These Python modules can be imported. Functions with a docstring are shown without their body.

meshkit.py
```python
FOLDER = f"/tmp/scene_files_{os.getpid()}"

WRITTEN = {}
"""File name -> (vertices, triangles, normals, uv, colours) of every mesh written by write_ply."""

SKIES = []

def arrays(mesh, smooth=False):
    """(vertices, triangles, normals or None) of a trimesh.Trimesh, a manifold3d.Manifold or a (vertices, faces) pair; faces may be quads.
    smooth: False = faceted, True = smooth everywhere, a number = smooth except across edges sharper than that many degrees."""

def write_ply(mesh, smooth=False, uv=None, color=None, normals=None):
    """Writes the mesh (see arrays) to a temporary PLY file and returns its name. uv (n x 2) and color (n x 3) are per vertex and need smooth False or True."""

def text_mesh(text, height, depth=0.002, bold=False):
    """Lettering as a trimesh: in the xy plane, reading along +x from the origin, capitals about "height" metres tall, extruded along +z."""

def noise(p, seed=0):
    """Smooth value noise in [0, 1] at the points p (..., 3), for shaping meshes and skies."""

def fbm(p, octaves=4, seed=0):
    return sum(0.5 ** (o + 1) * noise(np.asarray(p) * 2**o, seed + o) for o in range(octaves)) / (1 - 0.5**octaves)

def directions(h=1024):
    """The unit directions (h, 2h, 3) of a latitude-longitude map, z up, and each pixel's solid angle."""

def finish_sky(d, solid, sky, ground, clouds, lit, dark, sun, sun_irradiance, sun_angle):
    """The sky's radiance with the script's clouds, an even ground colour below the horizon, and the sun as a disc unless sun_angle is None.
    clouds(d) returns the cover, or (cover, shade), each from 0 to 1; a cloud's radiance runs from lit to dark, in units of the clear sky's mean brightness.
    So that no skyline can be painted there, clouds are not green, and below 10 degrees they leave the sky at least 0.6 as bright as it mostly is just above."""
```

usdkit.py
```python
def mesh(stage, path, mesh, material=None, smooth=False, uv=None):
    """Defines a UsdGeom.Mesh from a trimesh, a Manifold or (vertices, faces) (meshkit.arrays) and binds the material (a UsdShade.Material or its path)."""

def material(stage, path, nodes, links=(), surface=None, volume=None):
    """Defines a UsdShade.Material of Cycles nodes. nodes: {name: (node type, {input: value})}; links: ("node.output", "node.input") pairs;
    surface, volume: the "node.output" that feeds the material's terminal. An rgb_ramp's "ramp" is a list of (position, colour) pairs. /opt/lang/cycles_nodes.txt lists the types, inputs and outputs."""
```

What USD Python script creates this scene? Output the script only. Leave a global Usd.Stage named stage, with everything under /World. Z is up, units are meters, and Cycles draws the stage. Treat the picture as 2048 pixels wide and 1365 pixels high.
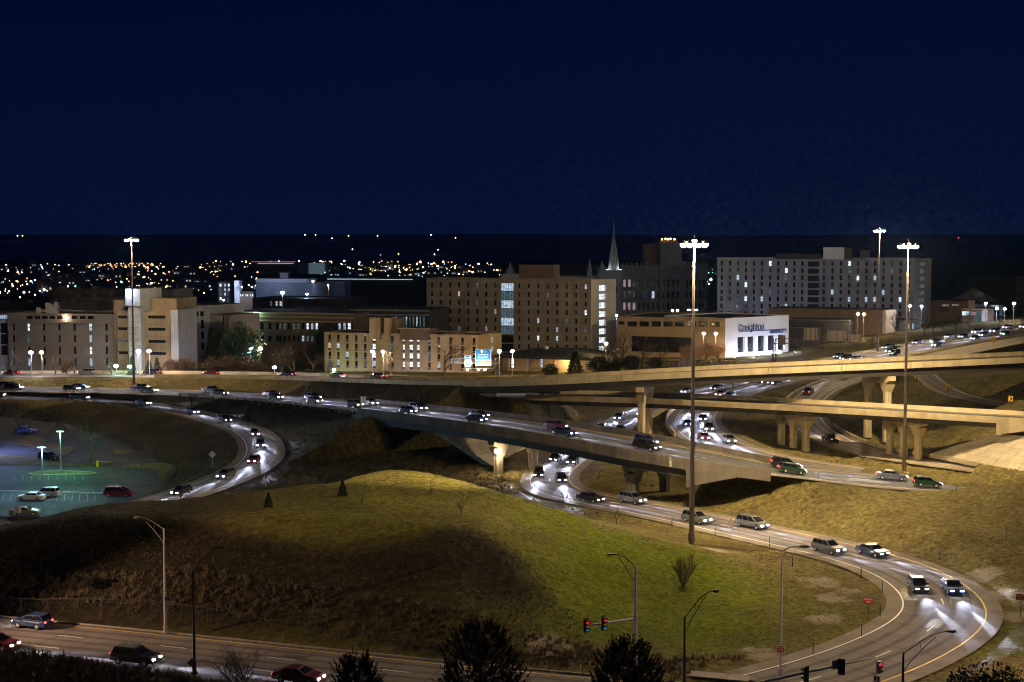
import math, random
import numpy as np, trimesh, usdkit, meshkit
from pxr import Usd, UsdGeom, UsdLux, UsdShade, Gf, Sdf
from scipy.interpolate import CubicSpline, LinearNDInterpolator
from scipy.ndimage import gaussian_filter
from scipy.spatial import cKDTree
from shapely.geometry import Polygon

stage = Usd.Stage.CreateInMemory()
UsdGeom.Xform.Define(stage, '/World')
# ------------------------------------------------------------------ camera, sky, exposure
FPX, EYE = 2844.0, 40.0                       # lens in pixels of a 2048 wide picture; camera height in metres
PITCH = math.atan((682.5 - 490.0) / FPX)
cam = UsdGeom.Camera.Define(stage, '/World/camera')
cam.CreateHorizontalApertureAttr(36.0)
cam.CreateFocalLengthAttr(36.0 * FPX / 2048.0)
cam.CreateExposureAttr(0.0)
cam.AddTranslateOp().Set(Gf.Vec3d(0, 0, EYE))
cam.AddRotateXOp().Set(90 - math.degrees(PITCH))
SUN_EL, SUN_ROT = math.radians(5.0), math.radians(180.0)
sky_mat = usdkit.material(stage, '/World/Looks/night_sky', {
    "sky": ("sky_texture", {"sky_type": "single_scattering", "sun_disc": False, "sun_elevation": SUN_EL, "sun_rotation": SUN_ROT}),
    "dim": ("mix_color", {"blend_type": "multiply", "fac": 1.0, "b": (0.0006, 0.0022, 0.010), "use_clamp": False}),
    "air": ("mix_color", {"blend_type": "add", "fac": 1.0, "b": (0.0, 0.019, 0.165), "use_clamp": False}),
    "tc": ("texture_coordinate", {}), "xyz": ("separate_xyz", {}), "band": ("rgb_ramp", {"ramp": [(0.0, (0.010, 0.030, 0.13)), (0.05, (0.004, 0.017, 0.075)), (0.16, (0.0, 0.005, 0.02)), (0.35, (0.0, 0.0, 0.0)), (1.0, (0.0, 0.0, 0.0))]}),
    "glow": ("mix_color", {"blend_type": "add", "fac": 1.0, "use_clamp": False}),
    "bg": ("background_shader", {"strength": 0.1})},
    [("sky.color", "dim.a"), ("dim.result", "air.a"), ("tc.generated", "xyz.vector"), ("xyz.z", "band.fac"), ("air.result", "glow.a"), ("band.color", "glow.b"), ("glow.result", "bg.color")], surface="bg.background")
dome = UsdLux.DomeLight.Define(stage, '/World/sky')
UsdShade.MaterialBindingAPI.Apply(dome.GetPrim()).Bind(sky_mat)
dome.GetPrim().SetCustomDataByKey('kind', 'structure')
# all other light comes from the lamps, headlights and lit windows of the place

# ------------------------------------------------------------------ helpers
def at(px, py, z):
    """The point at height z that the pixel (of the 2048 x 1365 photograph) looks at."""
    x, y = (px - 1024.0) / FPX, (682.5 - py) / FPX
    c, s = math.cos(PITCH), math.sin(PITCH)
    d = np.array([x, c + y * s, -s + y * c])
    t = (z - EYE) / d[2]
    return np.array([0, 0, EYE]) + t * d
def atd(px, py, depth):
    """The point that the pixel looks at, depth metres ahead."""
    x, y = (px - 1024.0) / FPX, (682.5 - py) / FPX
    c, s = math.cos(PITCH), math.sin(PITCH)
    d = np.array([x, c + y * s, -s + y * c])
    return np.array([0, 0, EYE]) + d * depth / d[1]

used = {}
def numbered(path):
    n = used.get(path, 0)
    used[path] = n + 1
    return path if n == 0 else '%s_%03d' % (path, n)
def tag(p, label=None, cat=None, group=None, kind=None):
    p = p.GetPrim() if hasattr(p, 'GetPrim') else p
    for k, v in (('label', label), ('category', cat), ('group', group), ('kind', kind)):
        if v: p.SetCustomDataByKey(k, v)
    return p
def path_of(parent):
    return '/World' if parent is None else str(parent.GetPath())
def obj(name, m, mat, parent=None, smooth=False, label=None, uv=None):
    if isinstance(m, MB): m = m.arrays()
    p = usdkit.mesh(stage, numbered(path_of(parent) + '/' + name), m, M[mat] if isinstance(mat, str) else mat, smooth=smooth, uv=uv).GetPrim()
    if label: tag(p, label)
    return p
def thing(name, label, cat, loc=(0, 0, 0), rotz=0.0, group=None, parent=None, scale=None):
    x = UsdGeom.Xform.Define(stage, numbered(path_of(parent) + '/' + name))
    if any(loc) : x.AddTranslateOp().Set(Gf.Vec3d(*map(float, loc)))
    if rotz: x.AddRotateZOp().Set(math.degrees(rotz))
    if scale: x.AddScaleOp().Set(Gf.Vec3f(*((scale,) * 3 if np.ndim(scale) == 0 else scale)))
    return tag(x, label, cat, group)
def copy_of(proto, name, label, cat, loc, rotz=0.0, group=None, scale=None, instance=True, tilt=None):
    x = UsdGeom.Xform.Define(stage, numbered('/World/' + name))
    x.AddTranslateOp().Set(Gf.Vec3d(*map(float, loc)))
    if rotz: x.AddRotateZOp().Set(math.degrees(rotz))
    if tilt: x.AddRotateYOp().Set(math.degrees(tilt))
    if scale: x.AddScaleOp().Set(Gf.Vec3f(*((scale,) * 3 if np.ndim(scale) == 0 else scale)))
    x.GetPrim().GetReferences().AddInternalReference(proto.GetPath())
    if instance: x.GetPrim().SetInstanceable(True)
    return tag(x, label, cat, group)
KINDS = stage.CreateClassPrim('/World/Kinds')
def kind_of(name):
    return UsdGeom.Xform.Define(stage, '/World/Kinds/' + name).GetPrim()

class MB:
    """Collects quads and triangles into one mesh."""
    def __init__(s): s.v, s.f, s.n = [], [], 0
    def add(s, v, f):
        v, f = np.asarray(v, float), np.asarray(f, int)
        if f.shape[1] == 4: f = np.vstack([f[:, [0, 1, 2]], f[:, [0, 2, 3]]])
        s.v.append(v); s.f.append(f + s.n); s.n += len(v); return s
    def mesh(s, m): return s.add(m.vertices, m.faces)
    def quad(s, a, b, c, d): return s.add([a, b, c, d], [[0, 1, 2, 3]])
    def box(s, c, size, rot=0.0, R=None):
        x, y, z = np.array(size) / 2.0
        v = np.array([[-x,-y,-z],[x,-y,-z],[x,y,-z],[-x,y,-z],[-x,-y,z],[x,-y,z],[x,y,z],[-x,y,z]])
        if rot:
            k, q = math.cos(rot), math.sin(rot); v = v @ np.array([[k, q, 0], [-q, k, 0], [0, 0, 1]])
        if R is not None: v = v @ np.asarray(R).T
        return s.add(v + np.array(c), [[0,3,2,1],[4,5,6,7],[0,1,5,4],[1,2,6,5],[2,3,7,6],[3,0,4,7]])
    def tube(s, pts, r, n=6, cap=True):
        p = np.asarray(pts, float); k = len(p); r = np.broadcast_to(np.asarray(r, float), (k,))
        t = np.gradient(p, axis=0); t /= np.linalg.norm(t, axis=1, keepdims=True) + 1e-12
        ref = np.where(np.abs(t[:, 2:]) < 0.9, [[0, 0, 1.0]], [[1.0, 0, 0]])
        a = np.cross(t, ref); a /= np.linalg.norm(a, axis=1, keepdims=True) + 1e-12
        b = np.cross(t, a); g = np.arange(n) * 2 * math.pi / n
        v = p[:, None] + r[:, None, None] * (np.cos(g)[None, :, None] * a[:, None] + np.sin(g)[None, :, None] * b[:, None])
        i, j = np.meshgrid(np.arange(k - 1), np.arange(n), indexing='ij')
        f = np.stack([i*n+j, i*n+(j+1)%n, (i+1)*n+(j+1)%n, (i+1)*n+j], -1).reshape(-1, 4)[:, ::-1]
        s.add(v.reshape(-1, 3), f)
        if cap:
            for e, o in ((0, 1), (k - 1, -1)):
                s.add(np.vstack([v[e], p[e]]), [[q, (q + 1) % n, n][::o] for q in range(n)])
        return s
    def prism(s, poly, h, M4=None):
        m = trimesh.creation.extrude_polygon(Polygon(poly), h, engine='earcut')
        if M4 is not None: m.apply_transform(M4)
        return s.add(m.vertices, m.faces)
    def ball(s, c, r, sub=1, sc=(1, 1, 1)):
        m = trimesh.creation.icosphere(sub, r); return s.add(m.vertices * np.array(sc) + np.array(c), m.faces)
    def cyl(s, c, r, h, n=10, r2=None):
        return s.tube([[c[0], c[1], c[2]], [c[0], c[1], c[2] + h]], [r, r if r2 is None else r2], n)
    def arrays(s): return np.vstack(s.v), np.vstack(s.f)

def frame(o, ux, uy, uz):
    m = np.eye(4); m[:3, 0], m[:3, 1], m[:3, 2], m[:3, 3] = ux, uy, uz, o; return m
def spline(pts, step=2.0):
    p = np.asarray(pts, float); t = np.concatenate([[0], np.cumsum(np.linalg.norm(np.diff(p[:, :2], axis=0), axis=1))])
    cs = CubicSpline(t, p); n = max(2, int(t[-1] / step)); q = cs(np.linspace(0, t[-1], n * 6))
    t2 = np.concatenate([[0], np.cumsum(np.linalg.norm(np.diff(q[:, :2], axis=0), axis=1))])
    u = np.linspace(0, t2[-1], n + 1)
    return np.stack([np.interp(u, t2, q[:, k]) for k in range(p.shape[1])], 1)
def sides(c):
    t = np.gradient(c[:, :2], axis=0); t /= np.linalg.norm(t, axis=1, keepdims=True)
    return np.stack([t[:, 1], -t[:, 0]], 1)      # to the right of the direction of travel
def sweep(c, prof, mb=None, caps=True):
    """A closed outline (offset to the right, height) carried along the line c."""
    mb = mb or MB(); r = sides(c); prof = np.asarray(prof, float); n, k = len(prof), len(c)
    if prof.ndim == 2: prof = np.broadcast_to(prof, (k, n, 2))
    else: n = prof.shape[1]
    v = np.zeros((k, n, 3)); v[..., :2] = c[:, None, :2] + prof[..., :1] * r[:, None]; v[..., 2] = c[:, None, 2] + prof[..., 1]
    i, j = np.meshgrid(np.arange(k - 1), np.arange(n), indexing='ij')
    f = np.stack([i*n+j, i*n+(j+1)%n, (i+1)*n+(j+1)%n, (i+1)*n+j], -1).reshape(-1, 4)
    mb.add(v.reshape(-1, 3), f)
    if caps:
        for e in (0, k - 1):
            tri = trimesh.creation.triangulate_polygon(Polygon(prof[e]), engine='earcut')
            w = np.zeros((len(tri[0]), 3)); w[:, :2] = c[e, :2] + tri[0][:, :1] * r[e]; w[:, 2] = c[e, 2] + tri[0][:, 1]
            mb.add(w, tri[1][:, ::-1] if e == 0 else tri[1])
    return mb
def ribbon(c, o0, o1, dz=0.0, mb=None):
    mb = mb or MB(); r = sides(c); k = len(c)
    o0, o1 = np.broadcast_to(o0, (k,)), np.broadcast_to(o1, (k,))
    a, b = c.copy(), c.copy(); a[:, :2] += r * o0[:, None]; b[:, :2] += r * o1[:, None]; a[:, 2] += dz; b[:, 2] += dz
    i = np.arange(k - 1)
    return mb.add(np.vstack([a, b]), np.stack([i, i + k, i + k + 1, i + 1], 1))
def offset(c, o):
    q = c.copy(); q[:, :2] += sides(c) * o; return q
def along(c, s):
    """(point, heading) s metres along the line c."""
    t = np.concatenate([[0], np.cumsum(np.linalg.norm(np.diff(c[:, :2], axis=0), axis=1))])
    p = np.array([np.interp(s, t, c[:, k]) for k in range(3)]); q = np.array([np.interp(s + 1.0, t, c[:, k]) for k in range(3)]); o = np.array([np.interp(s - 1.0, t, c[:, k]) for k in range(3)])
    return p, math.atan2(q[1] - o[1], q[0] - o[0]), math.atan2(q[2] - o[2], math.hypot(*(q - o)[:2]))
def length(c): return np.linalg.norm(np.diff(c[:, :2], axis=0), axis=1).sum()

# ------------------------------------------------------------------ materials
M = {}
def plain(name, col, rough=0.7, metal=0.0, var=0.0, scale=1.5, bump=0.0, spec=0.5, detail=4.0, streak=0.0, wheel=0.0, joint=0.0):
    n = {"p": ("principled_bsdf", {"base_color": col, "roughness": rough, "metallic": metal, "specular_ior_level": spec})}; l = []
    if var or bump:
        n["g"] = ("geometry", {}); n["t"] = ("noise_texture", {"scale": scale, "detail": detail, "roughness": 0.6}); l.append(("g.position", "t.vector"))
    if var:
        c = np.array(col); n["r"] = ("rgb_ramp", {"ramp": [(0.25, tuple(c * (1 - var))), (0.75, tuple(np.minimum(c * (1 + var), 0.9)))]})
        l += [("t.fac", "r.fac"), ("r.color", "p.base_color")]
    if bump:
        n["b"] = ("bump", {"strength": bump, "distance": 0.1}); l += [("t.fac", "b.height"), ("b.normal", "p.normal")]
    def over(tag_, src):
        prev = [a for a, b in l if b == "p.base_color"][0]; l.remove((prev, "p.base_color"))
        n[tag_] = ("mix_color", {"blend_type": "multiply", "fac": 1.0}); l.extend([(prev, tag_ + ".a"), (src, tag_ + ".b"), (tag_ + ".result", "p.base_color")])
    if streak:                                                          # run-off stains that hang down a wall
        n["sm"] = ("mapping", {"scale": (0.45, 0.45, 0.07)}); n["st"] = ("noise_texture", {"scale": 1.0, "detail": 5.0, "roughness": 0.65}); n["sr"] = ("rgb_ramp", {"ramp": [(0.38, (1 - streak,) * 3), (0.6, (1.0, 1.0, 1.0))]})
        l += [("g.position", "sm.vector"), ("sm.vector", "st.vector"), ("st.fac", "sr.fac")]; over("so", "sr.color")
    if wheel or joint:
        n["uv"] = ("uvmap", {"attribute": "st"}); n["xyz"] = ("separate_xyz", {}); l.append(("uv.UV", "xyz.vector"))
    if wheel:                                                           # lanes worn dark where wheels and oil go
        n["wa"] = ("math", {"math_type": "multiply_add", "value2": 2 * math.pi / 1.85, "value3": math.pi}); n["wc"] = ("math", {"math_type": "cosine"}); n["wn"] = ("noise_texture", {"scale": 0.12, "detail": 5.0, "roughness": 0.7}); n["wm"] = ("math", {"math_type": "multiply"})
        n["wr"] = ("rgb_ramp", {"ramp": [(0.0, (1.0, 1.0, 1.0)), (0.45, (1 - wheel,) * 3)]})
        l += [("xyz.x", "wa.value1"), ("wa.value", "wc.value1"), ("g.position", "wn.vector"), ("wc.value", "wm.value1"), ("wn.fac", "wm.value2"), ("wm.value", "wr.fac")]; over("wo", "wr.color")
    if joint:                                                           # sawn joints across the slabs
        n["jd"] = ("math", {"math_type": "multiply", "value2": 1 / 4.6}); n["jf"] = ("math", {"math_type": "fraction"}); n["jr"] = ("rgb_ramp", {"ramp": [(0.0, (1 - joint,) * 3), (0.035, (1 - joint,) * 3), (0.05, (1.0, 1.0, 1.0)), (1.0, (1.0, 1.0, 1.0))]})
        l += [("xyz.y", "jd.value1"), ("jd.value", "jf.value1"), ("jf.value", "jr.fac")]; over("jo", "jr.color")
    M[name] = usdkit.material(stage, '/World/Looks/' + name, n, l, surface="p.BSDF")
def lit_window(name, col, strength):
    """A lit room behind glass: blinds and things in the room make it uneven."""
    c = np.array(col)
    M[name] = usdkit.material(stage, '/World/Looks/' + name, {"g": ("geometry", {}), "m": ("mapping", {"scale": (.9, .9, 1.6)}), "t": ("noise_texture", {"scale": 1.0, "detail": 3.0, "roughness": 0.7}), "r": ("rgb_ramp", {"ramp": [(0.3, tuple(c * .18)), (0.5, tuple(c * .75)), (0.68, tuple(c * 1.15))]}), "e": ("emission", {"strength": strength})},
        [("g.position", "m.vector"), ("m.vector", "t.vector"), ("t.fac", "r.fac"), ("r.color", "e.color")], surface="e.emission")
def glow(name, col, strength):
    M[name] = usdkit.material(stage, '/World/Looks/' + name, {"e": ("emission", {"color": col, "strength": strength})}, [], surface="e.emission")
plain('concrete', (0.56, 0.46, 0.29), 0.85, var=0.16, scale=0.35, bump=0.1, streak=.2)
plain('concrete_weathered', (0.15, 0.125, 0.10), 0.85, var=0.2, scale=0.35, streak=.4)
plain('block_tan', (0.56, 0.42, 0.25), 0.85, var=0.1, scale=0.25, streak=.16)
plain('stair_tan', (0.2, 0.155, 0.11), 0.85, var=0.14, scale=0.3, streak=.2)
plain('concrete_pale', (0.42, 0.36, 0.26), 0.85, var=0.2, scale=0.5)
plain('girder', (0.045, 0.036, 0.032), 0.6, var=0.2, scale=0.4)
plain('asphalt', (0.11, 0.105, 0.105), 0.8, spec=.25, var=0.3, scale=0.25, bump=0.05, wheel=.3)
plain('worn_paint', (0.2, 0.2, 0.19), 0.8)
plain('pavement', (0.195, 0.168, 0.156), 0.88, spec=.2, var=0.22, scale=0.3, bump=0.05, wheel=.38, joint=.35)
plain('shoulder', (0.22, 0.185, 0.15), 0.9, spec=.2, var=0.28, scale=0.3)
plain('ramp_concrete', (0.34, 0.29, 0.225), 0.75, var=0.2, scale=0.3, wheel=.4, joint=.3)
plain('lot_paving', (0.05, 0.055, 0.055), 0.85, spec=.2, var=0.45, scale=0.18)
plain('sidewalk', (0.26, 0.22, 0.18), 0.8, var=0.2, scale=0.6)
plain('white_paint', (0.75, 0.74, 0.7), 0.6)
plain('yellow_paint', (0.75, 0.5, 0.05), 0.6)
plain('crack_filler', (0.02, 0.02, 0.02), 0.6)
plain('galvanised', (0.36, 0.35, 0.36), 0.45, 0.5)
plain('pink_galvanised', (0.42, 0.37, 0.38), 0.5, 0.3)
plain('mast_steel', (0.2, 0.165, 0.15), 0.55, 0.3)
plain('weathered_steel', (0.05, 0.04, 0.036), 0.6, 0.3)
plain('dark_metal', (0.03, 0.03, 0.034), 0.5, 0.4)
plain('sign_back', (0.16, 0.13, 0.12), 0.6, 0.2)
plain('sign_white', (0.7, 0.68, 0.64), 0.5)
plain('sign_red', (0.45, 0.02, 0.025), 0.5)
plain('sign_blue', (0.01, 0.16, 0.42), 0.5)
plain('sign_yellow', (0.7, 0.45, 0.03), 0.5)
plain('sign_black', (0.01, 0.01, 0.01), 0.5)
plain('sign_silver', (0.45, 0.43, 0.45), 0.4, 0.2)
plain('tan_wall', (0.36, 0.26, 0.17), 0.85, var=0.1, scale=0.25)
plain('tan_trim', (0.5, 0.4, 0.28), 0.8)
plain('grey_wall', (0.165, 0.145, 0.138), 0.85, var=0.1, scale=0.2)
plain('dorm_wall', (0.33, 0.28, 0.24), 0.85, var=0.12, scale=0.2, streak=.22)
plain('dorm_end', (0.6, 0.56, 0.54), 0.85, var=0.06, scale=0.2)
plain('blue_grey_wall', (0.3, 0.32, 0.38), 0.85, var=0.12, scale=0.2, streak=.2)
plain('church_stone', (0.3, 0.34, 0.38), 0.85, var=0.2, scale=0.8)
plain('white_wall', (0.72, 0.74, 0.8), 0.8, var=0.04, scale=0.3)
plain('brown_wall', (0.2, 0.14, 0.105), 0.85, var=0.15, scale=0.3)
plain('dark_wall', (0.05, 0.045, 0.05), 0.85, var=0.2, scale=0.2)
plain('roof_dark', (0.025, 0.024, 0.026), 0.85)
plain('roof_grey', (0.09, 0.085, 0.09), 0.8)
plain('wood_fence', (0.28, 0.13, 0.03), 0.8, var=0.2)
plain('purple_panel', (0.09, 0.075, 0.22), 0.5)
plain('lettering_blue', (0.03, 0.06, 0.22), 0.5)
plain('bark', (0.1, 0.075, 0.055), 0.9, var=0.2)
plain('bark_warm', (0.22, 0.155, 0.1), 0.9, var=0.2)
plain('twig', (0.1, 0.08, 0.06), 0.9)
plain('twig_warm', (0.26, 0.16, 0.10), 0.9)
plain('tyre', (0.012, 0.012, 0.012), 0.8)
plain('rubble', (0.5, 0.45, 0.38), 0.9)
plain('litter', (0.7, 0.7, 0.66), 0.8)
M['window_glass'] = usdkit.material(stage, '/World/Looks/window_glass', {"p": ("principled_bsdf", {"base_color": (0.012, 0.013, 0.018), "roughness": 0.12, "specular_ior_level": 0.6})}, [], surface="p.BSDF")
M['blind_glass'] = usdkit.material(stage, '/World/Looks/blind_glass', {"p": ("principled_bsdf", {"base_color": (0.07, 0.075, 0.085), "roughness": 0.2})}, [], surface="p.BSDF")
for nm, c in (('white', (0.7, 0.7, 0.72)), ('silver', (0.38, 0.39, 0.41)), ('black', (0.012, 0.012, 0.014)), ('maroon', (0.12, 0.012, 0.018)), ('blue', (0.02, 0.04, 0.14)), ('grey', (0.12, 0.125, 0.13)), ('tan', (0.28, 0.22, 0.15)), ('green', (0.015, 0.05, 0.03))):
    M['paint_' + nm] = usdkit.material(stage, '/World/Looks/paint_' + nm, {"p": ("principled_bsdf", {"base_color": c, "roughness": 0.35, "coat_weight": 0.6, "coat_roughness": 0.06})}, [], surface="p.BSDF")
glow('headlight_glow', (0.86, 0.9, 1.0), 60.0)
glow('taillight_glow', (1.0, 0.05, 0.045), 7.0)
glow('mast_glow', (1.0, 0.80, 0.52), 110.0)
glow('lamp_warm', (1.0, 0.72, 0.38), 45.0)
glow('lamp_white', (0.72, 0.8, 1.0), 45.0)
glow('lamp_blue', (0.45, 0.65, 1.0), 45.0)
glow('lamp_green', (0.5, 1.0, 0.8), 45.0)
lit_window('window_cool', (0.62, 0.82, 1.0), 0.85)
lit_window('window_cool_bright', (0.75, 0.88, 1.0), 1.7)
lit_window('window_dim', (0.4, 0.62, 0.75), 0.2)
lit_window('window_warm', (1.0, 0.75, 0.45), 0.7)
lit_window('window_pink', (0.9, 0.65, 0.75), 0.4)
glow('signal_red', (1.0, 0.01, 0.03), 7.0)
glow('signal_amber', (1.0, 0.62, 0.05), 0.9)
glow('signal_green', (0.0, 0.36, 1.0), 3.5)
glow('far_warm', (1.0, 0.5, 0.2), 7.0)
glow('far_white', (0.85, 0.86, 1.0), 6.0)
glow('far_blue', (0.35, 0.55, 1.0), 5.0)
glow('far_green', (0.25, 0.9, 0.7), 4.0)
glow('far_red', (1.0, 0.05, 0.08), 4.0)

def lamp_light(parent, name, pos, col, I, r=0.15, aim=None, cone=None, soft=0.6):
    """The light that a lamp built here gives off."""
    l = UsdLux.SphereLight.Define(stage, numbered(path_of(parent) + '/' + name))
    l.CreateRadiusAttr(r); l.CreateIntensityAttr(I); l.CreateNormalizeAttr(True); l.CreateColorAttr(Gf.Vec3f(*col))
    if aim is None: l.AddTranslateOp().Set(Gf.Vec3d(*map(float, pos)))
    else:
        z = -np.asarray(aim, float); z /= np.linalg.norm(z); x = np.cross([0, 0, 1.0] if abs(z[2]) < 0.95 else [1.0, 0, 0], z); x /= np.linalg.norm(x); y = np.cross(z, x)
        l.AddTransformOp().Set(Gf.Matrix4d(*x, 0, *y, 0, *z, 0, *map(float, pos), 1))
        s = UsdLux.ShapingAPI.Apply(l.GetPrim()); s.CreateShapingConeAngleAttr(float(cone)); s.CreateShapingConeSoftnessAttr(soft)
    return l
WARM, COOL, WHITE, GREEN, SODIUM = (1.0, 0.76, 0.42), (0.45, 0.6, 1.0), (0.8, 0.86, 1.0), (0.42, 1.0, 0.72), (1.0, 0.68, 0.3)
# ------------------------------------------------------------------ road lines (metres; z is the road's own height)
def px(*pts): return np.array([at(*p) for p in pts])
LINE = {}
LINE['flyover'] = spline(np.array([(-215, 412, 2.2), (-145, 402, 3), (-99.5, 391, 4), (-54, 363, 6), (-18, 318, 9.2), (4, 301, 11), (27, 293, 13), (73.5, 292, 15.3), (110, 306, 15.6), (150, 335, 15)]))
LINE['near_bridge_road'] = spline(np.vstack([[(-190, 377, 3.0)], px((0, 778, 3), (413, 788, 4.2), (770, 819, 6.6), (985, 845, 8), (1253, 888, 7.8), (1430, 920, 6.8), (1560, 940, 5.6), (1700, 957, 4.3), (1900, 974, 3.2)), px((2000, 987, .9)), [(98, 229, -1.2), (140, 240, -2.5)]]))
LINE['middle_bridge_road'] = spline(np.array([(-35, 380, 3.2), (-12, 330, 5.6), (5, 310, 7), (28, 300, 7.4), (57.6, 284.5, 7.6), (94, 264, 7.6), (135, 243, 7.2)]))
LINE['loop_ramp'] = spline(np.vstack([[(260, 560, 13)], px((2048, 655, 10), (1800, 697, 7), (1560, 745, 3.5), (1440, 775, 2), (1340, 800, 1), (1240, 850, 0), (1155, 909, 0), (1100, 955, 0), (1130, 985, 0), (1250, 1010, 0)), [(33, 197.5, 0), (41.5, 186, 0), (47.3, 175, 0), (49, 163, 0), (47, 152.5, 0), (41.5, 143, 0), (34, 134.5, 0), (24, 126, 0)]]))
LINE['merge_ramp'] = spline(np.vstack([[(245, 532, 13)], px((2048, 664, 10), (1760, 714, 6.5), (1640, 742, 4.5), (1540, 768, 3), (1450, 795, 1.6), (1390, 840, 1), (1412, 872, 2), (1465, 898, 3.2), (1580, 926, 4.2), (1720, 945, 3.9))]))
LINE['right_ramp'] = spline(np.vstack([[(235, 497, 13)], px((2048, 679, 10.5), (1830, 724, 7), (1700, 758, 4), (1640, 782, 2.5), (1608, 825, .6), (1650, 872, -.4), (1760, 909, -1), (1900, 930, -1.3), (2048, 950, -1.5)), [(125, 242, -1.5)]]))
LINE['side_ramp'] = spline(px((1840, 735, 6.6), (1850, 750, 5.6), (1872, 769, 5), (1930, 794, 4.5), (2048, 815, 4), (2200, 830, 4)))
LINE['left_loop'] = spline(px((-260, 784, 2.2), (0, 794, 1.7), (250, 806, 1.0), (420, 836, .3), (505, 868, -.2), (523, 895, -.7), (505, 930, -1.2), (420, 970, -1.8), (330, 1000, -2.2), (210, 1034, -3)))
LINE['street'] = spline(np.array([(-130, 169.5, 0), (-56.2, 144.2, 0), (-28, 134.8, 0), (-9.4, 128.3, 0), (12, 121.5, 0), (55, 107, 0), (120, 85, 0)]))
HALF = dict(flyover=5.6, near_bridge_road=7.0, middle_bridge_road=5.6, loop_ramp=5.2, merge_ramp=6.2, right_ramp=5.4, side_ramp=3.4, left_loop=4.6, street=6.6)
def hw_of(name):
    c = LINE[name]
    if name == 'loop_ramp':
        return np.interp(c[:, 1], [120, 150, 190, 215, 245, 330, 400, 460], [6.6, 6.2, 6.0, 5.6, 5.0, 4.6, 5.4, 6.5])
    if name == 'merge_ramp':
        return np.interp(c[:, 1], [230, 300, 380, 430], [5.4, 6.0, 5.2, 6.5])
    if name == 'right_ramp':
        return np.interp(c[:, 1], [250, 280, 330, 420], [4.6, 5.0, 5.2, 5.6])
    return np.full(len(c), HALF[name])
def nearest(c, p): return int(np.argmin(np.linalg.norm(c[:, :2] - np.asarray(p)[:2], axis=1)))
def cut_line(name, a, b):
    c = LINE[name]; return c[nearest(c, a):nearest(c, b) + 1]
# the spans that stand on piers
SPAN = {'flyover': (at(872, 775, 10.2), LINE['flyover'][-1]), 'near_bridge_road': (at(812, 823, 6.9), at(1418, 918, 6.9)), 'middle_bridge_road': (at(1052, 797, 7), np.array([91.5, 265.3, 7.6]))}
def span_mask(name):
    c = LINE[name]; m = np.zeros(len(c), bool)
    if name in SPAN:
        i, j = nearest(c, SPAN[name][0]), nearest(c, SPAN[name][1]); m[i + 1:j] = True
    return m

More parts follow.
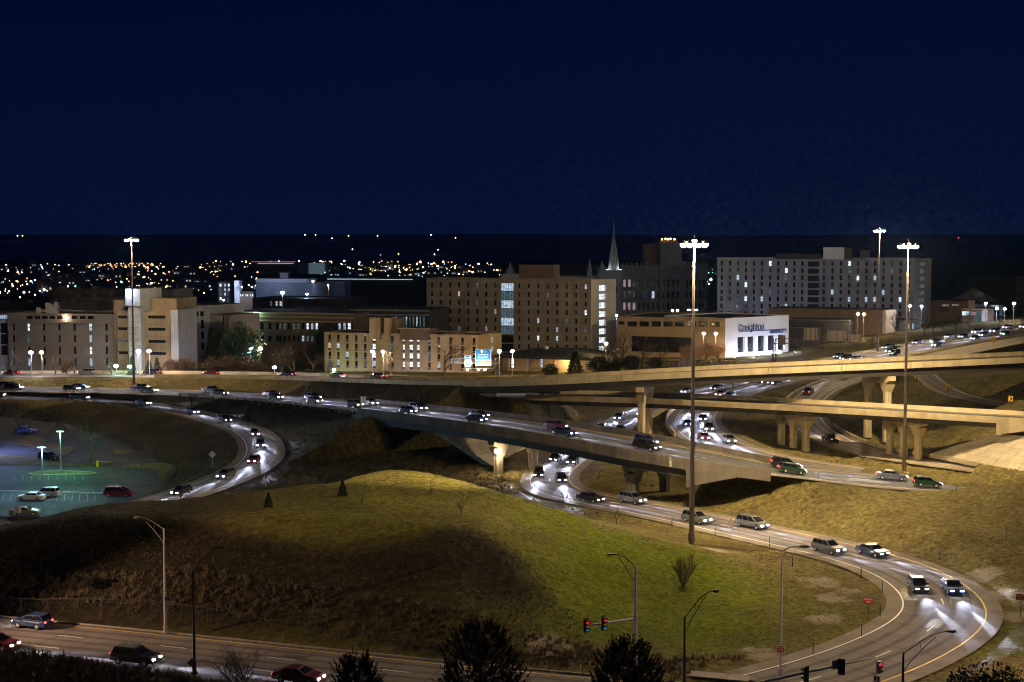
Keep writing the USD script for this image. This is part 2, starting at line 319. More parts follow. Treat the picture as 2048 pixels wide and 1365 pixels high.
# ------------------------------------------------------------------ ground
ctrl = []
def pts(z_list):
    q = [at(*p) for p in z_list]
    for a, b in zip(q[:-1], q[1:]):
        n = max(1, int(np.linalg.norm(b - a) / 4)); ctrl.extend(a + (b - a) * k / n for k in range(n))
    ctrl.append(q[-1])
pts([(-300, 1235, 3.5), (0, 1290, 3.4), (165, 1322, 3.1), (330, 1365, 2.5), (480, 1392, 1.2), (870, 1440, .1)])
pts([(-400, 1190, .3), (0, 1222, .4), (200, 1232, .4), (400, 1250, .4), (600, 1277, .4), (870, 1315, .3), (1100, 1336, .3), (1300, 1350, .2)])
BREAK = [(-60, 1078, 2.4), (60, 1052, 3.6), (150, 1028, 5.2), (300, 1036, 7.2), (450, 1040, 8.5), (700, 1050, 9.3), (850, 1052, 9.2), (930, 1049, 8.8), (985, 1076, 7.4), (1040, 1120, 5.4), (1100, 1185, 3.0), (1170, 1262, 1.0)]
pts(BREAK)
RIDGE = [(-200, 1060, 1.6), (0, 1047, 2.6), (100, 1029, 3.6), (200, 1004, 4.8), (330, 997, 6.4), (450, 986, 7.7), (560, 972, 8.5), (640, 961, 8.9), (700, 948, 9.2), (760, 935, 9.4), (810, 930, 9.4), (860, 936, 9.2), (900, 945, 8.8), (1000, 985, 6.8), (1100, 1015, 5.2), (1200, 1045, 4.0), (1300, 1071, 3.0), (1390, 1097, 2.0), (1500, 1135, 1.1), (1600, 1166, .5), (1680, 1195, .15)]
pts(RIDGE)
back = [at(*p) for p in RIDGE[1:18]]
for k, p in enumerate(back):                                           # foot of the bank behind the crest
    f = min(1.0, k / 8.0); ctrl.append(np.array([p[0] * 1.12, p[1] + 13 + p[2], (-4 + 4.0 * f) if k < 8 else 0.0]))
for p in [(0, 1000, -4), (100, 1000, -4), (200, 995, -4), (300, 985, -4), (-200, 1000, -4), (0, 930, -3.4), (150, 930, -3.4), (320, 935, -3.6), (0, 880, -2.8), (150, 880, -2.8), (260, 900, -3.2), (0, 836, -2.2), (130, 850, -2.3), (-200, 836, -2.2), (-300, 900, -3), (400, 920, -3.0), (430, 890, -2.4),
          (560, 940, -1.4), (650, 925, -1), (760, 905, -.6), (900, 930, -.2), (1000, 950, 0), (1180, 890, 0), (1250, 950, .2), (1350, 985, .3), (1400, 900, .3), (1500, 880, .2), (1100, 860, 0), (1000, 870, 0),
          (1400, 1150, .9), (1500, 1110, .3), (1600, 1200, .2), (1700, 1150, .2), (1450, 985, 2.4), (1600, 990, 2.8), (1700, 986, 3.5), (1800, 983, 4.3), (1900, 978, 5.2), (1980, 970, 6.2), (2048, 958, 7.1), (2150, 950, 7.1), (1600, 1050, .9), (1800, 1055, 2.1), (1950, 1080, 2.2), (2048, 1050, 3.0), (2200, 1000, 5), (2048, 1150, .7), (2048, 1250, .2), (1960, 1330, 0), (2200, 1250, .5),
          (1700, 930, -1.7), (1850, 945, -2.3), (1600, 905, -1.4), (1985, 958, -2.4), (1900, 850, .2), (1980, 840, 1.6), (1800, 820, 1.0), (2048, 840, 1.8), (1560, 850, .2), (1740, 780, 2), (1960, 762, 8), (2048, 748, 10), (2048, 790, 8), (1985, 782, 7), (2200, 780, 10), (2200, 900, 2)]: ctrl.append(at(*p))
ctrl += [np.array(p, float) for p in [(-140, -60, 5), (-40, -60, 5), (60, -60, 1), (160, -60, 0), (-140, 60, 5), (-60, 60, 5), (-25, 60, 4), (10, 60, 1.5), (60, 60, 0), (160, 60, 0), (-25, 100, 3.6), (-60, 100, 4.4), (-120, 110, 4.2), (10, 104, .3), (40, 95, 0), (95, 100, 0), (160, 110, 1), (160, 160, 1), (170, 230, 2), (170, 300, 9), (190, 400, 11), (-170, 150, 1), (-180, 220, -3), (-190, 300, -2.4), (-200, 352, -1), (-10, 112, .5),
    (-200, 430, -1), (-120, 432, -1.5), (-60, 420, -1), (0, 400, 0), (40, 420, .4), (60, 450, .6), (-200, 520, -4), (-100, 520, -4), (0, 520, -3), (60, 520, -1), (-250, 700, -8), (0, 700, -7), (120, 700, -3), (70, 490, -.6), (85, 493, -.4), (100, 500, -.2), (100, 530, -.6), (85, 520, -.6), (115, 506, 1.8), (133, 516, 4.6), (160, 524, 7.5), (200, 545, 10), (300, 600, 13), (250, 700, 8), (-400, 430, -2), (400, 430, 14), (400, 200, 4), (-400, 200, -2), (-400, -60, 4), (400, -60, 0), (-400, 700, -8), (400, 700, 6), (-1000, 1000, -14), (0, 1000, -14), (400, 1000, -10), (1000, 1000, -6),
    (-12000, -100, 0), (12000, -100, 0), (-12000, 1000, -14), (12000, 1000, -4), (-12000, 1700, -21), (0, 1700, -21), (12000, 1700, -20), (-12000, 9000, -22), (0, 9000, -22), (12000, 9000, -22)]]
ctrl = np.array(ctrl)
base = LinearNDInterpolator(ctrl[:, :2], ctrl[:, 2])
def geo(a, b, n): return a + (b - a) * (np.geomspace(1, 41, n) - 1) / 40.0
STEP = 1.25
x_in, y_in = np.arange(-150, 165, STEP), np.arange(70, 470, STEP)
xs = np.concatenate([-geo(151.5, 9000, 34)[::-1], x_in, geo(166, 9000, 34)])
ys = np.concatenate([np.linspace(-60, 66, 14), y_in, geo(472, 8000, 60)])
GX, GY = np.meshgrid(xs, ys)
GZ = base(GX, GY); GZ = np.where(np.isnan(GZ), -20.0, GZ)
ix, iy = slice(34, 34 + len(x_in)), slice(14, 14 + len(y_in))
GZ[iy, ix] = gaussian_filter(GZ[iy, ix], 1.6)
P2 = np.stack([GX.ravel(), GY.ravel()], 1)
Z = GZ.ravel().copy()
road_near = np.full(len(Z), 99.0)
info = {}
for name, c in LINE.items():
    ok = ~span_mask(name); tree = cKDTree(c[:, :2]); d, k = tree.query(P2, distance_upper_bound=60)
    hit = np.isfinite(d); kk = np.where(hit, k, 0); info[name] = (d, kk, hit & ok[kk], hw_of(name)[kk], c[kk, 2])
for name, (d, k, use, hw, zr) in info.items():                         # fill
    if name in ('street', 'side_ramp', 'right_ramp'): continue
    z = zr - 0.14 - np.maximum(0, d - hw - 2.2) * 0.5
    Z = np.where(use, np.maximum(Z, z), Z)
for name, (d, k, use, hw, zr) in info.items():                         # cut
    lim = zr - 0.14 + np.maximum(0, d - hw - 1.6) * (0.62 if name in ('loop_ramp', 'right_ramp', 'merge_ramp') else 0.5)
    Z = np.where(use, np.minimum(Z, lim), Z)
    road_near = np.where(use, np.minimum(road_near, d - hw), road_near)
for name in ('left_loop', 'loop_ramp', 'right_ramp', 'merge_ramp', 'side_ramp', 'street'):   # beds
    d, k, use, hw, zr = info[name]
    Z = np.where(use & (d < hw + (0.4 if name == 'right_ramp' else 1.6)), zr - 0.14, Z)
lumps = (meshkit.fbm(np.stack([P2[:, 0] / 3.0, P2[:, 1] / 3.0, 0 * Z], 1), 3) - 0.5) * 0.5 + (meshkit.fbm(np.stack([P2[:, 0] / 14.0, P2[:, 1] / 14.0, 0 * Z + 5], 1), 3) - 0.5) * 1.1
Z = Z + lumps * np.clip((road_near - 1.5) / 6.0, 0, 1) * (P2[:, 1] < 420)
# the paved car park lies even
LOT = np.array([at(*p)[:2] for p in [(-330, 834, -2.2), (0, 834, -2.2), (130, 848, -2.4), (232, 884, -3.0), (300, 912, -3.3), (352, 945, -3.6), (318, 985, -4), (250, 1040, -4), (-300, 1090, -4)]])
lot_poly = Polygon(LOT)
def lot_z(y): return np.interp(y, [230, 250, 345], [-4.0, -3.9, -2.15])
import shapely
inside = shapely.contains_xy(lot_poly.buffer(1.0), P2[:, 0], P2[:, 1])
lot_d = np.where(inside, 0, shapely.distance(lot_poly, shapely.points(P2)))
front = P2[:, 1] > np.interp(P2[:, 0], *np.array([[p[0], p[1] + 6 + max(p[2], 0)] for p in [at(*q) for q in RIDGE[:5]]]).T)
Z = np.where(inside & front, lot_z(P2[:, 1]) - 0.12, Z)
GZ = Z.reshape(GX.shape)
from scipy.interpolate import RegularGridInterpolator
ground_at = RegularGridInterpolator((ys, xs), GZ, bounds_error=False, fill_value=-20.0)
def gz(x, y): return float(ground_at((y, x)))
def on(x, y, dz=0.0): return np.array([x, y, gz(x, y) + dz])
def onpx(px_, py_, z0=0.0, it=12):
    """The ground point that the pixel looks at."""
    lo, hi = 60.0, 700.0
    ds = np.linspace(lo, hi, 1800); q = np.array([atd(px_, py_, d) for d in ds]); g = ground_at(q[:, [1, 0]])
    below = np.nonzero(q[:, 2] <= g)[0]
    i = below[0] if len(below) else len(ds) - 1
    return np.array([q[i, 0], q[i, 1], g[i]])

ny, nx = GX.shape
ii, jj = np.meshgrid(np.arange(ny - 1), np.arange(nx - 1), indexing='ij'); i0 = (ii * nx + jj).ravel()
gv = np.stack([GX.ravel(), GY.ravel(), GZ.ravel()], 1)
gf = np.stack([i0, i0 + 1, i0 + nx + 1, i0 + nx], 1)
# what grows where: 0 dry tan grass, 1 fresh green grass, and how rough and dark the stand is
X_, Y_ = P2[:, 0], P2[:, 1]
ridge_y = np.interp(X_, *np.array([at(*p)[:2] for p in RIDGE]).T)
green = np.clip((X_ + 12) / 22, 0, 1) * np.clip((36 - X_) / 14, 0, 1) * np.clip((ridge_y + 4 - Y_) / 8, 0, 1) * np.clip((Y_ - 133) / 8, 0, 1)
green = np.maximum(green, 0.45 * np.clip((X_ + 40) / 20, 0, 1) * np.clip((ridge_y - Y_) / 6, 0, 1) * (Y_ > 135))
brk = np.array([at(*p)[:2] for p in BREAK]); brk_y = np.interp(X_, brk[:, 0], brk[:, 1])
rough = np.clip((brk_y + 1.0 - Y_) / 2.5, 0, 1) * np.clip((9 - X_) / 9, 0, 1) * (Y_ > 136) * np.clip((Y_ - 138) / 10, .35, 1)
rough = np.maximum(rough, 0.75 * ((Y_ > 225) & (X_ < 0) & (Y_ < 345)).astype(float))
gm = UsdGeom.Mesh.Get(stage, obj('ground', (gv, gf), None, smooth=True).GetPath())
tag(gm, kind='structure')
from pxr import Vt
bare = np.zeros(len(X_))
for px_, py_, r_ in ((1640, 1165, 5), (1665, 1195, 4), (1650, 1235, 4), (1700, 1180, 3), (1960, 1150, 5), (1995, 1185, 5), (2020, 1225, 4), (1010, 968, 5), (1075, 1000, 3), (1430, 1110, 4), (1520, 1300, 4), (1640, 890, 4), (1100, 1300, 5)):
    q = at(px_, py_, .3); bare = np.maximum(bare, np.exp(-((X_ - q[0]) ** 2 + (Y_ - q[1]) ** 2) / (2 * r_ * r_ / 3)))
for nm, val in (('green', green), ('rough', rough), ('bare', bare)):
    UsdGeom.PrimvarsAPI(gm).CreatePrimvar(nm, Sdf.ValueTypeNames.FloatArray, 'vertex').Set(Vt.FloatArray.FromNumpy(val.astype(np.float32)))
M['grass'] = usdkit.material(stage, '/World/Looks/grass', {
    "geo": ("geometry", {}), "fine": ("noise_texture", {"scale": 1.3, "detail": 6.0, "roughness": 0.72}), "broad": ("noise_texture", {"scale": 0.09, "detail": 4.0, "roughness": 0.6}),
    "dry": ("rgb_ramp", {"ramp": [(0.28, (0.06, 0.048, 0.018)), (0.5, (0.17, 0.135, 0.05)), (0.72, (0.29, 0.235, 0.095))]}),
    "fresh": ("rgb_ramp", {"ramp": [(0.28, (0.03, 0.045, 0.001)), (0.5, (0.10, 0.125, 0.002)), (0.75, (0.185, 0.195, 0.006))]}),
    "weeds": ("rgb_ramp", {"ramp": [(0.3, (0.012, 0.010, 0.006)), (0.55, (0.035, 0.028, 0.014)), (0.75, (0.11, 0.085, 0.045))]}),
    "ag": ("attribute", {"attribute": "green"}), "ar": ("attribute", {"attribute": "rough"}), "ab": ("attribute", {"attribute": "bare"}), "bn": ("noise_texture", {"scale": 0.55, "detail": 6.0, "roughness": 0.75}), "bm": ("math", {"math_type": "multiply"}), "br": ("rgb_ramp", {"ramp": [(0.3, (0.0, 0.0, 0.0)), (0.42, (1.0, 1.0, 1.0))]}), "m4": ("mix_color", {"b": (0.34, 0.285, 0.215)}),
    "patch": ("math", {"math_type": "multiply_add", "value2": 0.9, "value3": -0.45}), "gsum": ("math", {"math_type": "add", "use_clamp": True}),
    "gmul": ("math", {"math_type": "multiply", "use_clamp": True}),
    "m1": ("mix_color", {}), "m2": ("mix_color", {}), "shade": ("rgb_ramp", {"ramp": [(0.3, (0.62, 0.62, 0.62)), (0.7, (1.2, 1.2, 1.2))]}), "m3": ("mix_color", {"blend_type": "multiply", "fac": 1.0, "use_clamp": False}),
    "bump": ("bump", {"strength": 1.0, "distance": 0.35}), "p": ("principled_bsdf", {"roughness": 0.95, "specular_ior_level": 0.1})},
    [("geo.position", "fine.vector"), ("geo.position", "broad.vector"), ("fine.fac", "dry.fac"), ("fine.fac", "fresh.fac"), ("fine.fac", "weeds.fac"),
     ("broad.fac", "patch.value1"), ("ag.fac", "gsum.value1"), ("patch.value", "gsum.value2"), ("gsum.value", "m1.fac"),
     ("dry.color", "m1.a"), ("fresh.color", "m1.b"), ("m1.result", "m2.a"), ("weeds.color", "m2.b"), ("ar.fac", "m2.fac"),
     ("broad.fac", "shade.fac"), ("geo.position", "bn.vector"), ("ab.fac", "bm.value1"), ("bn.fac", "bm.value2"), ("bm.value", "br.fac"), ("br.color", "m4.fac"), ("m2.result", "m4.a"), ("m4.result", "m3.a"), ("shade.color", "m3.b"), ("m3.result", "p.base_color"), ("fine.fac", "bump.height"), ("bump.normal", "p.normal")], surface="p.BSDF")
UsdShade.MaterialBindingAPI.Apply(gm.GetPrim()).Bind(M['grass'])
# far hills across the valley
hx = np.linspace(-9000, 9000, 181); hy = np.array([4800, 5300, 6000, 7000, 8000, 8800, 9300, 10500])
HX, HY = np.meshgrid(hx, hy)
prof = np.array([-26, -12, 8, 42, 78, 100, 106, 90.0])[:, None]
HZ = prof + (meshkit.fbm(np.stack([HX / 1400, HY / 1400, 0 * HX], -1), 4) - .5) * np.array([2, 12, 28, 40, 38, 28, 24, 14.0])[:, None]
n2, n1 = HX.shape; ii, jj = np.meshgrid(np.arange(n2 - 1), np.arange(n1 - 1), indexing='ij'); i0 = (ii * n1 + jj).ravel()
plain('hill_woods', (0.22, 0.21, 0.22), 0.95, var=0.3, scale=0.004)
tag(obj('hills', (np.stack([HX.ravel(), HY.ravel(), HZ.ravel()], 1), np.stack([i0, i0 + 1, i0 + n1 + 1, i0 + n1], 1)), 'hill_woods', smooth=True), kind='structure')

# ------------------------------------------------------------------ roads
def road(name, key, mat='pavement', shoulder=None, lines=(), a=None, b=None):
    """lines: (offset, material, dashed). Returns the road's prim."""
    c = LINE[key]; hw = hw_of(key)
    if a is not None: i, j = nearest(c, a), nearest(c, b); c, hw = c[i:j + 1], hw[i:j + 1]
    sh = shoulder or 0.0
    run = np.concatenate([[0], np.cumsum(np.linalg.norm(np.diff(c[:, :2], axis=0), axis=1))]); k_ = len(c)
    uvs = np.concatenate([np.stack([-hw + sh, run], 1), np.stack([hw - sh, run], 1)])
    x = tag(UsdGeom.Xform.Define(stage, numbered('/World/' + name)), kind='structure')
    obj('surface', ribbon(c, -hw + sh, hw - sh), mat, x, uv=uvs)
    if sh:
        obj('shoulder', ribbon(c, -hw, -hw + sh), 'shoulder', x); obj('shoulder', ribbon(c, hw - sh, hw), 'shoulder', x)
    for f, m, dash in lines:
        o = f(hw) if callable(f) else np.full(len(c), f)
        if not dash: obj('lane_line', ribbon(c, o - 0.09, o + 0.09, 0.008), m, x)
        else:
            fine = np.stack([np.interp(np.linspace(0, len(c) - 1, 2 * len(c)), np.arange(len(c)), q) for q in (*c.T, o)], 1)
            for k in range(3, len(fine) - 5, 12):
                s = fine[k:k + 4]; obj('lane_dash', ribbon(s[:, :3].copy(), s[:, 3] - 0.08, s[:, 3] + 0.08, 0.008), m, x)
    return x
E_ = lambda d: (lambda hw: hw - d)
W_ = lambda d: (lambda hw: -hw + d)
road('loop_ramp_road', 'loop_ramp', 'pavement', 1.7, [(E_(1.8), 'white_paint', 0), (W_(1.8), 'yellow_paint', 0), (lambda hw: 0 * hw, 'white_paint', 1)])
road('merge_ramp_road', 'merge_ramp', 'pavement', 1.4, [(W_(1.6), 'yellow_paint', 0), (E_(1.5), 'white_paint', 0), (lambda hw: 0 * hw, 'white_paint', 1)])
road('right_ramp_road', 'right_ramp', 'ramp_concrete', 1.5, [(E_(1.6), 'yellow_paint', 0), (W_(1.6), 'white_paint', 0)])
road('side_ramp_road', 'side_ramp', 'pavement', 0.6, [(E_(.8), 'yellow_paint', 0), (W_(.8), 'white_paint', 0)])
road('left_loop_road', 'left_loop', 'pavement', 1.5, [(E_(1.7), 'white_paint', 0), (W_(1.7), 'yellow_paint', 0)])
road('flyover_road', 'flyover', 'pavement', 1.2, [(E_(1.4), 'white_paint', 0), (W_(1.4), 'yellow_paint', 0), (lambda hw: 0 * hw, 'white_paint', 1)])
road('near_bridge_carriageway', 'near_bridge_road', 'asphalt', 2.0, [(E_(2.1), 'white_paint', 0), (W_(2.1), 'yellow_paint', 0), (lambda hw: 0 * hw, 'white_paint', 1)])
road('middle_bridge_carriageway', 'middle_bridge_road', 'asphalt', 1.2, [(E_(1.4), 'white_paint', 0), (W_(1.4), 'yellow_paint', 0), (lambda hw: 0 * hw, 'white_paint', 1)])
def repairs(parent, key, s0, s1, n, seed, mat='crack_filler'):
    rng = random.Random(seed); c = LINE[key]; hw = float(np.mean(hw_of(key))) - 2.2
    for _ in range(n):
        s = rng.uniform(s0, s1); o = rng.uniform(-hw, hw); L = rng.uniform(1.5, 7); q = np.array([along(c, s + k * L / 4)[0] for k in range(5)])
        if rng.random() < .6: obj('sealed_crack', ribbon(q, o - .05, o + .05, .006), mat, parent)
        else: obj('patch', ribbon(q, o - .7, o + .7, .005), 'asphalt_patch', parent)
plain('asphalt_patch', (0.07, 0.064, 0.062), 0.6, var=0.3, scale=0.6)
repairs(stage.GetPrimAtPath('/World/loop_ramp_road'), 'loop_ramp', length(LINE['loop_ramp']) - 230, length(LINE['loop_ramp']) - 20, 34, 3)
repairs(stage.GetPrimAtPath('/World/near_bridge_carriageway'), 'near_bridge_road', 60, 330, 18, 4)
repairs(stage.GetPrimAtPath('/World/left_loop_road'), 'left_loop', 60, 260, 14, 5)
st = road('street_road', 'street', 'pavement', 0, [(W_(.75), 'yellow_paint', 0), (lambda hw: 0 * hw - 2.4, 'white_paint', 1), (lambda hw: 0 * hw + 1.6, 'white_paint', 1)])
repairs(st, 'street', 40, 190, 22, 6)
c = LINE['street']; hw = HALF['street']; i1 = nearest(c, (20, 119))
obj('kerb', sweep(offset(c[:i1], -hw - 0.12), [(-.12, -.2), (.12, -.2), (.12, .13), (-.12, .13)]), 'sidewalk', st)
sw = tag(UsdGeom.Xform.Define(stage, '/World/sidewalk'), kind='structure')
cs_ = offset(c[:i1], -hw - 3.2)
for k in range(0, len(cs_) - 1):                                        # slabs with joints
    s = cs_[k:k + 2].copy(); d = s[1] - s[0]; s[1] = s[0] + d * 0.985
    s[:, 2] = 0.10 + 0.0
    m = MB(); sweep(s, [(-.85, -.12), (.85, -.12), (.85, .03), (-.85, .03)], m); obj('slab', m, 'sidewalk', sw)

# ------------------------------------------------------------------ car park
lot = tag(UsdGeom.Xform.Define(stage, '/World/parking_lot'), kind='structure')
tri = trimesh.creation.triangulate_polygon(Polygon(LOT).buffer(-.2).segmentize(5.0), engine='earcut')
lv = np.column_stack([tri[0], lot_z(tri[0][:, 1])])
# regular strips so that the sheet bends with the slope
mb = MB()
for y0 in np.arange(228, 346, 4.0):
    part_ = Polygon(LOT).intersection(shapely.box(-260, y0, 60, y0 + 4.0))
    for g in getattr(part_, 'geoms', [part_]):
        if g.is_empty or g.geom_type != 'Polygon': continue
        t = trimesh.creation.triangulate_polygon(g, engine='earcut'); mb.add(np.column_stack([t[0], lot_z(t[0][:, 1]) + 0.0]), t[1])
obj('surface', mb, 'lot_paving', lot)
def on_lot(px_, py_, dz=0.0):
    p = at(px_, py_, -3.5)
    for _ in range(6): p = at(px_, py_, float(lot_z(p[1])))
    p[2] += dz; return p
def patch(points, name, mat, dz, parent, h=0.15):
    q = np.array([on_lot(*p) for p in points]); cs = CubicSpline(np.arange(len(q) + 1), np.vstack([q, q[:1]]), bc_type='periodic')
    w = cs(np.linspace(0, len(q), 48, endpoint=False)); poly = Polygon(w[:, :2]).buffer(0)
    m = trimesh.creation.extrude_polygon(poly, h, engine='earcut'); v = m.vertices.copy(); v[:, 2] += lot_z(v[:, 1]) + dz
    return obj(name, (v, m.faces), mat, parent)
patch([(62, 947), (110, 943), (180, 945), (187, 949), (130, 951), (68, 951)], 'kerb_island', 'sidewalk', 0.0, lot, .14)
patch([(67, 947), (110, 944.5), (176, 946), (181, 948.5), (130, 949.5), (72, 949.5)], 'island_grass', 'grass', 0.1, lot, .08)
patch([(60, 872), (85, 880), (100, 889), (135, 893), (150, 900), (128, 912), (118, 905), (95, 898), (50, 893), (38, 886)], 'verge_grass', 'grass', 0.0, lot, .12)
patch([(-40, 912), (50, 914), (110, 925), (180, 928), (230, 925), (180, 934), (90, 931), (-40, 929)], 'verge_grass', 'grass', 0.0, lot, .12)
patch([(230, 900), (258, 902), (265, 906), (240, 910), (228, 906)], 'verge_grass', 'grass', 0.0, lot, .12)
patch([(240, 935), (300, 928), (345, 930), (352, 945), (325, 962), (316, 948), (290, 938)], 'verge_grass', 'grass', 0.0, lot, .12)
for a, b in (((-20, 983), (42, 983.5)), ((44, 983.5), (110, 985)), ((126, 985.5), (178, 987)), ((182, 987), (216, 988))):
    p, q = on_lot(*a), on_lot(*b); obj('wheel_stop', MB().box((p + q) / 2 + [0, 0, .08], (np.linalg.norm(q - p), .3, .16), math.atan2(*(q - p)[[1, 0]])), 'concrete_pale', lot)
for k in range(15):
    a_, b_ = on_lot(-20 + k * 15, 985.5 + .35 * k, .006), on_lot(-26 + k * 15.4, 999 + .35 * k, .006); obj('bay_line', ribbon(np.array([a_, b_]), -.05, .05), 'worn_paint', lot)
for k in range(9):
    a_, b_ = on_lot(30 + k * 17, 951.5, .006), on_lot(27 + k * 17.4, 960, .006); obj('bay_line', ribbon(np.array([a_, b_]), -.05, .05), 'worn_paint', lot)
rng = random.Random(5)
for x0, y0 in ((150, 963), (172, 970), (220, 958), (240, 950), (210, 975), (232, 968), (255, 960), (200, 985), (28, 955), (165, 985), (60, 1005), (110, 1010), (40, 905), (90, 908)):
    q = [on_lot(x0 + rng.uniform(-1, 1) + k * rng.uniform(-3.5, 4.5), y0 + k * rng.uniform(.4, 2.4), .006) for k in range(5)]
    obj('crack', ribbon(np.array(q), -.09, .09), 'crack_filler', lot)
# ------------------------------------------------------------------ bridges
def pier(parent, key, p, zg, ztop, ncol=2, reach=None, colw=1.5, cap_h=1.7, mat='concrete', flare=True, skew=None):
    """A cap beam across the deck and columns under it, standing on the ground at zg; a part with its pieces."""
    c = LINE[key]; i = nearest(c, p); t = (c[min(i + 1, len(c) - 1)] - c[max(i - 1, 0)])[:2]; t /= np.linalg.norm(t)
    r = np.array([t[1], -t[0]]); o = np.array([p[0], p[1], 0.0])
    if skew: r = np.array(skew) / np.linalg.norm(skew); t = np.array([-r[1], r[0]])
    reach = reach or HALF[key] - 0.3
    R3, T3, U3 = np.array([*r, 0]), np.array([*t, 0]), np.array([0, 0, 1.0])
    cap = [(-reach, ztop), (-reach, ztop - cap_h * .55), (-reach + 1.3, ztop - cap_h), (reach - 1.3, ztop - cap_h), (reach, ztop - cap_h * .55), (reach, ztop)]
    mb = MB(); mb.prism(cap, 1.7, frame(o + T3 * 0.85, R3, U3, -T3)) if np.dot(np.cross(R3, U3), -T3) > 0 else mb.prism(cap, 1.7, frame(o - T3 * 0.85, R3, U3, T3))
    pp = obj('pier', mb, mat, parent)
    w = colw / 2
    sec = [(-w, -w * .6), (-w * .6, -w), (-.12, -w), (-.12, -w + .14), (.12, -w + .14), (.12, -w), (w * .6, -w), (w, -w * .6), (w, w * .6), (w * .6, w), (-w * .6, w), (-w, w * .6)]
    offs = np.linspace(-reach + 1.7, reach - 1.7, ncol) if ncol > 1 else [0]
    for s in offs:
        q = o + R3 * s; m = MB(); m.prism(sec, ztop - cap_h - zg + .6, frame([q[0], q[1], zg - .6], T3, -R3, U3) if np.dot(np.cross(T3, -R3), U3) > 0 else frame([q[0], q[1], zg - .6], R3, T3, U3))
        if flare:
            z0 = ztop - cap_h - 1.5
            m.add([*(q + R3 * a * w + T3 * b * w + U3 * z0 for a, b in ((-1, -1), (1, -1), (1, 1), (-1, 1))), *(q + R3 * a * 1.5 + T3 * b * .84 + U3 * (ztop - cap_h + .05) for a, b in ((-1, -1), (1, -1), (1, 1), (-1, 1)))],
                  [[0, 1, 5, 4], [1, 2, 6, 5], [2, 3, 7, 6], [3, 0, 4, 7]])
        obj('column', m, mat, pp)
    return pp
def bridge(name, label, key, slab, depth, near_from, near_to, far_from=None, far_to=None, pmat='concrete', joint=13.0, piers=()):
    x = thing(name, label, 'bridge')
    c = LINE[key]; hw = HALF[key]; i, j = nearest(c, SPAN[key][0]), nearest(c, SPAN[key][1]); s = c[i:j + 1]
    obj('deck', sweep(s, [(-hw - .1, -slab), (hw + .1, -slab), (hw + .1, -.03), (-hw - .1, -.03)]), 'concrete', x)
    for o in np.linspace(-hw + .75, hw - .75, 4):
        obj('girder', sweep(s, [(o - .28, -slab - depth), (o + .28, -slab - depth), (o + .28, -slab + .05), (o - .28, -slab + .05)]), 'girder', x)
    for side, a, b in ((1, near_from, near_to), (-1, far_from, far_to)):
        if a is None: continue
        i0, j0 = nearest(c, a), nearest(c, b); q = c[i0:j0 + 1]; L = length(q); n = max(1, int(L / joint)); per = max(2, int(math.ceil((len(q) - 1) / n)))
        prof = np.array([(hw, -.03), (hw + .02, -slab), (hw + .42, -slab), (hw + .42, .82), (hw + .17, .82), (hw + .08, .3)])
        for k in range(0, len(q) - 1, per):                              # cast in lengths, with open joints
            seg = q[k:min(k + per, len(q) - 1) + 1].copy()
            if len(seg) < 2: continue
            d = seg[-1] - seg[-2]; seg[-1] = seg[-1] - d / np.linalg.norm(d) * .035
            pr = prof * np.array([side, 1])
            obj('parapet', sweep(seg, pr if side > 0 else pr[::-1]), pmat, x)
    return x, s
BR = {}
BR['flyover'], s_ = bridge('flyover_bridge', 'long pale concrete flyover rising to the right edge above the other ramps', 'flyover', .42, 1.55, at(250, 760, 4.5), LINE['flyover'][-1], at(-200, 752, 3), LINE['flyover'][-1])
pier(BR['flyover'], 'flyover', LINE['flyover'][nearest(LINE['flyover'], at(1289, 752, 13))][:2], .6, LINE['flyover'][nearest(LINE['flyover'], at(1289, 752, 13))][2] - 2.0, skew=(-.3, -.95))
pier(BR['flyover'], 'flyover', LINE['flyover'][nearest(LINE['flyover'], at(1750, 728, 15.3))][:2], .4, LINE['flyover'][nearest(LINE['flyover'], at(1750, 728, 15.3))][2] - 2.0, skew=(.3, -.95))
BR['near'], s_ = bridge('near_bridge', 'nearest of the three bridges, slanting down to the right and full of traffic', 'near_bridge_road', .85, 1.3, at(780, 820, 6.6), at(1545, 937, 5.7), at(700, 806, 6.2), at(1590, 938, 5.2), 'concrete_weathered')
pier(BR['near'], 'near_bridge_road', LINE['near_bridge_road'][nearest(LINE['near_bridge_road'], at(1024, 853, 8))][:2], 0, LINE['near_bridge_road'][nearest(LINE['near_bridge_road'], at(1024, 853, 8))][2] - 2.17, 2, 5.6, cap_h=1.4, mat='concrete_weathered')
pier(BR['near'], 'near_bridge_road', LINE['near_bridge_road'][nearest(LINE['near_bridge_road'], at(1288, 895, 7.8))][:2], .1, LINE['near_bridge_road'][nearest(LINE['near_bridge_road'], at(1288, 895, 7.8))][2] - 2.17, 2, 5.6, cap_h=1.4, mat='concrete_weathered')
BR['middle'], s_ = bridge('middle_bridge', 'middle concrete road bridge passing behind the tall front mast and under the flyover', 'middle_bridge_road', .34, .95, at(1052, 797, 7), LINE['middle_bridge_road'][-1], at(1052, 797, 7), LINE['middle_bridge_road'][-1])
for q in (at(1578, 813, 7.6), at(1812, 826, 7.6)):
    k = nearest(LINE['middle_bridge_road'], q); q = LINE['middle_bridge_road'][k]
    pier(BR['middle'], 'middle_bridge_road', q[:2], -.4, q[2] - 1.31, 3, 5.8, skew=(.42, -.9), colw=1.35, cap_h=1.2)
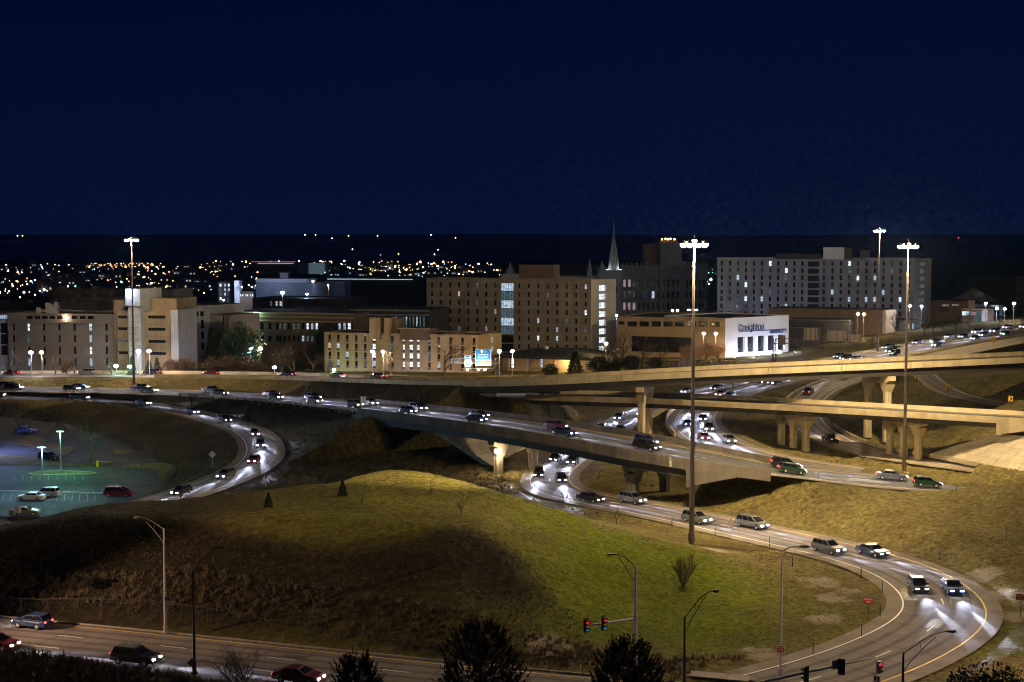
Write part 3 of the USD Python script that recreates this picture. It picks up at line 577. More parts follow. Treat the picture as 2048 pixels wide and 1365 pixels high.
def abutment(parent, key, p, drop, sign, wing=8.0, slab=.9, mat='concrete'):
    """The end wall under the deck and the wing walls beside the bank. sign +1: the bank lies before the span."""
    c = LINE[key]; i = nearest(c, p); hw = HALF[key]; q = c[i]; t = c[i + 1][:2] - c[i - 1][:2]; t /= np.linalg.norm(t); ang = math.atan2(t[1], t[0]); r = np.array([t[1], -t[0]])
    m = MB(); o = q[:2] - t * sign * .5
    m.box([o[0], o[1], q[2] - slab - .02 - drop / 2], (1.0, 2 * hw + .9, drop), ang)
    e = obj('abutment', m, mat, parent)
    for s in (-1, 1):
        a = q[:2] + r * s * (hw + .24); b = a - t * sign * wing
        top = q[2] - slab - .03; w = .36 * s * r
        v = [[*(a - w / 2), top], [*(a + w / 2), top], [*(b + w / 2), top], [*(b - w / 2), top], [*(a - w / 2), top - drop], [*(a + w / 2), top - drop], [*(b + w / 2), top - .5], [*(b - w / 2), top - .5]]
        obj('wing_wall', MB().add(v, [[0, 1, 2, 3], [4, 7, 6, 5], [0, 4, 5, 1], [1, 5, 6, 2], [2, 6, 7, 3], [3, 7, 4, 0]]), mat, parent)
abutment(BR['flyover'], 'flyover', SPAN['flyover'][0], 4.0, 1, 10, .42)
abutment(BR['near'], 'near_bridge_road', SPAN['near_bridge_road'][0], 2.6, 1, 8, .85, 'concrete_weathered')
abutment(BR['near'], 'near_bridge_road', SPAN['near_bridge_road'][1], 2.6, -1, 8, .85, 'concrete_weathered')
abutment(BR['middle'], 'middle_bridge_road', SPAN['middle_bridge_road'][0], 2.2, 1, 8, .34)
abutment(BR['middle'], 'middle_bridge_road', SPAN['middle_bridge_road'][1], 2.2, -1, 8, .34)
# concrete slope paving at the bridge ends, cast in slabs
def slope_paving(name, label, c00, c10, c11, c01, nu, nv, lift=.12):
    x = thing(name, label, 'slope paving'); c00, c10, c11, c01 = map(np.asarray, (c00, c10, c11, c01))
    f = lambda u, v: c00 * (1 - u) * (1 - v) + c10 * u * (1 - v) + c11 * u * v + c01 * (1 - u) * v
    for a in range(nu):
        for b in range(nv):
            u0, u1, v0, v1 = (a + .015) / nu, (a + .985) / nu, (b + .02) / nv, (b + .98) / nv
            top = []
            for u, v in ((u0, v0), (u1, v0), (u1, v1), (u0, v1)):
                p = f(u, v).copy(); top.append(p + [0, 0, lift])
            low = [p - [0, 0, .9] for p in top]; v = top + low
            obj('slab', MB().add(v, [[0, 1, 2, 3], [4, 7, 6, 5], [0, 4, 5, 1], [1, 5, 6, 2], [2, 6, 7, 3], [3, 7, 4, 0]]), 'concrete_pale', x)
    return x
slope_paving('slope_paving', 'broad pale concrete slope paving under the right end of the middle bridge', at(1862, 908, .1), at(2062, 948, -.6), at(2085, 878, 5.0), at(1992, 868, 5.0), 8, 5)
slope_paving('slope_paving', 'lit concrete slope paving seen under the left end of the near bridge', at(985, 934, -.1), at(1064, 888, .1), at(980, 856, 3.8), at(868, 858, 5.2), 5, 4)
slope_paving('slope_paving', 'small concrete slope paving under the left end of the middle bridge', at(1112, 838, .4), at(1146, 818, .3), at(1100, 806, 4.4), at(1076, 808, 4.6), 3, 3)
slope_paving('slope_paving', 'dim concrete slope paving under the left end of the flyover', at(985, 822, 2.2), at(1040, 812, 2.2), at(940, 792, 7.0), at(905, 797, 7.0), 4, 3)
# retaining walls
def low_wall(name, label, line, o, z0, z1, thick=.35, mat='concrete', joint=10):
    x = thing(name, label, 'wall'); n = len(line)
    for k in range(0, n - 1, joint // 2):
        s = line[k:min(k + joint // 2, n - 1) + 1].copy()
        if len(s) < 2: continue
        d = s[-1] - s[-2]; s[-1] = s[-1] - d * .02
        obj('panel', sweep(s, [(o - thick / 2, z0), (o + thick / 2, z0), (o + thick / 2, z1), (o - thick / 2, z1)]), mat, x)
c = LINE['right_ramp']; q = c[nearest(c, at(1600, 850, .2)):]
low_wall('retaining_wall', 'long low retaining wall along the near side of the curving right ramp', q, -4.95, -2.2, .75, mat='concrete')
c = LINE['merge_ramp']; q = c[nearest(c, at(1430, 805, 1.3)):nearest(c, at(1412, 872, 2)) + 1]
low_wall('retaining_wall', 'curved low wall beside the ramp seen between the middle and near bridges', q, 6.3, -1.2, .95)
c = LINE['loop_ramp']; q = c[nearest(c, at(1310, 815, .6)):nearest(c, at(1180, 895, 0)) + 1]
low_wall('retaining_wall', 'straight low wall between the two ramps behind the near bridge', q, -4.9, -.8, .85)
c = LINE['right_ramp']; q = c[nearest(c, at(1760, 740, 5)):nearest(c, at(1590, 805, 1.6)) + 1]
low_wall('kerb_wall', 'pale kerb wall along the inside of the right ramp under the flyover', q, 5.6, -.6, .3)

# ------------------------------------------------------------------ high masts
def high_mast(label, bpx, bpy, zb, depth, top, I, heads=8, r0=.36, tone=WARM, aims=()):
    b = atd(bpx, bpy, depth); H = top
    x = thing('high_mast_light', label, 'light mast', b, group=None)
    m = MB(); zz = np.linspace(0, H, 12); m.tube([[0, 0, z] for z in zz], np.interp(zz, [0, H], [r0, .13]), 12)
    obj('pole', m, 'mast_steel', x, smooth=40)
    m = MB(); m.cyl((0, 0, -.5), .95, .62, 16); m.cyl((0, 0, .12), .6, .12, 12)
    for k in range(8): m.cyl((.48 * math.cos(k * .785), .48 * math.sin(k * .785), .2), .05, .18, 6)
    obj('foundation', m, 'concrete', x)
    obj('winch_collar', MB().cyl((0, 0, 1.0), r0 + .1, 1.1, 12), 'mast_steel', x)
    m = MB(); g = np.linspace(0, 2 * math.pi, 25); m.tube(np.stack([.95 * np.cos(g), .95 * np.sin(g), 0 * g + H + .1], 1), .05, 6, False)
    for k in range(4): m.tube([[0, 0, H + .15], [.95 * math.cos(k * 1.571 + .4), .95 * math.sin(k * 1.571 + .4), H + .1]], .05, 5)
    m.cyl((0, 0, H - .3), .3, .7, 10); m.cyl((0, 0, H + .4), .07, .5, 6)
    obj('lamp_ring', m, 'dark_metal', x)
    for k in range(heads):
        a = k * 2 * math.pi / heads + .3; u = np.array([math.cos(a), math.sin(a), 0]); c0 = u * 1.45
        m = MB(); m.tube([c0 + [0, 0, H + .34], c0 + [0, 0, H + .2], c0 + [0, 0, H - .16]], [.13, .22, .40], 10); m.tube([u * .95 + [0, 0, H + .1], c0 + [0, 0, H + .25]], .05, 5)
        h = obj('luminaire', m, 'dark_metal', x)
        m = MB(); m.tube([c0 + [0, 0, H - .14], c0 + [0, 0, H - .45], c0 + [0, 0, H - .66]], [.42, .42, .16], 10); obj('lens', m, 'mast_glow', h)
    for k in range(2):
        lamp_light(x, 'lamp', (1.15 * (1 if k else -1), -.3, H - .95), tone, I / 2, .3)
    for tgt, Ia, cone in aims:                                          # luminaires turned to one side
        tgt = np.asarray(tgt, float) - b; q = np.array([0, 0, H - .95]); u = tgt - q; s = np.array([u[0], u[1], 0]) / np.linalg.norm(u[:2]); lamp_light(x, 'lamp', q + s * 1.3, tone, Ia, .3, aim=u - s * 1.3, cone=cone, soft=.7)
    return x
high_mast('tallest light mast in the middle, its foot on the green hill by a bare bush', 1383, 1098, 1.2, 182, 39.6, 24000, aims=(((-17, 201, 9), 78000, 19), ((48, 212, 0), 34000, 40)))
high_mast('light mast with the brightest lamp cluster, standing beside the right ramp with a black base', 1808, 946, -1.4, 258, 41.6, 46000)
high_mast('light mast behind the flyover at right, just left of the brightest one', 1755, 722, 4, 440, 40.5, 30000)
high_mast('light mast at far left in front of the stair tower building', 268, 771.5, 2, 374, 38.6, 15000)
# ------------------------------------------------------------------ vehicles (origin on the road under the middle, front towards +x)
SHAPES = {
    'sedan': dict(L=4.7, W=1.8, body=[(-2.35, .30), (-2.33, .80), (-2.2, .95), (-1.35, 1.0), (1.0, .98), (2.0, .84), (2.32, .66), (2.35, .32)], cabin=[(-1.75, .97), (-1.05, 1.40), (.25, 1.43), (1.15, .97)]),
    'suv': dict(L=4.7, W=1.86, body=[(-2.35, .36), (-2.35, 1.0), (-2.2, 1.08), (1.0, 1.08), (2.05, .98), (2.33, .75), (2.35, .38)], cabin=[(-2.25, 1.05), (-1.95, 1.66), (-1.6, 1.72), (.2, 1.70), (1.2, 1.05)]),
    'minivan': dict(L=5.0, W=1.9, body=[(-2.5, .32), (-2.5, 1.0), (-2.4, 1.06), (1.3, 1.04), (2.2, .88), (2.46, .68), (2.5, .34)], cabin=[(-2.42, 1.02), (-2.2, 1.66), (-1.9, 1.74), (.45, 1.72), (1.75, 1.0)]),
    'hatchback': dict(L=4.1, W=1.72, body=[(-2.05, .30), (-2.05, .85), (-1.95, .98), (.85, .98), (1.75, .86), (2.02, .64), (2.05, .32)], cabin=[(-1.98, .95), (-1.55, 1.44), (-1.2, 1.5), (.15, 1.48), (1.1, .95)]),
    'pickup': dict(L=5.4, W=1.92, body=[(-2.7, .42), (-2.7, 1.04), (-.7, 1.06), (1.2, 1.08), (2.4, 1.0), (2.66, .8), (2.7, .44)], cabin=[(-.75, 1.04), (-.6, 1.70), (.6, 1.72), (1.35, 1.04)]),
}
def make_car(proto, shape, paint, lit):
    s = SHAPES[shape]; W, hwid = s['W'], s['W'] / 2
    wx = (s['L'] * .5 - .88, -(s['L'] * .5 - .92)); arch = .36
    low = Polygon(s['body'])
    for x in wx: low = low.difference(Polygon([(x + arch * math.cos(a), .33 + arch * math.sin(a)) for a in np.linspace(0, 2 * math.pi, 15)[:-1]]))
    lo = trimesh.creation.extrude_polygon(low, W, engine='earcut'); cb = trimesh.creation.extrude_polygon(Polygon(s['cabin']), W - .08, engine='earcut')
    def place(m, w, base):
        v = m.vertices; y = v[:, 2] - w / 2; z = v[:, 1]; k = 1 - np.clip(z - base, 0, None) * .30
        nose = np.clip((np.abs(v[:, 0]) - s['L'] / 2 + .45) / .45, 0, 1) * .09
        return np.stack([v[:, 0], y * k * (1 - nose), z], 1)
    mb = MB(); mb.add(place(lo, W, .95), lo.faces[:, ::-1]); mb.add(place(cb, W - .08, .95), cb.faces[:, ::-1])
    mb.box((s['L'] / 2 - .04, 0, .44), (.1, W * .9, .2)); mb.box((-s['L'] / 2 + .04, 0, .46), (.1, W * .9, .22))
    for q in (-1, 1): mb.box((s['cabin'][-1][0] - .25, q * (hwid + .07), 1.02), (.14, .16, .12))
    obj('body', mb, 'paint_' + paint, proto)
    c = np.array(s['cabin']); yw = lambda z, w=(W - .08) / 2: w * (1 - max(0, z - .95) * .30) + .008
    top = c[:, 1].max(); front, rear = c[-1], c[0]
    fa, fb = c[-1], c[-2]; ra, rb = c[0], c[1]
    def band(a, b, n, t0=.12, t1=.88):
        p, q = a + (b - a) * t0, a + (b - a) * t1; d = np.array([n, 0.004]); p, q = p + d, q + d
        return [[p[0], -yw(p[1]) + .1, p[1]], [p[0], yw(p[1]) - .1, p[1]], [q[0], yw(q[1]) - .12, q[1]], [q[0], -yw(q[1]) + .12, q[1]]]
    obj('windscreen', MB().quad(*band(fa, fb, .02)), 'window_glass', proto)
    obj('rear_window', MB().quad(*band(ra, rb, -.02)[::-1]), 'window_glass', proto)
    z0, z1 = c[0][1] + .09, top - .09
    def xat(side, z): return np.interp(z, sorted([side[0][1], side[1][1]]), [p[0] for p in sorted(side, key=lambda p: p[1])])
    for q in (-1, 1):
        m = MB(); a0, a1, b0, b1 = xat((ra, rb), z0) + .12, xat((fa, fb), z0) - .16, xat((ra, rb), z1) + .1, xat((fa, fb), z1) - .08
        n = 3 if shape in ('suv', 'minivan') else 2 if shape != 'pickup' else 1
        for k in range(n):
            u0, u1 = k / n + .015, (k + 1) / n - .015
            m.quad(*[[A, q * yw(z), z] for A, z in ((a0 + (a1 - a0) * u0, z0), (a0 + (a1 - a0) * u1, z0), (b0 + (b1 - b0) * u1, z1), (b0 + (b1 - b0) * u0, z1))][::(1 if q < 0 else -1)])
        obj('side_window', m, 'window_glass', proto)
    for x in wx:
        for q in (-1, 1):
            y = q * (hwid - .12)
            w = obj('wheel', MB().tube([[x, y - .1, .33], [x, y + .1, .33]], .32, 14), 'tyre', proto)
            obj('rim', MB().tube([[x, y + q * .09, .33], [x, y + q * .115, .33]], .19, 8), 'sign_silver', w)
    hz = s['body'][-2][1] - .02
    for q in (-1, 1):
        obj('headlight', MB().box((s['L'] / 2 - .03, q * (hwid - .34), hz), (.12, .36, .17)), 'headlight_glow' if lit else 'sign_silver', proto)
        obj('tail_light', MB().box((-s['L'] / 2 + .02, q * (hwid - .26), s['body'][1][1] - .06), (.08, .3, .18)), 'taillight_glow' if lit else 'sign_red', proto)
    if lit:
        lamp_light(proto, 'beam', (s['L'] / 2 + .12, 0, hz), (.66, .72, 1.0), HEADLIGHT, .12, aim=(1, 0, -.03), cone=20, soft=1.0)
        lamp_light(proto, 'far_beam', (s['L'] / 2 + .12, 0, hz + .02), (.66, .72, 1.0), HEADLIGHT * 10, .12, aim=(1, 0, -.045), cone=3.6, soft=1.0)
HEADLIGHT = 2600
CARS = {}
def car_kind(shape, paint, lit):
    k = '%s_%s_%s' % (paint, shape, 'lit' if lit else 'parked')
    if k not in CARS:
        CARS[k] = kind_of(k); make_car(CARS[k], shape, paint, lit)
    return CARS[k]
PALETTE = [('black', 'suv'), ('blue', 'hatchback'), ('grey', 'minivan'), ('maroon', 'sedan'), ('black', 'sedan'), ('green', 'hatchback'), ('grey', 'suv'), ('black', 'pickup'), ('blue', 'sedan'), ('black', 'hatchback'), ('grey', 'sedan')]
ORD = ['first', 'second', 'third', 'fourth', 'fifth', 'sixth', 'seventh', 'eighth', 'ninth', 'tenth', 'eleventh', 'twelfth', 'thirteenth', 'fourteenth', 'fifteenth', 'sixteenth', 'seventeenth', 'eighteenth', 'nineteenth', 'twentieth', 'twenty-first', 'twenty-second', 'twenty-third', 'twenty-fourth'] + ['twenty-' + q for q in ('fifth', 'sixth', 'seventh', 'eighth', 'ninth')] + ['thirtieth'] + ['thirty-' + q for q in ('first', 'second', 'third', 'fourth', 'fifth', 'sixth', 'seventh', 'eighth', 'ninth')] + ['fortieth'] + ['forty-' + q for q in ('first', 'second', 'third', 'fourth', 'fifth')]
def traffic(key, off, s0, s1, gap, where, group, seed, reverse=False, from_end='counted from the far end'):
    """Cars one behind the other in a lane."""
    rng = random.Random(seed); c = LINE[key]; o = off(hw_of(key)) if callable(off) else off
    q = c.copy(); q[:, :2] += sides(c) * np.broadcast_to(o, (len(c),))[:, None]; s, n = s0, 0
    while s < s1:
        p, h, sl = along(q, s)
        paint, shape = PALETTE[rng.randrange(len(PALETTE))]
        word = {'tan': 'beige'}.get(paint, paint)
        if reverse: h += math.pi; sl = -sl
        copy_of(car_kind(shape, paint, True), {'suv': 'sport_utility_car'}.get(shape, shape), '%s %s, %s %s' % (word, {'suv': 'off-roader'}.get(shape, shape), ORD[n], where),
                'car', (p[0], p[1], p[2] + .012), h, group, instance=False, tilt=-sl)
        s += gap * rng.uniform(.8, 1.25); n += 1
LN = length
S = lambda key, p: nearest(LINE[key], p) * LN(LINE[key]) / (len(LINE[key]) - 1)
traffic('near_bridge_road', -2.3, S('near_bridge_road', at(10, 778, 3)), S('near_bridge_road', at(1850, 972, 3.4)), 20, 'from the left in the far lane of the near bridge', 'cars with lit headlights on the near bridge road', 1)
traffic('near_bridge_road', 1.9, S('near_bridge_road', at(40, 778, 3)), S('near_bridge_road', at(1860, 972, 3.4)), 20, 'from the left in the near lane of the near bridge', 'cars with lit headlights on the near bridge road', 2)
traffic('loop_ramp', lambda h: h * 0 + 1.9, 95, LN(LINE['loop_ramp']) - 24, 22, 'from the top in the inner lane of the curving ramp', 'cars with lit headlights on the long curving ramp', 3)
traffic('loop_ramp', lambda h: h * 0 - 1.9, 88, LN(LINE['loop_ramp']) - 20, 24, 'from the top in the outer lane of the curving ramp', 'cars with lit headlights on the long curving ramp', 4)
traffic('merge_ramp', lambda h: h * 0 - 1.8, 95, S('merge_ramp', at(1465, 898, 3.2)), 22, 'from the top in the left lane of the merging ramp', 'cars with lit headlights on the merging ramp', 5)
traffic('merge_ramp', lambda h: h * 0 + 1.8, 104, S('merge_ramp', at(1465, 898, 3.2)), 26, 'from the top in the right lane of the merging ramp', 'cars with lit headlights on the merging ramp', 6)
traffic('left_loop', .2, S('left_loop', at(0, 794, 1.7)), S('left_loop', at(345, 996, -2.2)), 18, 'from the top on the left loop ramp', 'cars with lit headlights on the left loop ramp', 7)
traffic('flyover', -2.4, S('flyover', at(5, 752, 3)), S('flyover', at(830, 768, 8.5)), 24, 'from the left with red tail lights on the flyover', 'cars with red tail lights on the flyover road', 8, reverse=True)
traffic('middle_bridge_road', -2.2, S('middle_bridge_road', at(1080, 790, 7.2)), S('middle_bridge_road', at(1180, 793, 7.3)), 16, 'from the left with red tail lights on the middle bridge', 'cars with red tail lights on the middle bridge', 9, reverse=True)
traffic('right_ramp', 1.6, S('right_ramp', at(1700, 758, 4)), S('right_ramp', at(1720, 900, -1)), 34, 'from the top with red tail lights on the right ramp', 'cars with red tail lights on the right ramp', 10, reverse=True)
traffic('street', 3.6, S('street', at(20, 1283, 0)), S('street', at(760, 1352, 0)), 20, 'from the left in the nearest lane of the street', 'cars on the street below the hill', 15)
traffic('street', -4.2, S('street', at(40, 1256, 0)), S('street', at(140, 1263, 0)), 14, 'from the left at the far kerb of the street', 'cars with red tail lights at the kerb', 14, reverse=True)
# parked cars
def parked(px_, py_, rot, shape, paint, label, group='cars in the car park', lotpark=True, d=None):
    p = on_lot(px_, py_, .012) if lotpark else (onpx(px_, py_) if d is None else atd(px_, py_, d))
    copy_of(car_kind(shape, paint, False), {'suv': 'sport_utility_car'}.get(shape, shape), label, 'car', p, rot, group)
parked(62, 1001, math.pi - .06, 'sedan', 'white', 'white sedan parked in front of the silver car in the car park')
parked(92, 994, math.pi - .1, 'suv', 'silver', 'silver off-road car parked behind the white sedan')
parked(238, 993, -.03, 'minivan', 'maroon', 'dark red minivan parked alone near the right end of the car park')
parked(50, 1031, .08, 'sedan', 'grey', 'grey sedan half hidden by the dark bank at the left edge', lotpark=True)
parked(98, 921, -.5, 'suv', 'black', 'black off-road car driving through the car park behind the blue lamp')
parked(52, 866, .05, 'sedan', 'blue', 'dark blue sedan under the bare tree at the back of the car park')

# ------------------------------------------------------------------ street furniture
def arm_lamp(name, label, base, H, side, reach, rise, mat='galvanised', group='unlit street lamps'):
    """A cobra head lamp on a curved truss arm; side: unit vector of the arm."""
    x = thing(name, label, 'street lamp', base); u = np.array([*side, 0.0]); u /= np.linalg.norm(u)
    zz = np.array([0, H * .5, H]); obj('pole', MB().tube([[0, 0, z] for z in zz], [.16, .125, .085], 10), mat, x)
    obj('base_plate', MB().cyl((0, 0, -.1), .3, .22, 10).cyl((0, 0, .1), .2, .5, 10), mat, x)
    t = np.linspace(0, 1, 9); up = np.array([u * reach * (a * .84) + [0, 0, H - .15 + rise * math.sin(a * 1.5)] for a in t])
    m = MB(); m.tube(up, .045, 6); lo = np.array([u * reach * a * .62 + [0, 0, H - 1.7 + (rise + 1.1) * (a ** .8)] for a in t]); m.tube(lo, .035, 6)
    m.tube([up[3], (lo[4] + lo[5]) / 2], .025, 5); obj('arm', m, mat, x)
    e = up[-1]; v = u * reach * .17; n = np.array([-u[1], u[0], 0])
    m = MB(); w = [.07, .17, .19, .12]
    for k in range(3):
        a, b = e + v * (k / 3) * 1.0, e + v * ((k + 1) / 3); wa, wb = w[k], w[k + 1]
        m.add([a - n * wa - [0, 0, .09], a + n * wa - [0, 0, .09], a + n * wa * .6 + [0, 0, .09], a - n * wa * .6 + [0, 0, .09], b - n * wb - [0, 0, .09], b + n * wb - [0, 0, .09], b + n * wb * .6 + [0, 0, .09], b - n * wb * .6 + [0, 0, .09]],
              [[0, 1, 5, 4], [1, 2, 6, 5], [2, 3, 7, 6], [3, 0, 4, 7], [0, 3, 2, 1], [4, 5, 6, 7]])
    h = obj('lamp_head', m, mat, x)
    obj('lens', MB().ball(e + v * .6 - [0, 0, .1], .13, 1, (1.2, 1, .6)), 'blind_glass', h)
    return x
lamp_a = arm_lamp('street_lamp', 'tall grey unlit street lamp at left with its arm pointing left', at(331, 1264, .2), 10.8, (-1, -.15), 2.9, 1.35, 'pink_galvanised')
arm_lamp('street_lamp', 'dark unlit street lamp left of the bare shrub, arm pointing right', at(389, 1346, .3), 9.6, (1, .12), 2.9, 2.3, 'weathered_steel')
arm_lamp('street_lamp', 'dark unlit street lamp on the street between the evergreens, arm pointing right', np.array([14.6, 118.5, 0]), 8.6, (1, .1), 2.9, 2.3, 'weathered_steel')
arm_lamp('street_lamp', 'black unlit street lamp with braced arm at the bottom right corner', np.array([31.5, 112.5, .1]), 7.2, (1, .1), 4.3, 1.75, 'dark_metal')
# slim lamp with a curved neck
b = at(1561, 1352, 0); x = thing('street_lamp', 'slim grey lamp with a curved neck carrying the round red sign', 'street lamp', b)
obj('base_plate', MB().box((0, 0, .35), (.42, .42, .8)), 'pink_galvanised', x)
g = np.linspace(0, math.pi / 2, 8)
obj('pole', MB().tube([[0, 0, .7], [0, 0, 5], [0, 0, 11.2]] + [[.95 * (1 - math.cos(a)), 0, 11.2 + .95 * math.sin(a)] for a in g[1:]] + [[1.7, 0, 12.17]], [.12, .1, .075] + [.06] * 8, 9), 'pink_galvanised', x, smooth=40)
h = obj('lamp_head', MB().box((2.05, 0, 12.17), (.95, .34, .13)).box((2.05, 0, 12.26), (.7, .24, .06)), 'dark_metal', x); obj('lens', MB().box((2.1, 0, 12.09), (.6, .26, .05)), 'blind_glass', h)

def sign_frame(p, yaw):
    """Right, up and outward of a board that faces the heading yaw."""
    n = np.array([math.cos(yaw), math.sin(yaw), 0]); r = np.array([-n[1], n[0], 0]); return frame(p, r, [0, 0, 1.0], n)
def board(parent, name, poly, M4, mat, thick=.02, z=0.0):
    T = M4.copy(); T[:3, 3] = M4[:3, 3] + M4[:3, 2] * z
    return obj(name, MB().prism(poly, thick, T), mat, parent)
def words(parent, text, h, M4, mat, z=.025, dx=0.0, dy=0.0, bold=True, sx=1.0, name='lettering'):
    m = meshkit.text_mesh(text, h, .006, bold); w = m.bounds[1][0] - m.bounds[0][0]
    v = m.vertices.copy(); v[:, 0] = (v[:, 0] - m.bounds[0][0] - w / 2) * sx + dx; v[:, 1] += dy - h / 2; v[:, 2] += z
    return obj(name, (v @ M4[:3, :3].T + M4[:3, 3], m.faces), mat, parent)
CAM_YAW = lambda p: math.atan2(-p[1], -p[0])
rect = lambda w, h: [(-w / 2, -h / 2), (w / 2, -h / 2), (w / 2, h / 2), (-w / 2, h / 2)]
disc = lambda r, n=24: [(r * math.cos(a), r * math.sin(a)) for a in np.linspace(0, 2 * math.pi, n, endpoint=False)]
diamond = lambda s: [(0, -s), (s, 0), (0, s), (-s, 0)]
def post(parent, h, r=.035, mat='dark_metal'): return obj('post', MB().cyl((0, 0, -.3), r, h + .3, 6), mat, parent)
# do not enter sign on the slim lamp
p = b + np.array([-.05, -.17, 2.55]); x = thing('no_entry_sign', 'square white sign with red disc reading DO NOT ENTER on the slim lamp', 'sign', p); F = sign_frame((0, 0, 0), CAM_YAW(p))
board(x, 'panel', rect(.76, .76), F, 'sign_white'); board(x, 'red_disc', disc(.34), F, 'sign_red', .01, .022); board(x, 'white_bar', rect(.5, .1), F, 'sign_white', .006, .034)
words(x, 'DO NOT', .085, F, 'sign_white', .034, dy=.17); words(x, 'ENTER', .085, F, 'sign_white', .034, dy=-.17)
def wrong_way(px_, py_, label):
    p = onpx(px_, py_); x = thing('wrong_way_sign', label, 'sign', p); F = sign_frame((0, -.05, 2.15), CAM_YAW(p)); post(x, 2.5)
    board(x, 'panel', rect(1.07, .62), F, 'sign_red'); words(x, 'WRONG', .17, F, 'sign_white', dy=.14); words(x, 'WAY', .17, F, 'sign_white', dy=-.14)
wrong_way(1736, 1242, 'red WRONG WAY sign on the grass inside the bend of the ramp')
wrong_way(2041, 1235, 'red WRONG WAY sign at the right edge outside the bend')
def diamond_sign(px_, py_, s, hpost, label, mat='sign_back', depth=None, black=None):
    p = onpx(px_, py_) if depth is None else atd(px_, py_, depth); x = thing('diamond_sign', label, 'sign', p); post(x, hpost + .2, .04, 'galvanised')
    F = sign_frame((0, -.06, hpost), CAM_YAW(p)); board(x, 'panel', diamond(s), F, mat)
    if black: board(x, 'border', diamond(s * .9), F, 'sign_black', .004, .021); board(x, 'face', diamond(s * .83), F, mat, .004, .026); words(x, '75', s * .5, F, 'sign_black', .032)
    return x
diamond_sign(1462, 1081, .62, 2.3, 'back of a diamond road sign on the grass beside the curving ramp', 'sign_silver')
diamond_sign(425, 936, .72, 2.5, 'pale diamond sign back inside the left loop ramp', 'sign_silver')
diamond_sign(613, 781, .9, 1.5, 'small diamond sign back on the bank below the flyover at left', 'sign_back')
diamond_sign(1985, 694, 1.1, 2.2, 'yellow diamond warning sign beside the freeway at right', 'sign_yellow', black=True)
p = at(386, 1352, .3); x = thing('diamond_sign', 'brown diamond sign back low on the dark lamp by the street', 'sign', p + [-.05, -.2, 1.3]); board(x, 'panel', diamond(.42), sign_frame((0, 0, 0), CAM_YAW(p)), 'sign_back'); board(x, 'bracket', rect(.1, .9), sign_frame((0, .06, 0), CAM_YAW(p)), 'dark_metal')
for px_, py_, lab in ((1833, 766, 'yellow chevron sign at the top of the small ramp'), (1895, 786, 'yellow chevron sign at the middle of the small ramp'), (2021, 812, 'yellow chevron sign at the right end of the small ramp')):
    p = onpx(px_, py_); x = thing('chevron_sign', lab, 'sign', p); post(x, 1.6); F = sign_frame((0, -.05, 1.5), CAM_YAW(p) - .3); board(x, 'panel', rect(.9, 1.15), F, 'sign_yellow')
    board(x, 'chevron', [(-.3, .45), (.0, .45), (.36, 0), (.0, -.45), (-.3, -.45), (.06, 0)], F, 'sign_black', .008, .022)
p = LINE['near_bridge_road'][nearest(LINE['near_bridge_road'], at(771, 820, 6.6))] + np.array([-4.6, -6.4, -.1]); x = thing('object_marker', 'pair of narrow pale marker boards at the left end of the near bridge', 'sign', p); post(x, 3.2, .04)
for q in (-.28, .28): board(x, 'panel', rect(.42, 1.7), sign_frame((q, -.06, 2.6), CAM_YAW(p)), 'sign_white')
p = on_lot(36, 1054); x = thing('car_park_sign', 'pair of small white sign panels on a post at the car park edge', 'sign', p); post(x, 3.0)
for q in (-.32, .32): board(x, 'panel', rect(.5, .95), sign_frame((q, -.06, 2.7), CAM_YAW(p)), 'sign_silver')
# plates on the left street lamp
p = at(331, 1264, .2) + np.array([.15, -.2, 3.3]); x = thing('lamp_plates', 'small blue and pink plates strapped to the tall left street lamp', 'sign', p); F = sign_frame((0, 0, 0), CAM_YAW(p))
board(x, 'blue_plate', [(-.15, .05), (.3, .05), (.3, .42), (-.15, .42)], F, 'lettering_blue'); board(x, 'pink_plate', [(-.05, -.55), (.3, -.55), (.3, .0), (-.05, .0)], F, 'pink_galvanised')
# delineator posts along the roads
for k, (px_, py_) in enumerate([(1344, 1053), (1430, 1073), (1539, 1096), (1585, 1134), (1722, 1158), (1765, 1186), (1880, 1122), (2012, 1083), (1760, 1236), (1723, 1277), (1626, 1312), (1199, 958), (1040, 945), (1574, 948), (1594, 954), (1636, 960), (1913, 984), (1374, 1018), (1684, 790), (1693, 808), (128, 806), (278, 800), (316, 824), (360, 800), (20, 796)]):
    p = onpx(px_, py_); x = thing('marker_post', 'thin dark marker post ' + ('beside the outer bend of the curving ramp' if px_ in (1880, 2012) else 'inside the bend of the curving ramp' if k < 10 else 'on the grass below the bridges' if px_ > 1000 else 'beside the left loop ramp'), 'marker post', p, group='thin marker posts beside the roads')
    post(x, 1.35 if k < 11 else 1.1, .045); obj('reflector', MB().box((0, -.05, 1.2 if k < 11 else .95), (.09, .02, .14)), 'sign_back', x)
# guard rail at the left end of the near bridge
c = LINE['near_bridge_road']; q = offset(c[nearest(c, at(405, 787, 4.2)):nearest(c, at(782, 820, 6.7)) + 1], HALF['near_bridge_road'] + .3)
x = thing('guard_rail', 'steel guard rail on posts along the bank left of the near bridge', 'guard rail')
obj('rail', sweep(q, [(.0, .45), (.08, .45), (.03, .53), (.1, .6), (.03, .67), (.08, .76), (.0, .76)]), 'galvanised', x)
for k in np.arange(0, LN(q) - 8, 3.0):
    p, h, _ = along(q, k); obj('post', MB().box((p[0], p[1], p[2] + .1), (.16, .14, 1.3), h), 'weathered_steel', x)
for k in np.arange(LN(q) - 8, LN(q), .9):
    p, h, _ = along(q, k); obj('post', MB().box((p[0], p[1], p[2] + .1), (.16, .14, 1.3), h), 'weathered_steel', x)
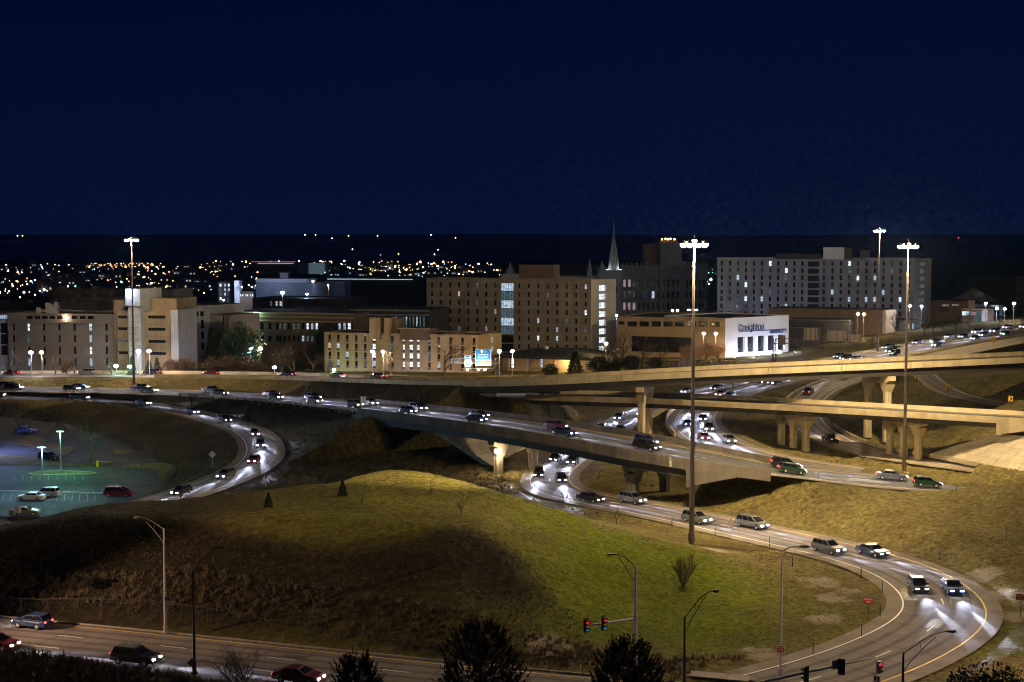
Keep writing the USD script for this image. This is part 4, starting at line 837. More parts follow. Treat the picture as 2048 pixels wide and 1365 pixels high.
# chain link fences
def chain_fence(name, label, line, H, gap, mat='galvanised', mesh_gap=.55, dark=False):
    x = thing(name, label, 'fence'); L = LN(line)
    for s in np.arange(0, L, gap):
        p, h, _ = along(line, s); obj('post', MB().cyl((p[0], p[1], p[2] - .3), .045, H + .35, 6), mat, x)
    obj('top_rail', MB().tube(line + [0, 0, H], .03, 5), mat, x)
    m = MB(); n = int(L / mesh_gap)
    for k in range(n):
        for dirn in (1, -1):
            a, b = k * mesh_gap, (k + dirn * H / 1.2 * .55) * 1.0 if False else k * mesh_gap + dirn * H * .9
            if b < 0 or b > L: continue
            p, _, _ = along(line, a); q_, _, _ = along(line, b)
            m.tube([p + [0, 0, .05], q_ + [0, 0, H]], .012, 3, False)
    tag(obj('wire_mesh', m, mat, x), kind='stuff')
    return x
f = spline(np.array([on(p[0], p[1]) for p in [at(-60, 1214, .4), at(0, 1219, .4), at(200, 1231, .4), at(400, 1249, .4), at(600, 1276, .4), at(870, 1314, .3), at(1100, 1341, .3), at(1270, 1353, .2)]]), 2.0)
f[:, 2] = [gz(a, b_) for a, b_ in f[:, :2]]
chain_fence('street_fence', 'chain link fence along the foot of the dark hill above the street', f, 1.75, 3.2, 'weathered_steel', .6)
f = spline(np.array([on_lot(*p) for p in [(-60, 832), (0, 835), (60, 840), (130, 852), (190, 870), (240, 888), (290, 909), (335, 926), (354, 942), (350, 956), (318, 985)]]), 2.0)
chain_fence('lot_fence', 'tall chain link fence around the back of the car park', f, 2.4, 3.0, 'weathered_steel', .8)
# parking barrier
p = on_lot(195, 934, 0); x = thing('parking_barrier', 'yellow green box with a raised arm at the car park entrance', 'barrier', p)
obj('cabinet', MB().box((0, 0, .6), (.45, .4, 1.2)), 'sign_yellow', x); obj('arm', MB().box((1.3, 0, 1.05), (2.3, .06, .1)), 'sign_yellow', x)

# ------------------------------------------------------------------ traffic signals
def signal_head(parent, p, yaw, states, back=True):
    n = np.array([math.cos(yaw), math.sin(yaw), 0]); r = np.array([-n[1], n[0], 0]); U = np.array([0, 0, 1.0]); R = np.stack([r, U, n], 1)
    h = obj('signal_head', MB().box(p, (.36, 1.08, .24), R=R), 'sign_black', parent)
    if back: obj('back_plate', MB().box(p - n * .06, (.62, 1.36, .02), R=R), 'dark_metal', h)
    for k, st_ in enumerate(states):
        c = p + U * (.35 - .35 * k) + n * .125
        obj('lens', MB().tube([c, c + n * .025], .14, 14), st_ or 'blind_glass', h)
        g = np.linspace(-.3, math.pi + .3, 9); v = []
        for a in g: v += [c + r * .165 * math.cos(a) + U * .165 * math.sin(a), c + r * .165 * math.cos(a) + U * .165 * math.sin(a) + n * .26]
        i = np.arange(8) * 2; obj('visor', MB().add(v, np.stack([i, i + 1, i + 3, i + 2], 1)), 'sign_black', h)
    return h
b1 = at(1270, 1352, .1); x = thing('traffic_signal', 'grey signal pole with a lamp on top and two lit signals on its arm', 'traffic light', b1)
H = 10.3; obj('pole', MB().tube([[0, 0, 0], [0, 0, 5], [0, 0, H]], [.21, .17, .11], 12), 'pink_galvanised', x)
e = atd(1164, 1253, 127.5) - b1; s = np.array([0, 0, 5.35]); obj('mast_arm', MB().tube([s, (s + e) / 2, e], [.13, .105, .07], 9), 'pink_galvanised', x)
obj('collar', MB().cyl((0, 0, 5.0), .25, .75, 12), 'pink_galvanised', x)
u = np.array([-1, -.15, 0]); u /= np.linalg.norm(u); t = np.linspace(0, 1, 9)
up = np.array([u * 1.95 * a + [0, 0, H - .1 + 1.3 * math.sin(a * 1.5)] for a in t]); m = MB().tube(up, .045, 6); m.tube([[0, 0, H - 1.6], u * 1.6 + [0, 0, H + 1.0]], .035, 6); m.tube([up[3], u * .9 + [0, 0, H - .2]], .02, 5); obj('lamp_arm', m, 'dark_metal', x)
obj('lamp_head', MB().box(up[-1] + u * .35, (.8, .34, .14), math.atan2(u[1], u[0])), 'dark_metal', x)
dirn = math.atan2(-.62, .78)
for f_ in (.62, .945): signal_head(x, s + (e - s) * f_ + np.array([.12, -.25, .12]), dirn - .12, ('signal_red', 'signal_amber', 'signal_green'))
b2 = np.array([11.5, 106.5, 0]); x = thing('traffic_signal', 'long grey signal arm crossing the bottom right with dark signals seen from behind', 'traffic light', b2)
e = atd(1742, 1317, 118.5) - b2; s = np.array([0, 0, 5.0]); obj('pole', MB().tube([[0, 0, 0], [0, 0, 6.0]], [.2, .16], 12), 'pink_galvanised', x); obj('mast_arm', MB().tube([s, (s + e) / 2, e], [.15, .115, .06], 9), 'galvanised', x)
for f_, yaw in ((.66, 2.3), (.84, 1.1)): signal_head(x, s + (e - s) * f_ + np.array([.05, -.15, -.1]), yaw, (None, None, None))
q = s + (e - s) * .815; obj('sign_back', MB().box(q + np.array([0, .2, .05]), (.62, .04, .8), .35), 'sign_silver', x)
signal_head(x, s + (e - s) * .26 + np.array([0, .35, -.2]), 2.6, (None, None), back=False)
b3 = at(1752, 1398, 0); x = thing('signal_post', 'short post with a signal showing one small red light and an arrow sign', 'traffic light', b3)
obj('post', MB().cyl((0, 0, 0), .06, 3.6, 8), 'pink_galvanised', x); signal_head(x, np.array([.22, -.05, 2.85]), -1.15, ('signal_red', None, None), back=False)
F = sign_frame((0, -.15, 1.75), CAM_YAW(b3)); board(x, 'panel', rect(.62, .78), F, 'sign_white')
board(x, 'arrow_up', [(.09, -.28), (.17, -.28), (.17, .08), (.25, .08), (.13, .28), (.01, .08), (.09, .08)], F, 'sign_black', .006, .022); board(x, 'arrow_down', [(-.27, .26), (-.03, .26), (-.15, -.26)], F, 'sign_black', .006, .022)
p = np.array([13.3, 116.5, .1]); x = thing('turn_ban_sign', 'small white sign with red ring at the bottom edge by the right evergreen', 'sign', p); post(x, 3.9); F = sign_frame((0, -.05, 3.35), CAM_YAW(p)); board(x, 'panel', rect(.6, .62), F, 'sign_white'); board(x, 'red_ring', disc(.24), F, 'sign_red', .006, .022); board(x, 'white_disc', disc(.18), F, 'sign_white', .006, .03); board(x, 'arrow', [(-.1, -.1), (-.02, -.1), (-.02, .04), (.1, .04), (.1, .11), (-.1, .11)], F, 'sign_black', .006, .038)
# small lamp on the pier of the near bridge
k = nearest(LINE['near_bridge_road'], at(1024, 853, 8)); r_ = sides(LINE['near_bridge_road'])[k]; p = LINE['near_bridge_road'][k] + np.array([*(r_ * 5.0), -4.1]) + np.array([.35, -.25, 0]); x = thing('pier_lamp', 'bright warm lamp fixed to the left pier of the near bridge', 'lamp', p)
obj('housing', MB().box((0, .12, .1), (.35, .3, .3)), 'dark_metal', x); obj('lens', MB().ball((.1, -.2, 0), .32, 1), 'lamp_warm', x); lamp_light(x, 'lamp', (.5, -.9, -.3), WARM, 900, .1)
# car park lamps
def lot_lamp(label, px_, pb, pt, col, lens, I):
    p = on_lot(px_, pb); H = EYE - (pt - 490) * p[1] / FPX - p[2]; x = thing('car_park_lamp', label, 'street lamp', p)
    obj('pole', MB().tube([[0, 0, 0], [0, 0, H]], [.13, .08], 8), 'galvanised', x); obj('foundation', MB().cyl((0, 0, -.1), .3, .8, 10), 'concrete_pale', x)
    h = obj('lamp_head', MB().box((-.35, 0, H + .1), (.6, .42, .16)).box((.35, 0, H + .1), (.6, .42, .16)).box((0, 0, H + .1), (.2, .1, .1)), 'dark_metal', x)
    for q in (-.38, .38): obj('lens', MB().box((q, -.05, H - .02), (.5, .4, .1)), lens, h)
    lamp_light(x, 'lamp', (0, -.3, H - .4), col, I, .2)
lot_lamp('car park lamp with blue white light, nearer of the two lit ones', 86, 991, 897, (.32, .78, 1.0), 'lamp_white', 1900)
lot_lamp('car park lamp with green light standing on the grass island', 122, 947, 865, (.2, 1.0, .5), 'lamp_green', 1300)
p = on_lot(-25, 905); 
x = thing('car_park_lamp', 'car park lamp with violet blue light beyond the left edge', 'street lamp', p); obj('pole', MB().tube([[0, 0, 0], [0, 0, 8]], [.13, .08], 8), 'galvanised', x); obj('lamp_head', MB().box((0, 0, 8.1), (.9, .42, .16)), 'dark_metal', x); obj('lens', MB().box((0, 0, 8.0), (.7, .36, .06)), 'lamp_blue', x); lamp_light(x, 'lamp', (0, -.2, 7.6), (.3, .36, 1.0), 6000, .2)
# street lamps that light the street from outside the picture
for q, lab, I in (((-74, 137, 3.0), 'lit street lamp beyond the left edge of the street', 26000), ((60, 116, 0), 'lit street lamp at the crossing beyond the right edge', 10000)):
    x = thing('lit_street_lamp', lab, 'street lamp', q); obj('pole', MB().tube([[0, 0, -.3], [0, 0, 10.5]], [.14, .09], 8), 'galvanised', x); obj('lamp_head', MB().box((0, .5, 10.6), (.36, 1.0, .16)), 'galvanised', x); obj('lens', MB().box((0, .6, 10.5), (.28, .6, .06)), 'lamp_warm', x); lamp_light(x, 'lamp', (0, .6, 10.2), (1.0, .66, .42) if q[0] < 0 else (1.0, .7, .56), I, .2, aim=(44, 12, -9.5) if q[0] < 0 else (-24, 20, -10), cone=26 if q[0] < 0 else 40, soft=.8)
glow('taillight_far', (1.0, 0.06, 0.1), 0.7)
# ------------------------------------------------------------------ buildings
class Face:
    """An upright wall plane between two plan points; u runs from the first to the second, outward is on the camera's side."""
    def __init__(s, pa, da, pb, db, world=None):
        if world is None: a, b = atd(pa, 600, da), atd(pb, 600, db)
        else: a, b = world
        s.a, s.b = np.array(a)[:2], np.array(b)[:2]; s.w = np.linalg.norm(s.b - s.a); s.t = (s.b - s.a) / s.w; s.n = np.array([s.t[1], -s.t[0]])
    def u(s, px_):
        d = (atd(px_, 600, 1.0))[:2]; A = np.array([[d[0], -s.t[0]], [d[1], -s.t[1]]]); return np.linalg.solve(A, s.a)[1]
    def z(s, px_, py_):
        p = s.a + s.t * s.u(px_); q = atd(px_, py_, 1.0); return EYE + (q[2] - EYE) * p[1]
    def p(s, u, z, out=0.0): return np.array([*(s.a + s.t * u + s.n * out), z])
    def back(s, depth): return s.a - s.n * depth, s.b - s.n * depth
def wall_front(F, zb, zt, openings, recess, mb):
    us = sorted({0.0, F.w, *[round(x, 4) for o in openings for x in o[:2]]}); zs = sorted({zb, zt, *[round(x, 4) for o in openings for x in o[2:4]]})
    us = [x for x in us if -1e-6 <= x <= F.w + 1e-6]; zs = [x for x in zs if zb - 1e-6 <= x <= zt + 1e-6]
    ops = np.array([o[:4] for o in openings], float) if openings else np.zeros((0, 4))
    for z0, z1 in zip(zs[:-1], zs[1:]):
        run = None
        for u0, u1 in zip(us[:-1], us[1:]):
            cu, cz = (u0 + u1) / 2, (z0 + z1) / 2
            hole = len(ops) and ((ops[:, 0] < cu) & (ops[:, 1] > cu) & (ops[:, 2] < cz) & (ops[:, 3] > cz)).any()
            if hole:
                if run is not None: mb.quad(F.p(run, z0), F.p(u0, z0), F.p(u0, z1), F.p(run, z1)); run = None
            elif run is None: run = u0
        if run is not None: mb.quad(F.p(run, z0), F.p(F.w, z0), F.p(F.w, z1), F.p(run, z1))
    for u0, u1, z0, z1 in ops:
        for (a, b), (c, d) in (((u0, z0), (u1, z0)), ((u1, z0), (u1, z1)), ((u1, z1), (u0, z1)), ((u0, z1), (u0, z0))):
            mb.quad(F.p(a, b), F.p(a, b, -recess), F.p(c, d, -recess), F.p(c, d))
def panes(x, F, openings, recess, frame_mat=None, kind='window'):
    for o in openings:
        u0, u1, z0, z1, mat = o[:5]
        w = obj(kind, MB().quad(F.p(u0, z0, -recess + .004), F.p(u1, z0, -recess + .004), F.p(u1, z1, -recess + .004), F.p(u0, z1, -recess + .004)), mat, x)
        nu, nz = o[5] if len(o) > 5 else (0, 0)
        if nu or nz:
            m = MB(); e = .045
            for k in range(1, nu + 1):
                q = u0 + (u1 - u0) * k / (nu + 1); m.quad(F.p(q - e, z0, -recess + .05), F.p(q + e, z0, -recess + .05), F.p(q + e, z1, -recess + .05), F.p(q - e, z1, -recess + .05))
            for k in range(1, nz + 1):
                q = z0 + (z1 - z0) * k / (nz + 1); m.quad(F.p(u0, q - e, -recess + .06), F.p(u1, q - e, -recess + .06), F.p(u1, q + e, -recess + .06), F.p(u0, q + e, -recess + .06))
            obj('glazing_bars', m, frame_mat or 'dark_metal', w)
def block(x, F, depth, zb, zt, mat, openings=(), recess=.3, roof='roof_dark', kind='window', parapet=.0, name='wall', bars=None):
    """A block of a building: front with openings, the other walls and the roof."""
    m = MB(); wall_front(F, zb, zt, openings, recess, m); a, b = F.back(depth)
    P = lambda q, z: np.array([*q, z])
    for q0, q1 in ((F.b, b), (b, a), (a, F.a)): m.quad(P(q0, zb), P(q1, zb), P(q1, zt), P(q0, zt))
    w = obj(name, m, mat, x)
    obj('roof', MB().quad(P(F.a, zt - parapet - .02), P(F.b, zt - parapet - .02), P(b, zt - parapet - .02), P(a, zt - parapet - .02)), roof, x)
    panes(x, F, openings, recess, bars, kind)
    return w
def strip(x, F, u0, u1, z0, z1, out, mat, name='cornice', back=0.0):
    """A raised band on a wall."""
    c = F.p((u0 + u1) / 2, (z0 + z1) / 2, (out - back) / 2 + .002); return obj(name, MB().box(c, (u1 - u0, out + back, z1 - z0), math.atan2(*F.t[::-1])), mat, x)
def grid(F, cols, rows, pick, bars=(0, 0)):
    """cols: (px0, px1) pairs; rows: (py_top, py_bottom) read at the px of the column."""
    o = []
    for r, (y0, y1) in enumerate(rows):
        for c, (a, b) in enumerate(cols):
            m = pick(r, c)
            if m: o.append((F.u(a), F.u(b), F.z((a + b) / 2, y1), F.z((a + b) / 2, y0), m, bars))
    return o
rb = random.Random(11)
def dark_or(lit, p, opts=('window_cool', 'window_dim', 'window_cool_bright', 'window_pink')):
    def pick(r, c):
        if (r, c) in lit: return lit[(r, c)]
        q = rb.random()
        return opts[rb.randrange(len(opts))] if q < p else ('blind_glass' if q < p + .22 else 'window_glass')
    return pick
# --- long hall at far left
x = thing('university_hall', 'long pale hall at far left with one bright column of windows near each end', 'building')
F = Face(15, 416, 233, 408); zt = F.z(120, 628)
rows = [(648, 662), (671, 685), (694, 709), (717, 732)]; cols = [(q - 2.6, q + 2.6) for q in (25.5, 56, 86.5, 117, 148, 179.5, 211.5)]
lit = {(r, 1): ['window_cool_bright', 'window_dim', 'window_glass', 'window_cool'][r] for r in range(4)}; lit.update({(r, 5): ['window_cool_bright', 'window_cool', 'window_cool_bright', 'window_cool'][r] for r in range(4)})
ops = grid(F, cols, rows, lambda r, c: lit.get((r, c), 'window_glass'), (1, 1))
band = [(F.u(a), F.u(a + 12.5), F.z(a, 638.5), F.z(a, 632.5), 'window_glass', (2, 0)) for a in (52, 67, 82, 97, 112, 142, 158, 174)]
block(x, F, 22, -4, zt, 'grey_wall', ops + band, parapet=.6)
strip(x, F, 0, F.w, F.z(120, 646.5), F.z(120, 643.5), .7, 'grey_wall', 'ledge')
strip(x, F, -.3, F.w + .2, zt - .5, zt + .12, .35, 'grey_wall')
for z_ in (669, 692, 715): strip(x, F, 0, F.w, F.z(120, z_), F.z(120, z_ - .7), .05, 'roof_grey', 'joint')
m = MB()
for q, w_, h_ in ((46, 1.0, 2.0), (66, 1.2, 3.4), (72, 1.0, 3.0), (78, 1.6, 2.8), (83, 1.0, 3.6)): m.box(F.p(F.u(q), zt + h_ / 2 - .6, -8), (w_, 1.2, h_))
m.tube([F.p(F.u(46), zt + .8, -8), F.p(F.u(62), zt + .9, -8)], .12, 5); m.tube([F.p(F.u(84), zt + 3, -8), F.p(F.u(92), zt + .7, -8), F.p(F.u(138), zt + .5, -8)], .14, 5)
obj('roof_plant', m, 'sign_silver', x)
p = F.p(F.u(131), F.z(131, 636), .3); obj('wall_lamp', MB().ball(p, .28, 1), 'lamp_warm', x); lamp_light(x, 'lamp', p + [0, -.6, 0], (1, .7, .45), 160, .1)
# --- glass wing at the left edge
x = thing('glass_wing', 'dark glazed wing with blue lit strip at the left edge of the picture', 'building'); F = Face(-60, 419, 14.5, 417)
ops = [(F.u(-58), F.u(-2), F.z(0, y + 20), F.z(0, y), 'window_glass', (9, 0)) for y in (647, 669, 691)] + [(F.u(-1), F.u(13), F.z(5, y + 20), F.z(5, y), 'window_glass', (3, 0)) for y in (647, 669, 691)] + [(F.u(-50), F.u(13.6), F.z(5, 638), F.z(5, 631), 'window_cool', (14, 1))]
block(x, F, 18, -4, F.z(0, 627), 'blue_grey_wall', ops)
# --- dark blocks behind the long hall
for pa, pb, yt, d, lab, mat in ((105, 218, 578, 470, 'dark wide rooftop block behind the long hall', 'dark_wall'), (140, 245, 594, 450, 'lower dark block behind the right half of the long hall', 'dark_wall'), (100, 160, 605, 438, 'small dark blue roof block behind the long hall', 'dark_wall'), (-60, 95, 606, 520, 'dark flat building behind the long hall at the left edge', 'dark_wall'), (265, 345, 579, 470, 'grey block behind the stair tower building', 'roof_grey')):
    x = thing('back_building', lab, 'building'); F = Face(pa, d, pb, d - 2); block(x, F, 18, -6, F.z((pa + pb) / 2, yt), mat)
    for k in range(3): strip(x, F, F.w * (.12 + .3 * k), F.w * (.2 + .3 * k), F.z(pa, yt), F.z(pa, yt) + .9, .2, 'roof_grey', 'roof_vent', 1.2)
# --- stair tower building
x = thing('stair_tower_building', 'stepped tan building with a blue lit stair tower behind the left light mast', 'building')
def strips(F, a, b, ys): return [(F.u(a), F.u(b), F.z((a + b) / 2, y + 6), F.z((a + b) / 2, y), m, (4, 0)) for y, m in ys]
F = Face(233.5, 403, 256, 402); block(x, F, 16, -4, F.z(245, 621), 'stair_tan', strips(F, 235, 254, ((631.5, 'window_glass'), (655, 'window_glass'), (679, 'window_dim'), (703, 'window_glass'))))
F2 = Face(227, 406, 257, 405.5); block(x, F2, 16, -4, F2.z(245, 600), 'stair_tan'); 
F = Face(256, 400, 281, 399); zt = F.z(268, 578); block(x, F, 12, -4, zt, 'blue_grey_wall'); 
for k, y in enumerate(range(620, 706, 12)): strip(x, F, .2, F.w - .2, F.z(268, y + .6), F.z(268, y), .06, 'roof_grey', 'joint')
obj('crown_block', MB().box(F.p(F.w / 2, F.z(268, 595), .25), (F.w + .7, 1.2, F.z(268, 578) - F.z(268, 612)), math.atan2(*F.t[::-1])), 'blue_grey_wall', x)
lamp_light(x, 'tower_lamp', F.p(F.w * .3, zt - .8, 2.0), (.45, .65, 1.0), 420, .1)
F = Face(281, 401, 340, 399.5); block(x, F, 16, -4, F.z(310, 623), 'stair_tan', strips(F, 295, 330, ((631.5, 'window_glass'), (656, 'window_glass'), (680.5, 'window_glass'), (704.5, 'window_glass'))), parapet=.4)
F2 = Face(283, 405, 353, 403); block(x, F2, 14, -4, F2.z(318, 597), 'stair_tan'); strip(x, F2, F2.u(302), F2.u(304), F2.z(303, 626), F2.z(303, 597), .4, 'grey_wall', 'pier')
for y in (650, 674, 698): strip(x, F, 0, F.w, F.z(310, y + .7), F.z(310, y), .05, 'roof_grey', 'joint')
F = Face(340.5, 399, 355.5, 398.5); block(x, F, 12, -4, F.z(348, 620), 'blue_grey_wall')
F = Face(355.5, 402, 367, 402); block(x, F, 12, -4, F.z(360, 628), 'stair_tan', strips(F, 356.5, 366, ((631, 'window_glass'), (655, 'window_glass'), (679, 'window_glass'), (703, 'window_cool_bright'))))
# --- grey block with tall dark windows
x = thing('grey_office_block', 'grey office block with tall dark windows right of the stair tower building', 'building'); F = Face(356, 446, 420, 442)
ops = [(F.u(a), F.u(b), F.z(a, y1), F.z(a, y0), 'window_glass', (1, 0)) for a, b, y0, y1 in ((366, 372, 623, 633), (374, 382, 623, 633), (384, 397, 623, 633), (399, 407, 623, 633), (374, 382, 640, 657), (400, 407, 640, 657), (374, 382, 663, 679), (400, 407, 663, 679), (374, 382, 685, 700), (400, 407, 685, 700))]
block(x, F, 20, -5, F.z(388, 611), 'blue_grey_wall', ops); F3 = Face(409, 443, 458, 439); block(x, F3, 16, -5, F3.z(430, 630), 'grey_wall', [(F3.u(444), F3.u(448), F3.z(446, 650), F3.z(446, 633), 'window_glass', (0, 1))])
# --- long low dark hall with pale cornice bands
x = thing('cornice_hall', 'long dark brick hall with pale cornice bands in front of the tall dormitory', 'building'); F = Face(455, 520, 706, 506); zt = F.z(600, 626)
lw = {8: 'window_cool_bright', 9: 'window_cool', 10: 'window_cool_bright', 5: 'window_dim', 4: 'window_dim', 6: 'window_dim', 7: 'window_dim'}
ops = grid(F, [(520 + 15.5 * k, 527 + 15.5 * k) for k in range(0, 3)] + [(557 + 9.2 * k, 561.5 + 9.2 * k) for k in range(0, 9)] + [(676, 681), (686, 691), (695, 701)], [(647, 659), (672, 683)], lambda r, c: ({9: 'window_cool_bright', 10: 'window_cool', 11: 'window_cool_bright', 12: 'window_cool', 13: 'window_cool', 14: 'window_cool_bright', 3: 'window_dim', 4: 'window_dim', 6: 'window_dim', 7: 'window_dim'}.get(c) if r == 0 else {8: 'window_cool', 9: 'window_dim', 10: 'window_dim'}.get(c)) or 'window_glass', (1, 1))
block(x, F, 30, -5, zt, 'brown_wall', ops)
for y0, y1 in ((625.5, 628.5), (633.5, 636), (642, 644)): strip(x, F, -.3, F.w + .3, F.z(600, y1), F.z(600, y0), .5, 'tan_trim')
F2 = Face(702, 522, 858, 516); block(x, F2, 30, -5, F2.z(780, 620), 'dark_wall', grid(F2, [(790 + 7 * k, 793 + 7 * k) for k in range(9)], [(634, 655)], lambda r, c: 'window_dim' if c % 3 else 'window_cool', (0, 2)))
for y0, y1 in ((619.5, 622.5), (629, 631.5)): strip(x, F2, -.3, F2.w, F2.z(780, y1), F2.z(780, y0), .5, 'blue_grey_wall')
p = F.p(F.u(511), F.z(511, 627), 1.2); obj('wall_lamp', MB().ball(p, .35, 1), 'lamp_green', x); lamp_light(x, 'lamp', p + np.array([0, -.5, -.3]), GREEN, 260, .1)
# --- dark old building with three lit windows behind it
x = thing('old_hall', 'dark old hall with three arched lit windows behind the cornice hall', 'building'); F = Face(505, 640, 700, 632)
block(x, F, 30, -8, F.z(600, 597), 'dark_wall', [(F.u(a), F.u(a + 4.2), F.z(a, 612.5), F.z(a, 603), m, (1, 1)) for a, m in ((540, 'window_dim'), (551, 'window_warm'), (559, 'window_cool'))]); F2 = Face(590, 628, 650, 626); block(x, F2, 12, -8, F2.z(620, 613), 'roof_grey')
# --- tan five storey block with blue panels
x = thing('tan_apartment_block', 'tan five storey block with white floor bands and violet panels under its windows', 'building'); F = Face(648, 478, 957, 462); zt = F.z(800, 667.5)
def yb(px_, y): return y + (px_ - 648) * .0235          # the floors fall slightly to the right in the picture
fl = [669.5, 686.5, 703.5, 720.5]; ops = []; pan = []
LW = {(0, 5): 'window_cool_bright', (1, 5): 'window_cool_bright', (2, 5): 'window_cool_bright', (3, 5): 'window_cool', (0, 7): 'window_cool_bright', (1, 7): 'window_cool_bright', (2, 7): 'window_cool_bright', (3, 7): 'window_cool_bright', (0, 8): 'window_cool_bright', (1, 8): 'window_cool_bright', (2, 8): 'window_cool_bright', (3, 8): 'window_cool_bright', (0, 9): 'window_cool_bright', (1, 9): 'window_cool_bright', (2, 9): 'window_cool_bright', (3, 9): 'window_cool_bright',
      (1, 0): 'window_warm', (1, 1): 'window_cool', (2, 2): 'window_cool', (3, 0): 'window_dim', (3, 1): 'window_cool', (3, 4): 'window_dim', (1, 6): 'window_dim', (2, 10): 'window_dim', (3, 11): 'window_cool', (0, 10): 'blind_glass', (3, 12): 'window_dim', (2, 13): 'window_dim'}
cl = [(655.5, 5.5), (673, 5.5), (691, 5.5), (709, 5.5), (727, 5.5), (744.5, 6.3), (781.5, 5.5), (805, 4), (818.5, 7), (834, 4.3), (855.5, 5.5), (874, 6), (898, 6), (921.5, 6), (945, 6)]
for r, y in enumerate(fl):
    for c, (q, w_) in enumerate(cl):
        ops.append((F.u(q), F.u(q + w_), F.z(q, yb(q, y + 9.6)), F.z(q, yb(q, y)), LW.get((r, c), 'window_glass'), (0, 1))); pan.append((F.u(q), F.u(q + w_), F.z(q, yb(q, y + 14)), F.z(q, yb(q, y + 9.9)), 'purple_panel'))
gops = [(F.u(a), F.u(b), F.z(a, y1), F.z(a, y0), m, n) for a, b, y0, y1, m, n in ((711, 717, 742, 752, 'window_dim', (0, 1)), (728, 734, 743, 758, 'purple_panel', (0, 1)), (764, 770, 744, 760, 'purple_panel', (0, 1)), (782, 788, 745, 760, 'window_glass', (0, 1)), (819, 825, 745, 762, 'purple_panel', (0, 1)), (851, 868, 746, 760, 'window_cool', (2, 1)), (871, 888, 747, 760, 'window_dim', (2, 0)), (891, 903, 748, 762, 'purple_panel', (1, 1)), (924, 943, 748.5, 754, 'window_cool_bright', (3, 0)), (945, 960 - 3.5, 748.5, 754, 'window_cool_bright', (2, 0)))]
block(x, F, 18, -4, zt, 'block_tan', ops + gops, parapet=.5); panes(x, F, pan, .3, kind='spandrel_panel') if False else None
for o in pan: obj('spandrel_panel', MB().quad(F.p(o[0], o[2], .03), F.p(o[1], o[2], .03), F.p(o[1], o[3], .03), F.p(o[0], o[3], .03)), 'purple_panel', x)
for y in (666.5, 685, 702, 719, 737.5): 
    m = MB(); h_ = .24 if y not in (666.5, 737.5) else .5
    m.box(F.p(F.w / 2, F.z(648 + 150, yb(798, y)), .1), (F.w, .22, h_), math.atan2(*F.t[::-1])); obj('floor_band', m, 'tan_trim', x)
for q in (651, 683, 699, 716, 752, 794, 813, 832, 850, 869, 906, 923): strip(x, F, F.u(q), F.u(q + 2), F.z(q, 765), F.z(q, yb(q, 739)), .14, 'tan_trim', 'ground_pier')
obj('wood_fence', MB().box(F.p(F.u(700), F.z(700, 752), 3.0), (F.u(722) - F.u(679), .15, 1.6)), 'wood_fence', x)
F2 = Face(957, 462, 1003, 474); ops2 = [(F2.u(983), F2.u(986.5), F2.z(985, y + 10), F2.z(985, y), m, (0, 1)) for y, m in ((675, 'window_cool'), (693, 'window_cool'), (711, 'window_glass'), (729, 'window_dim'))] + [(F2.u(981), F2.u(985), F2.z(983, 762), F2.z(983, 748), 'window_cool', (0, 1))]
block(x, F2, 14, -4, zt, 'block_tan', ops2, parapet=.5)
for y in (673.5, 692, 709, 726.5, 745): strip(x, F2, 0, F2.w, F2.z(980, y + .9), F2.z(980, y), .12, 'tan_trim', 'floor_band')
F3 = Face(738, 472, 759, 471); block(x, F3, 6, zt - 2, F3.z(748, 636), 'block_tan'); F4 = Face(759, 474, 768, 473.8); block(x, F4, 5, zt - 2, F4.z(763, 637), 'brown_wall'); F5 = Face(768, 470.5, 778, 470); block(x, F5, 5, zt - 2, F5.z(773, 636.5), 'block_tan'); F6 = Face(778, 473, 797, 472); block(x, F6, 6, zt - 2, F6.z(788, 637), 'brown_wall')
F7 = Face(799, 469, 857, 466); block(x, F7, 8, zt - 2, F7.z(828, 657.5), 'brown_wall'); strip(x, F7, -.5, F7.w + .5, F7.z(828, 658.5), F7.z(828, 656.5), .4, 'tan_trim')
# --- tall dormitory in the middle
x = thing('tall_dormitory', 'tall dormitory in the middle with a lit glass stair bay and white right end', 'building'); F = Face(853, 560, 1182, 538); zt = F.z(1000, 557.5)
def yd(px_, r): return 565.5 + r * 17.35 + (px_ - 853) * .0085 + max(0, px_ - 1000) * .006
lit = {(0, 5): 'window_dim', (1, 3): 'window_warm', (2, 5): 'window_dim', (3, 7): 'window_pink', (4, 0): 'window_pink', (5, 3): 'window_dim', (5, 6): 'window_pink', (0, 15): 'window_cool', (1, 11): 'window_dim', (3, 15): 'window_cool_bright', (4, 10): 'window_cool', (4, 13): 'window_dim', (5, 12): 'window_cool', (6, 10): 'window_cool_bright', (6, 12): 'window_cool', (5, 15): 'window_dim'}
colx = [861.5 + 18.1 * k for k in range(8)] + [1036 + 19 * k for k in range(8)]
ops = []
for r in range(9):
    for c, q in enumerate(colx):
        m = lit.get((r, c)) or ('blind_glass' if rb.random() < .2 else 'window_glass')
        ops.append((F.u(q), F.u(q + 4.4), F.z(q, yd(q, r) + 9.4), F.z(q, yd(q, r)), m, (0, 1)))
bay = [(F.u(1002), F.u(1027), F.z(1014, yd(1014, r) + 15.2), F.z(1014, yd(1014, r) - .3), m, (4, 0)) for r, m in enumerate(['window_cool', 'window_dim', 'window_cool', 'window_dim', 'window_cool', 'window_dim', 'window_glass', 'window_glass'])]
block(x, F, 16, -6, zt, 'dorm_wall', ops + bay, recess=.5, parapet=.5, bars='dark_metal')
for r in range(9): strip(x, F, 0, F.u(1000.5), F.z(920, yd(920, r) - 3.6), F.z(920, yd(920, r) - 4.2), .05, 'tan_trim', 'joint'); strip(x, F, F.u(1028.5), F.w, F.z(1100, yd(1100, r) - 3.6), F.z(1100, yd(1100, r) - 4.2), .05, 'tan_trim', 'joint')
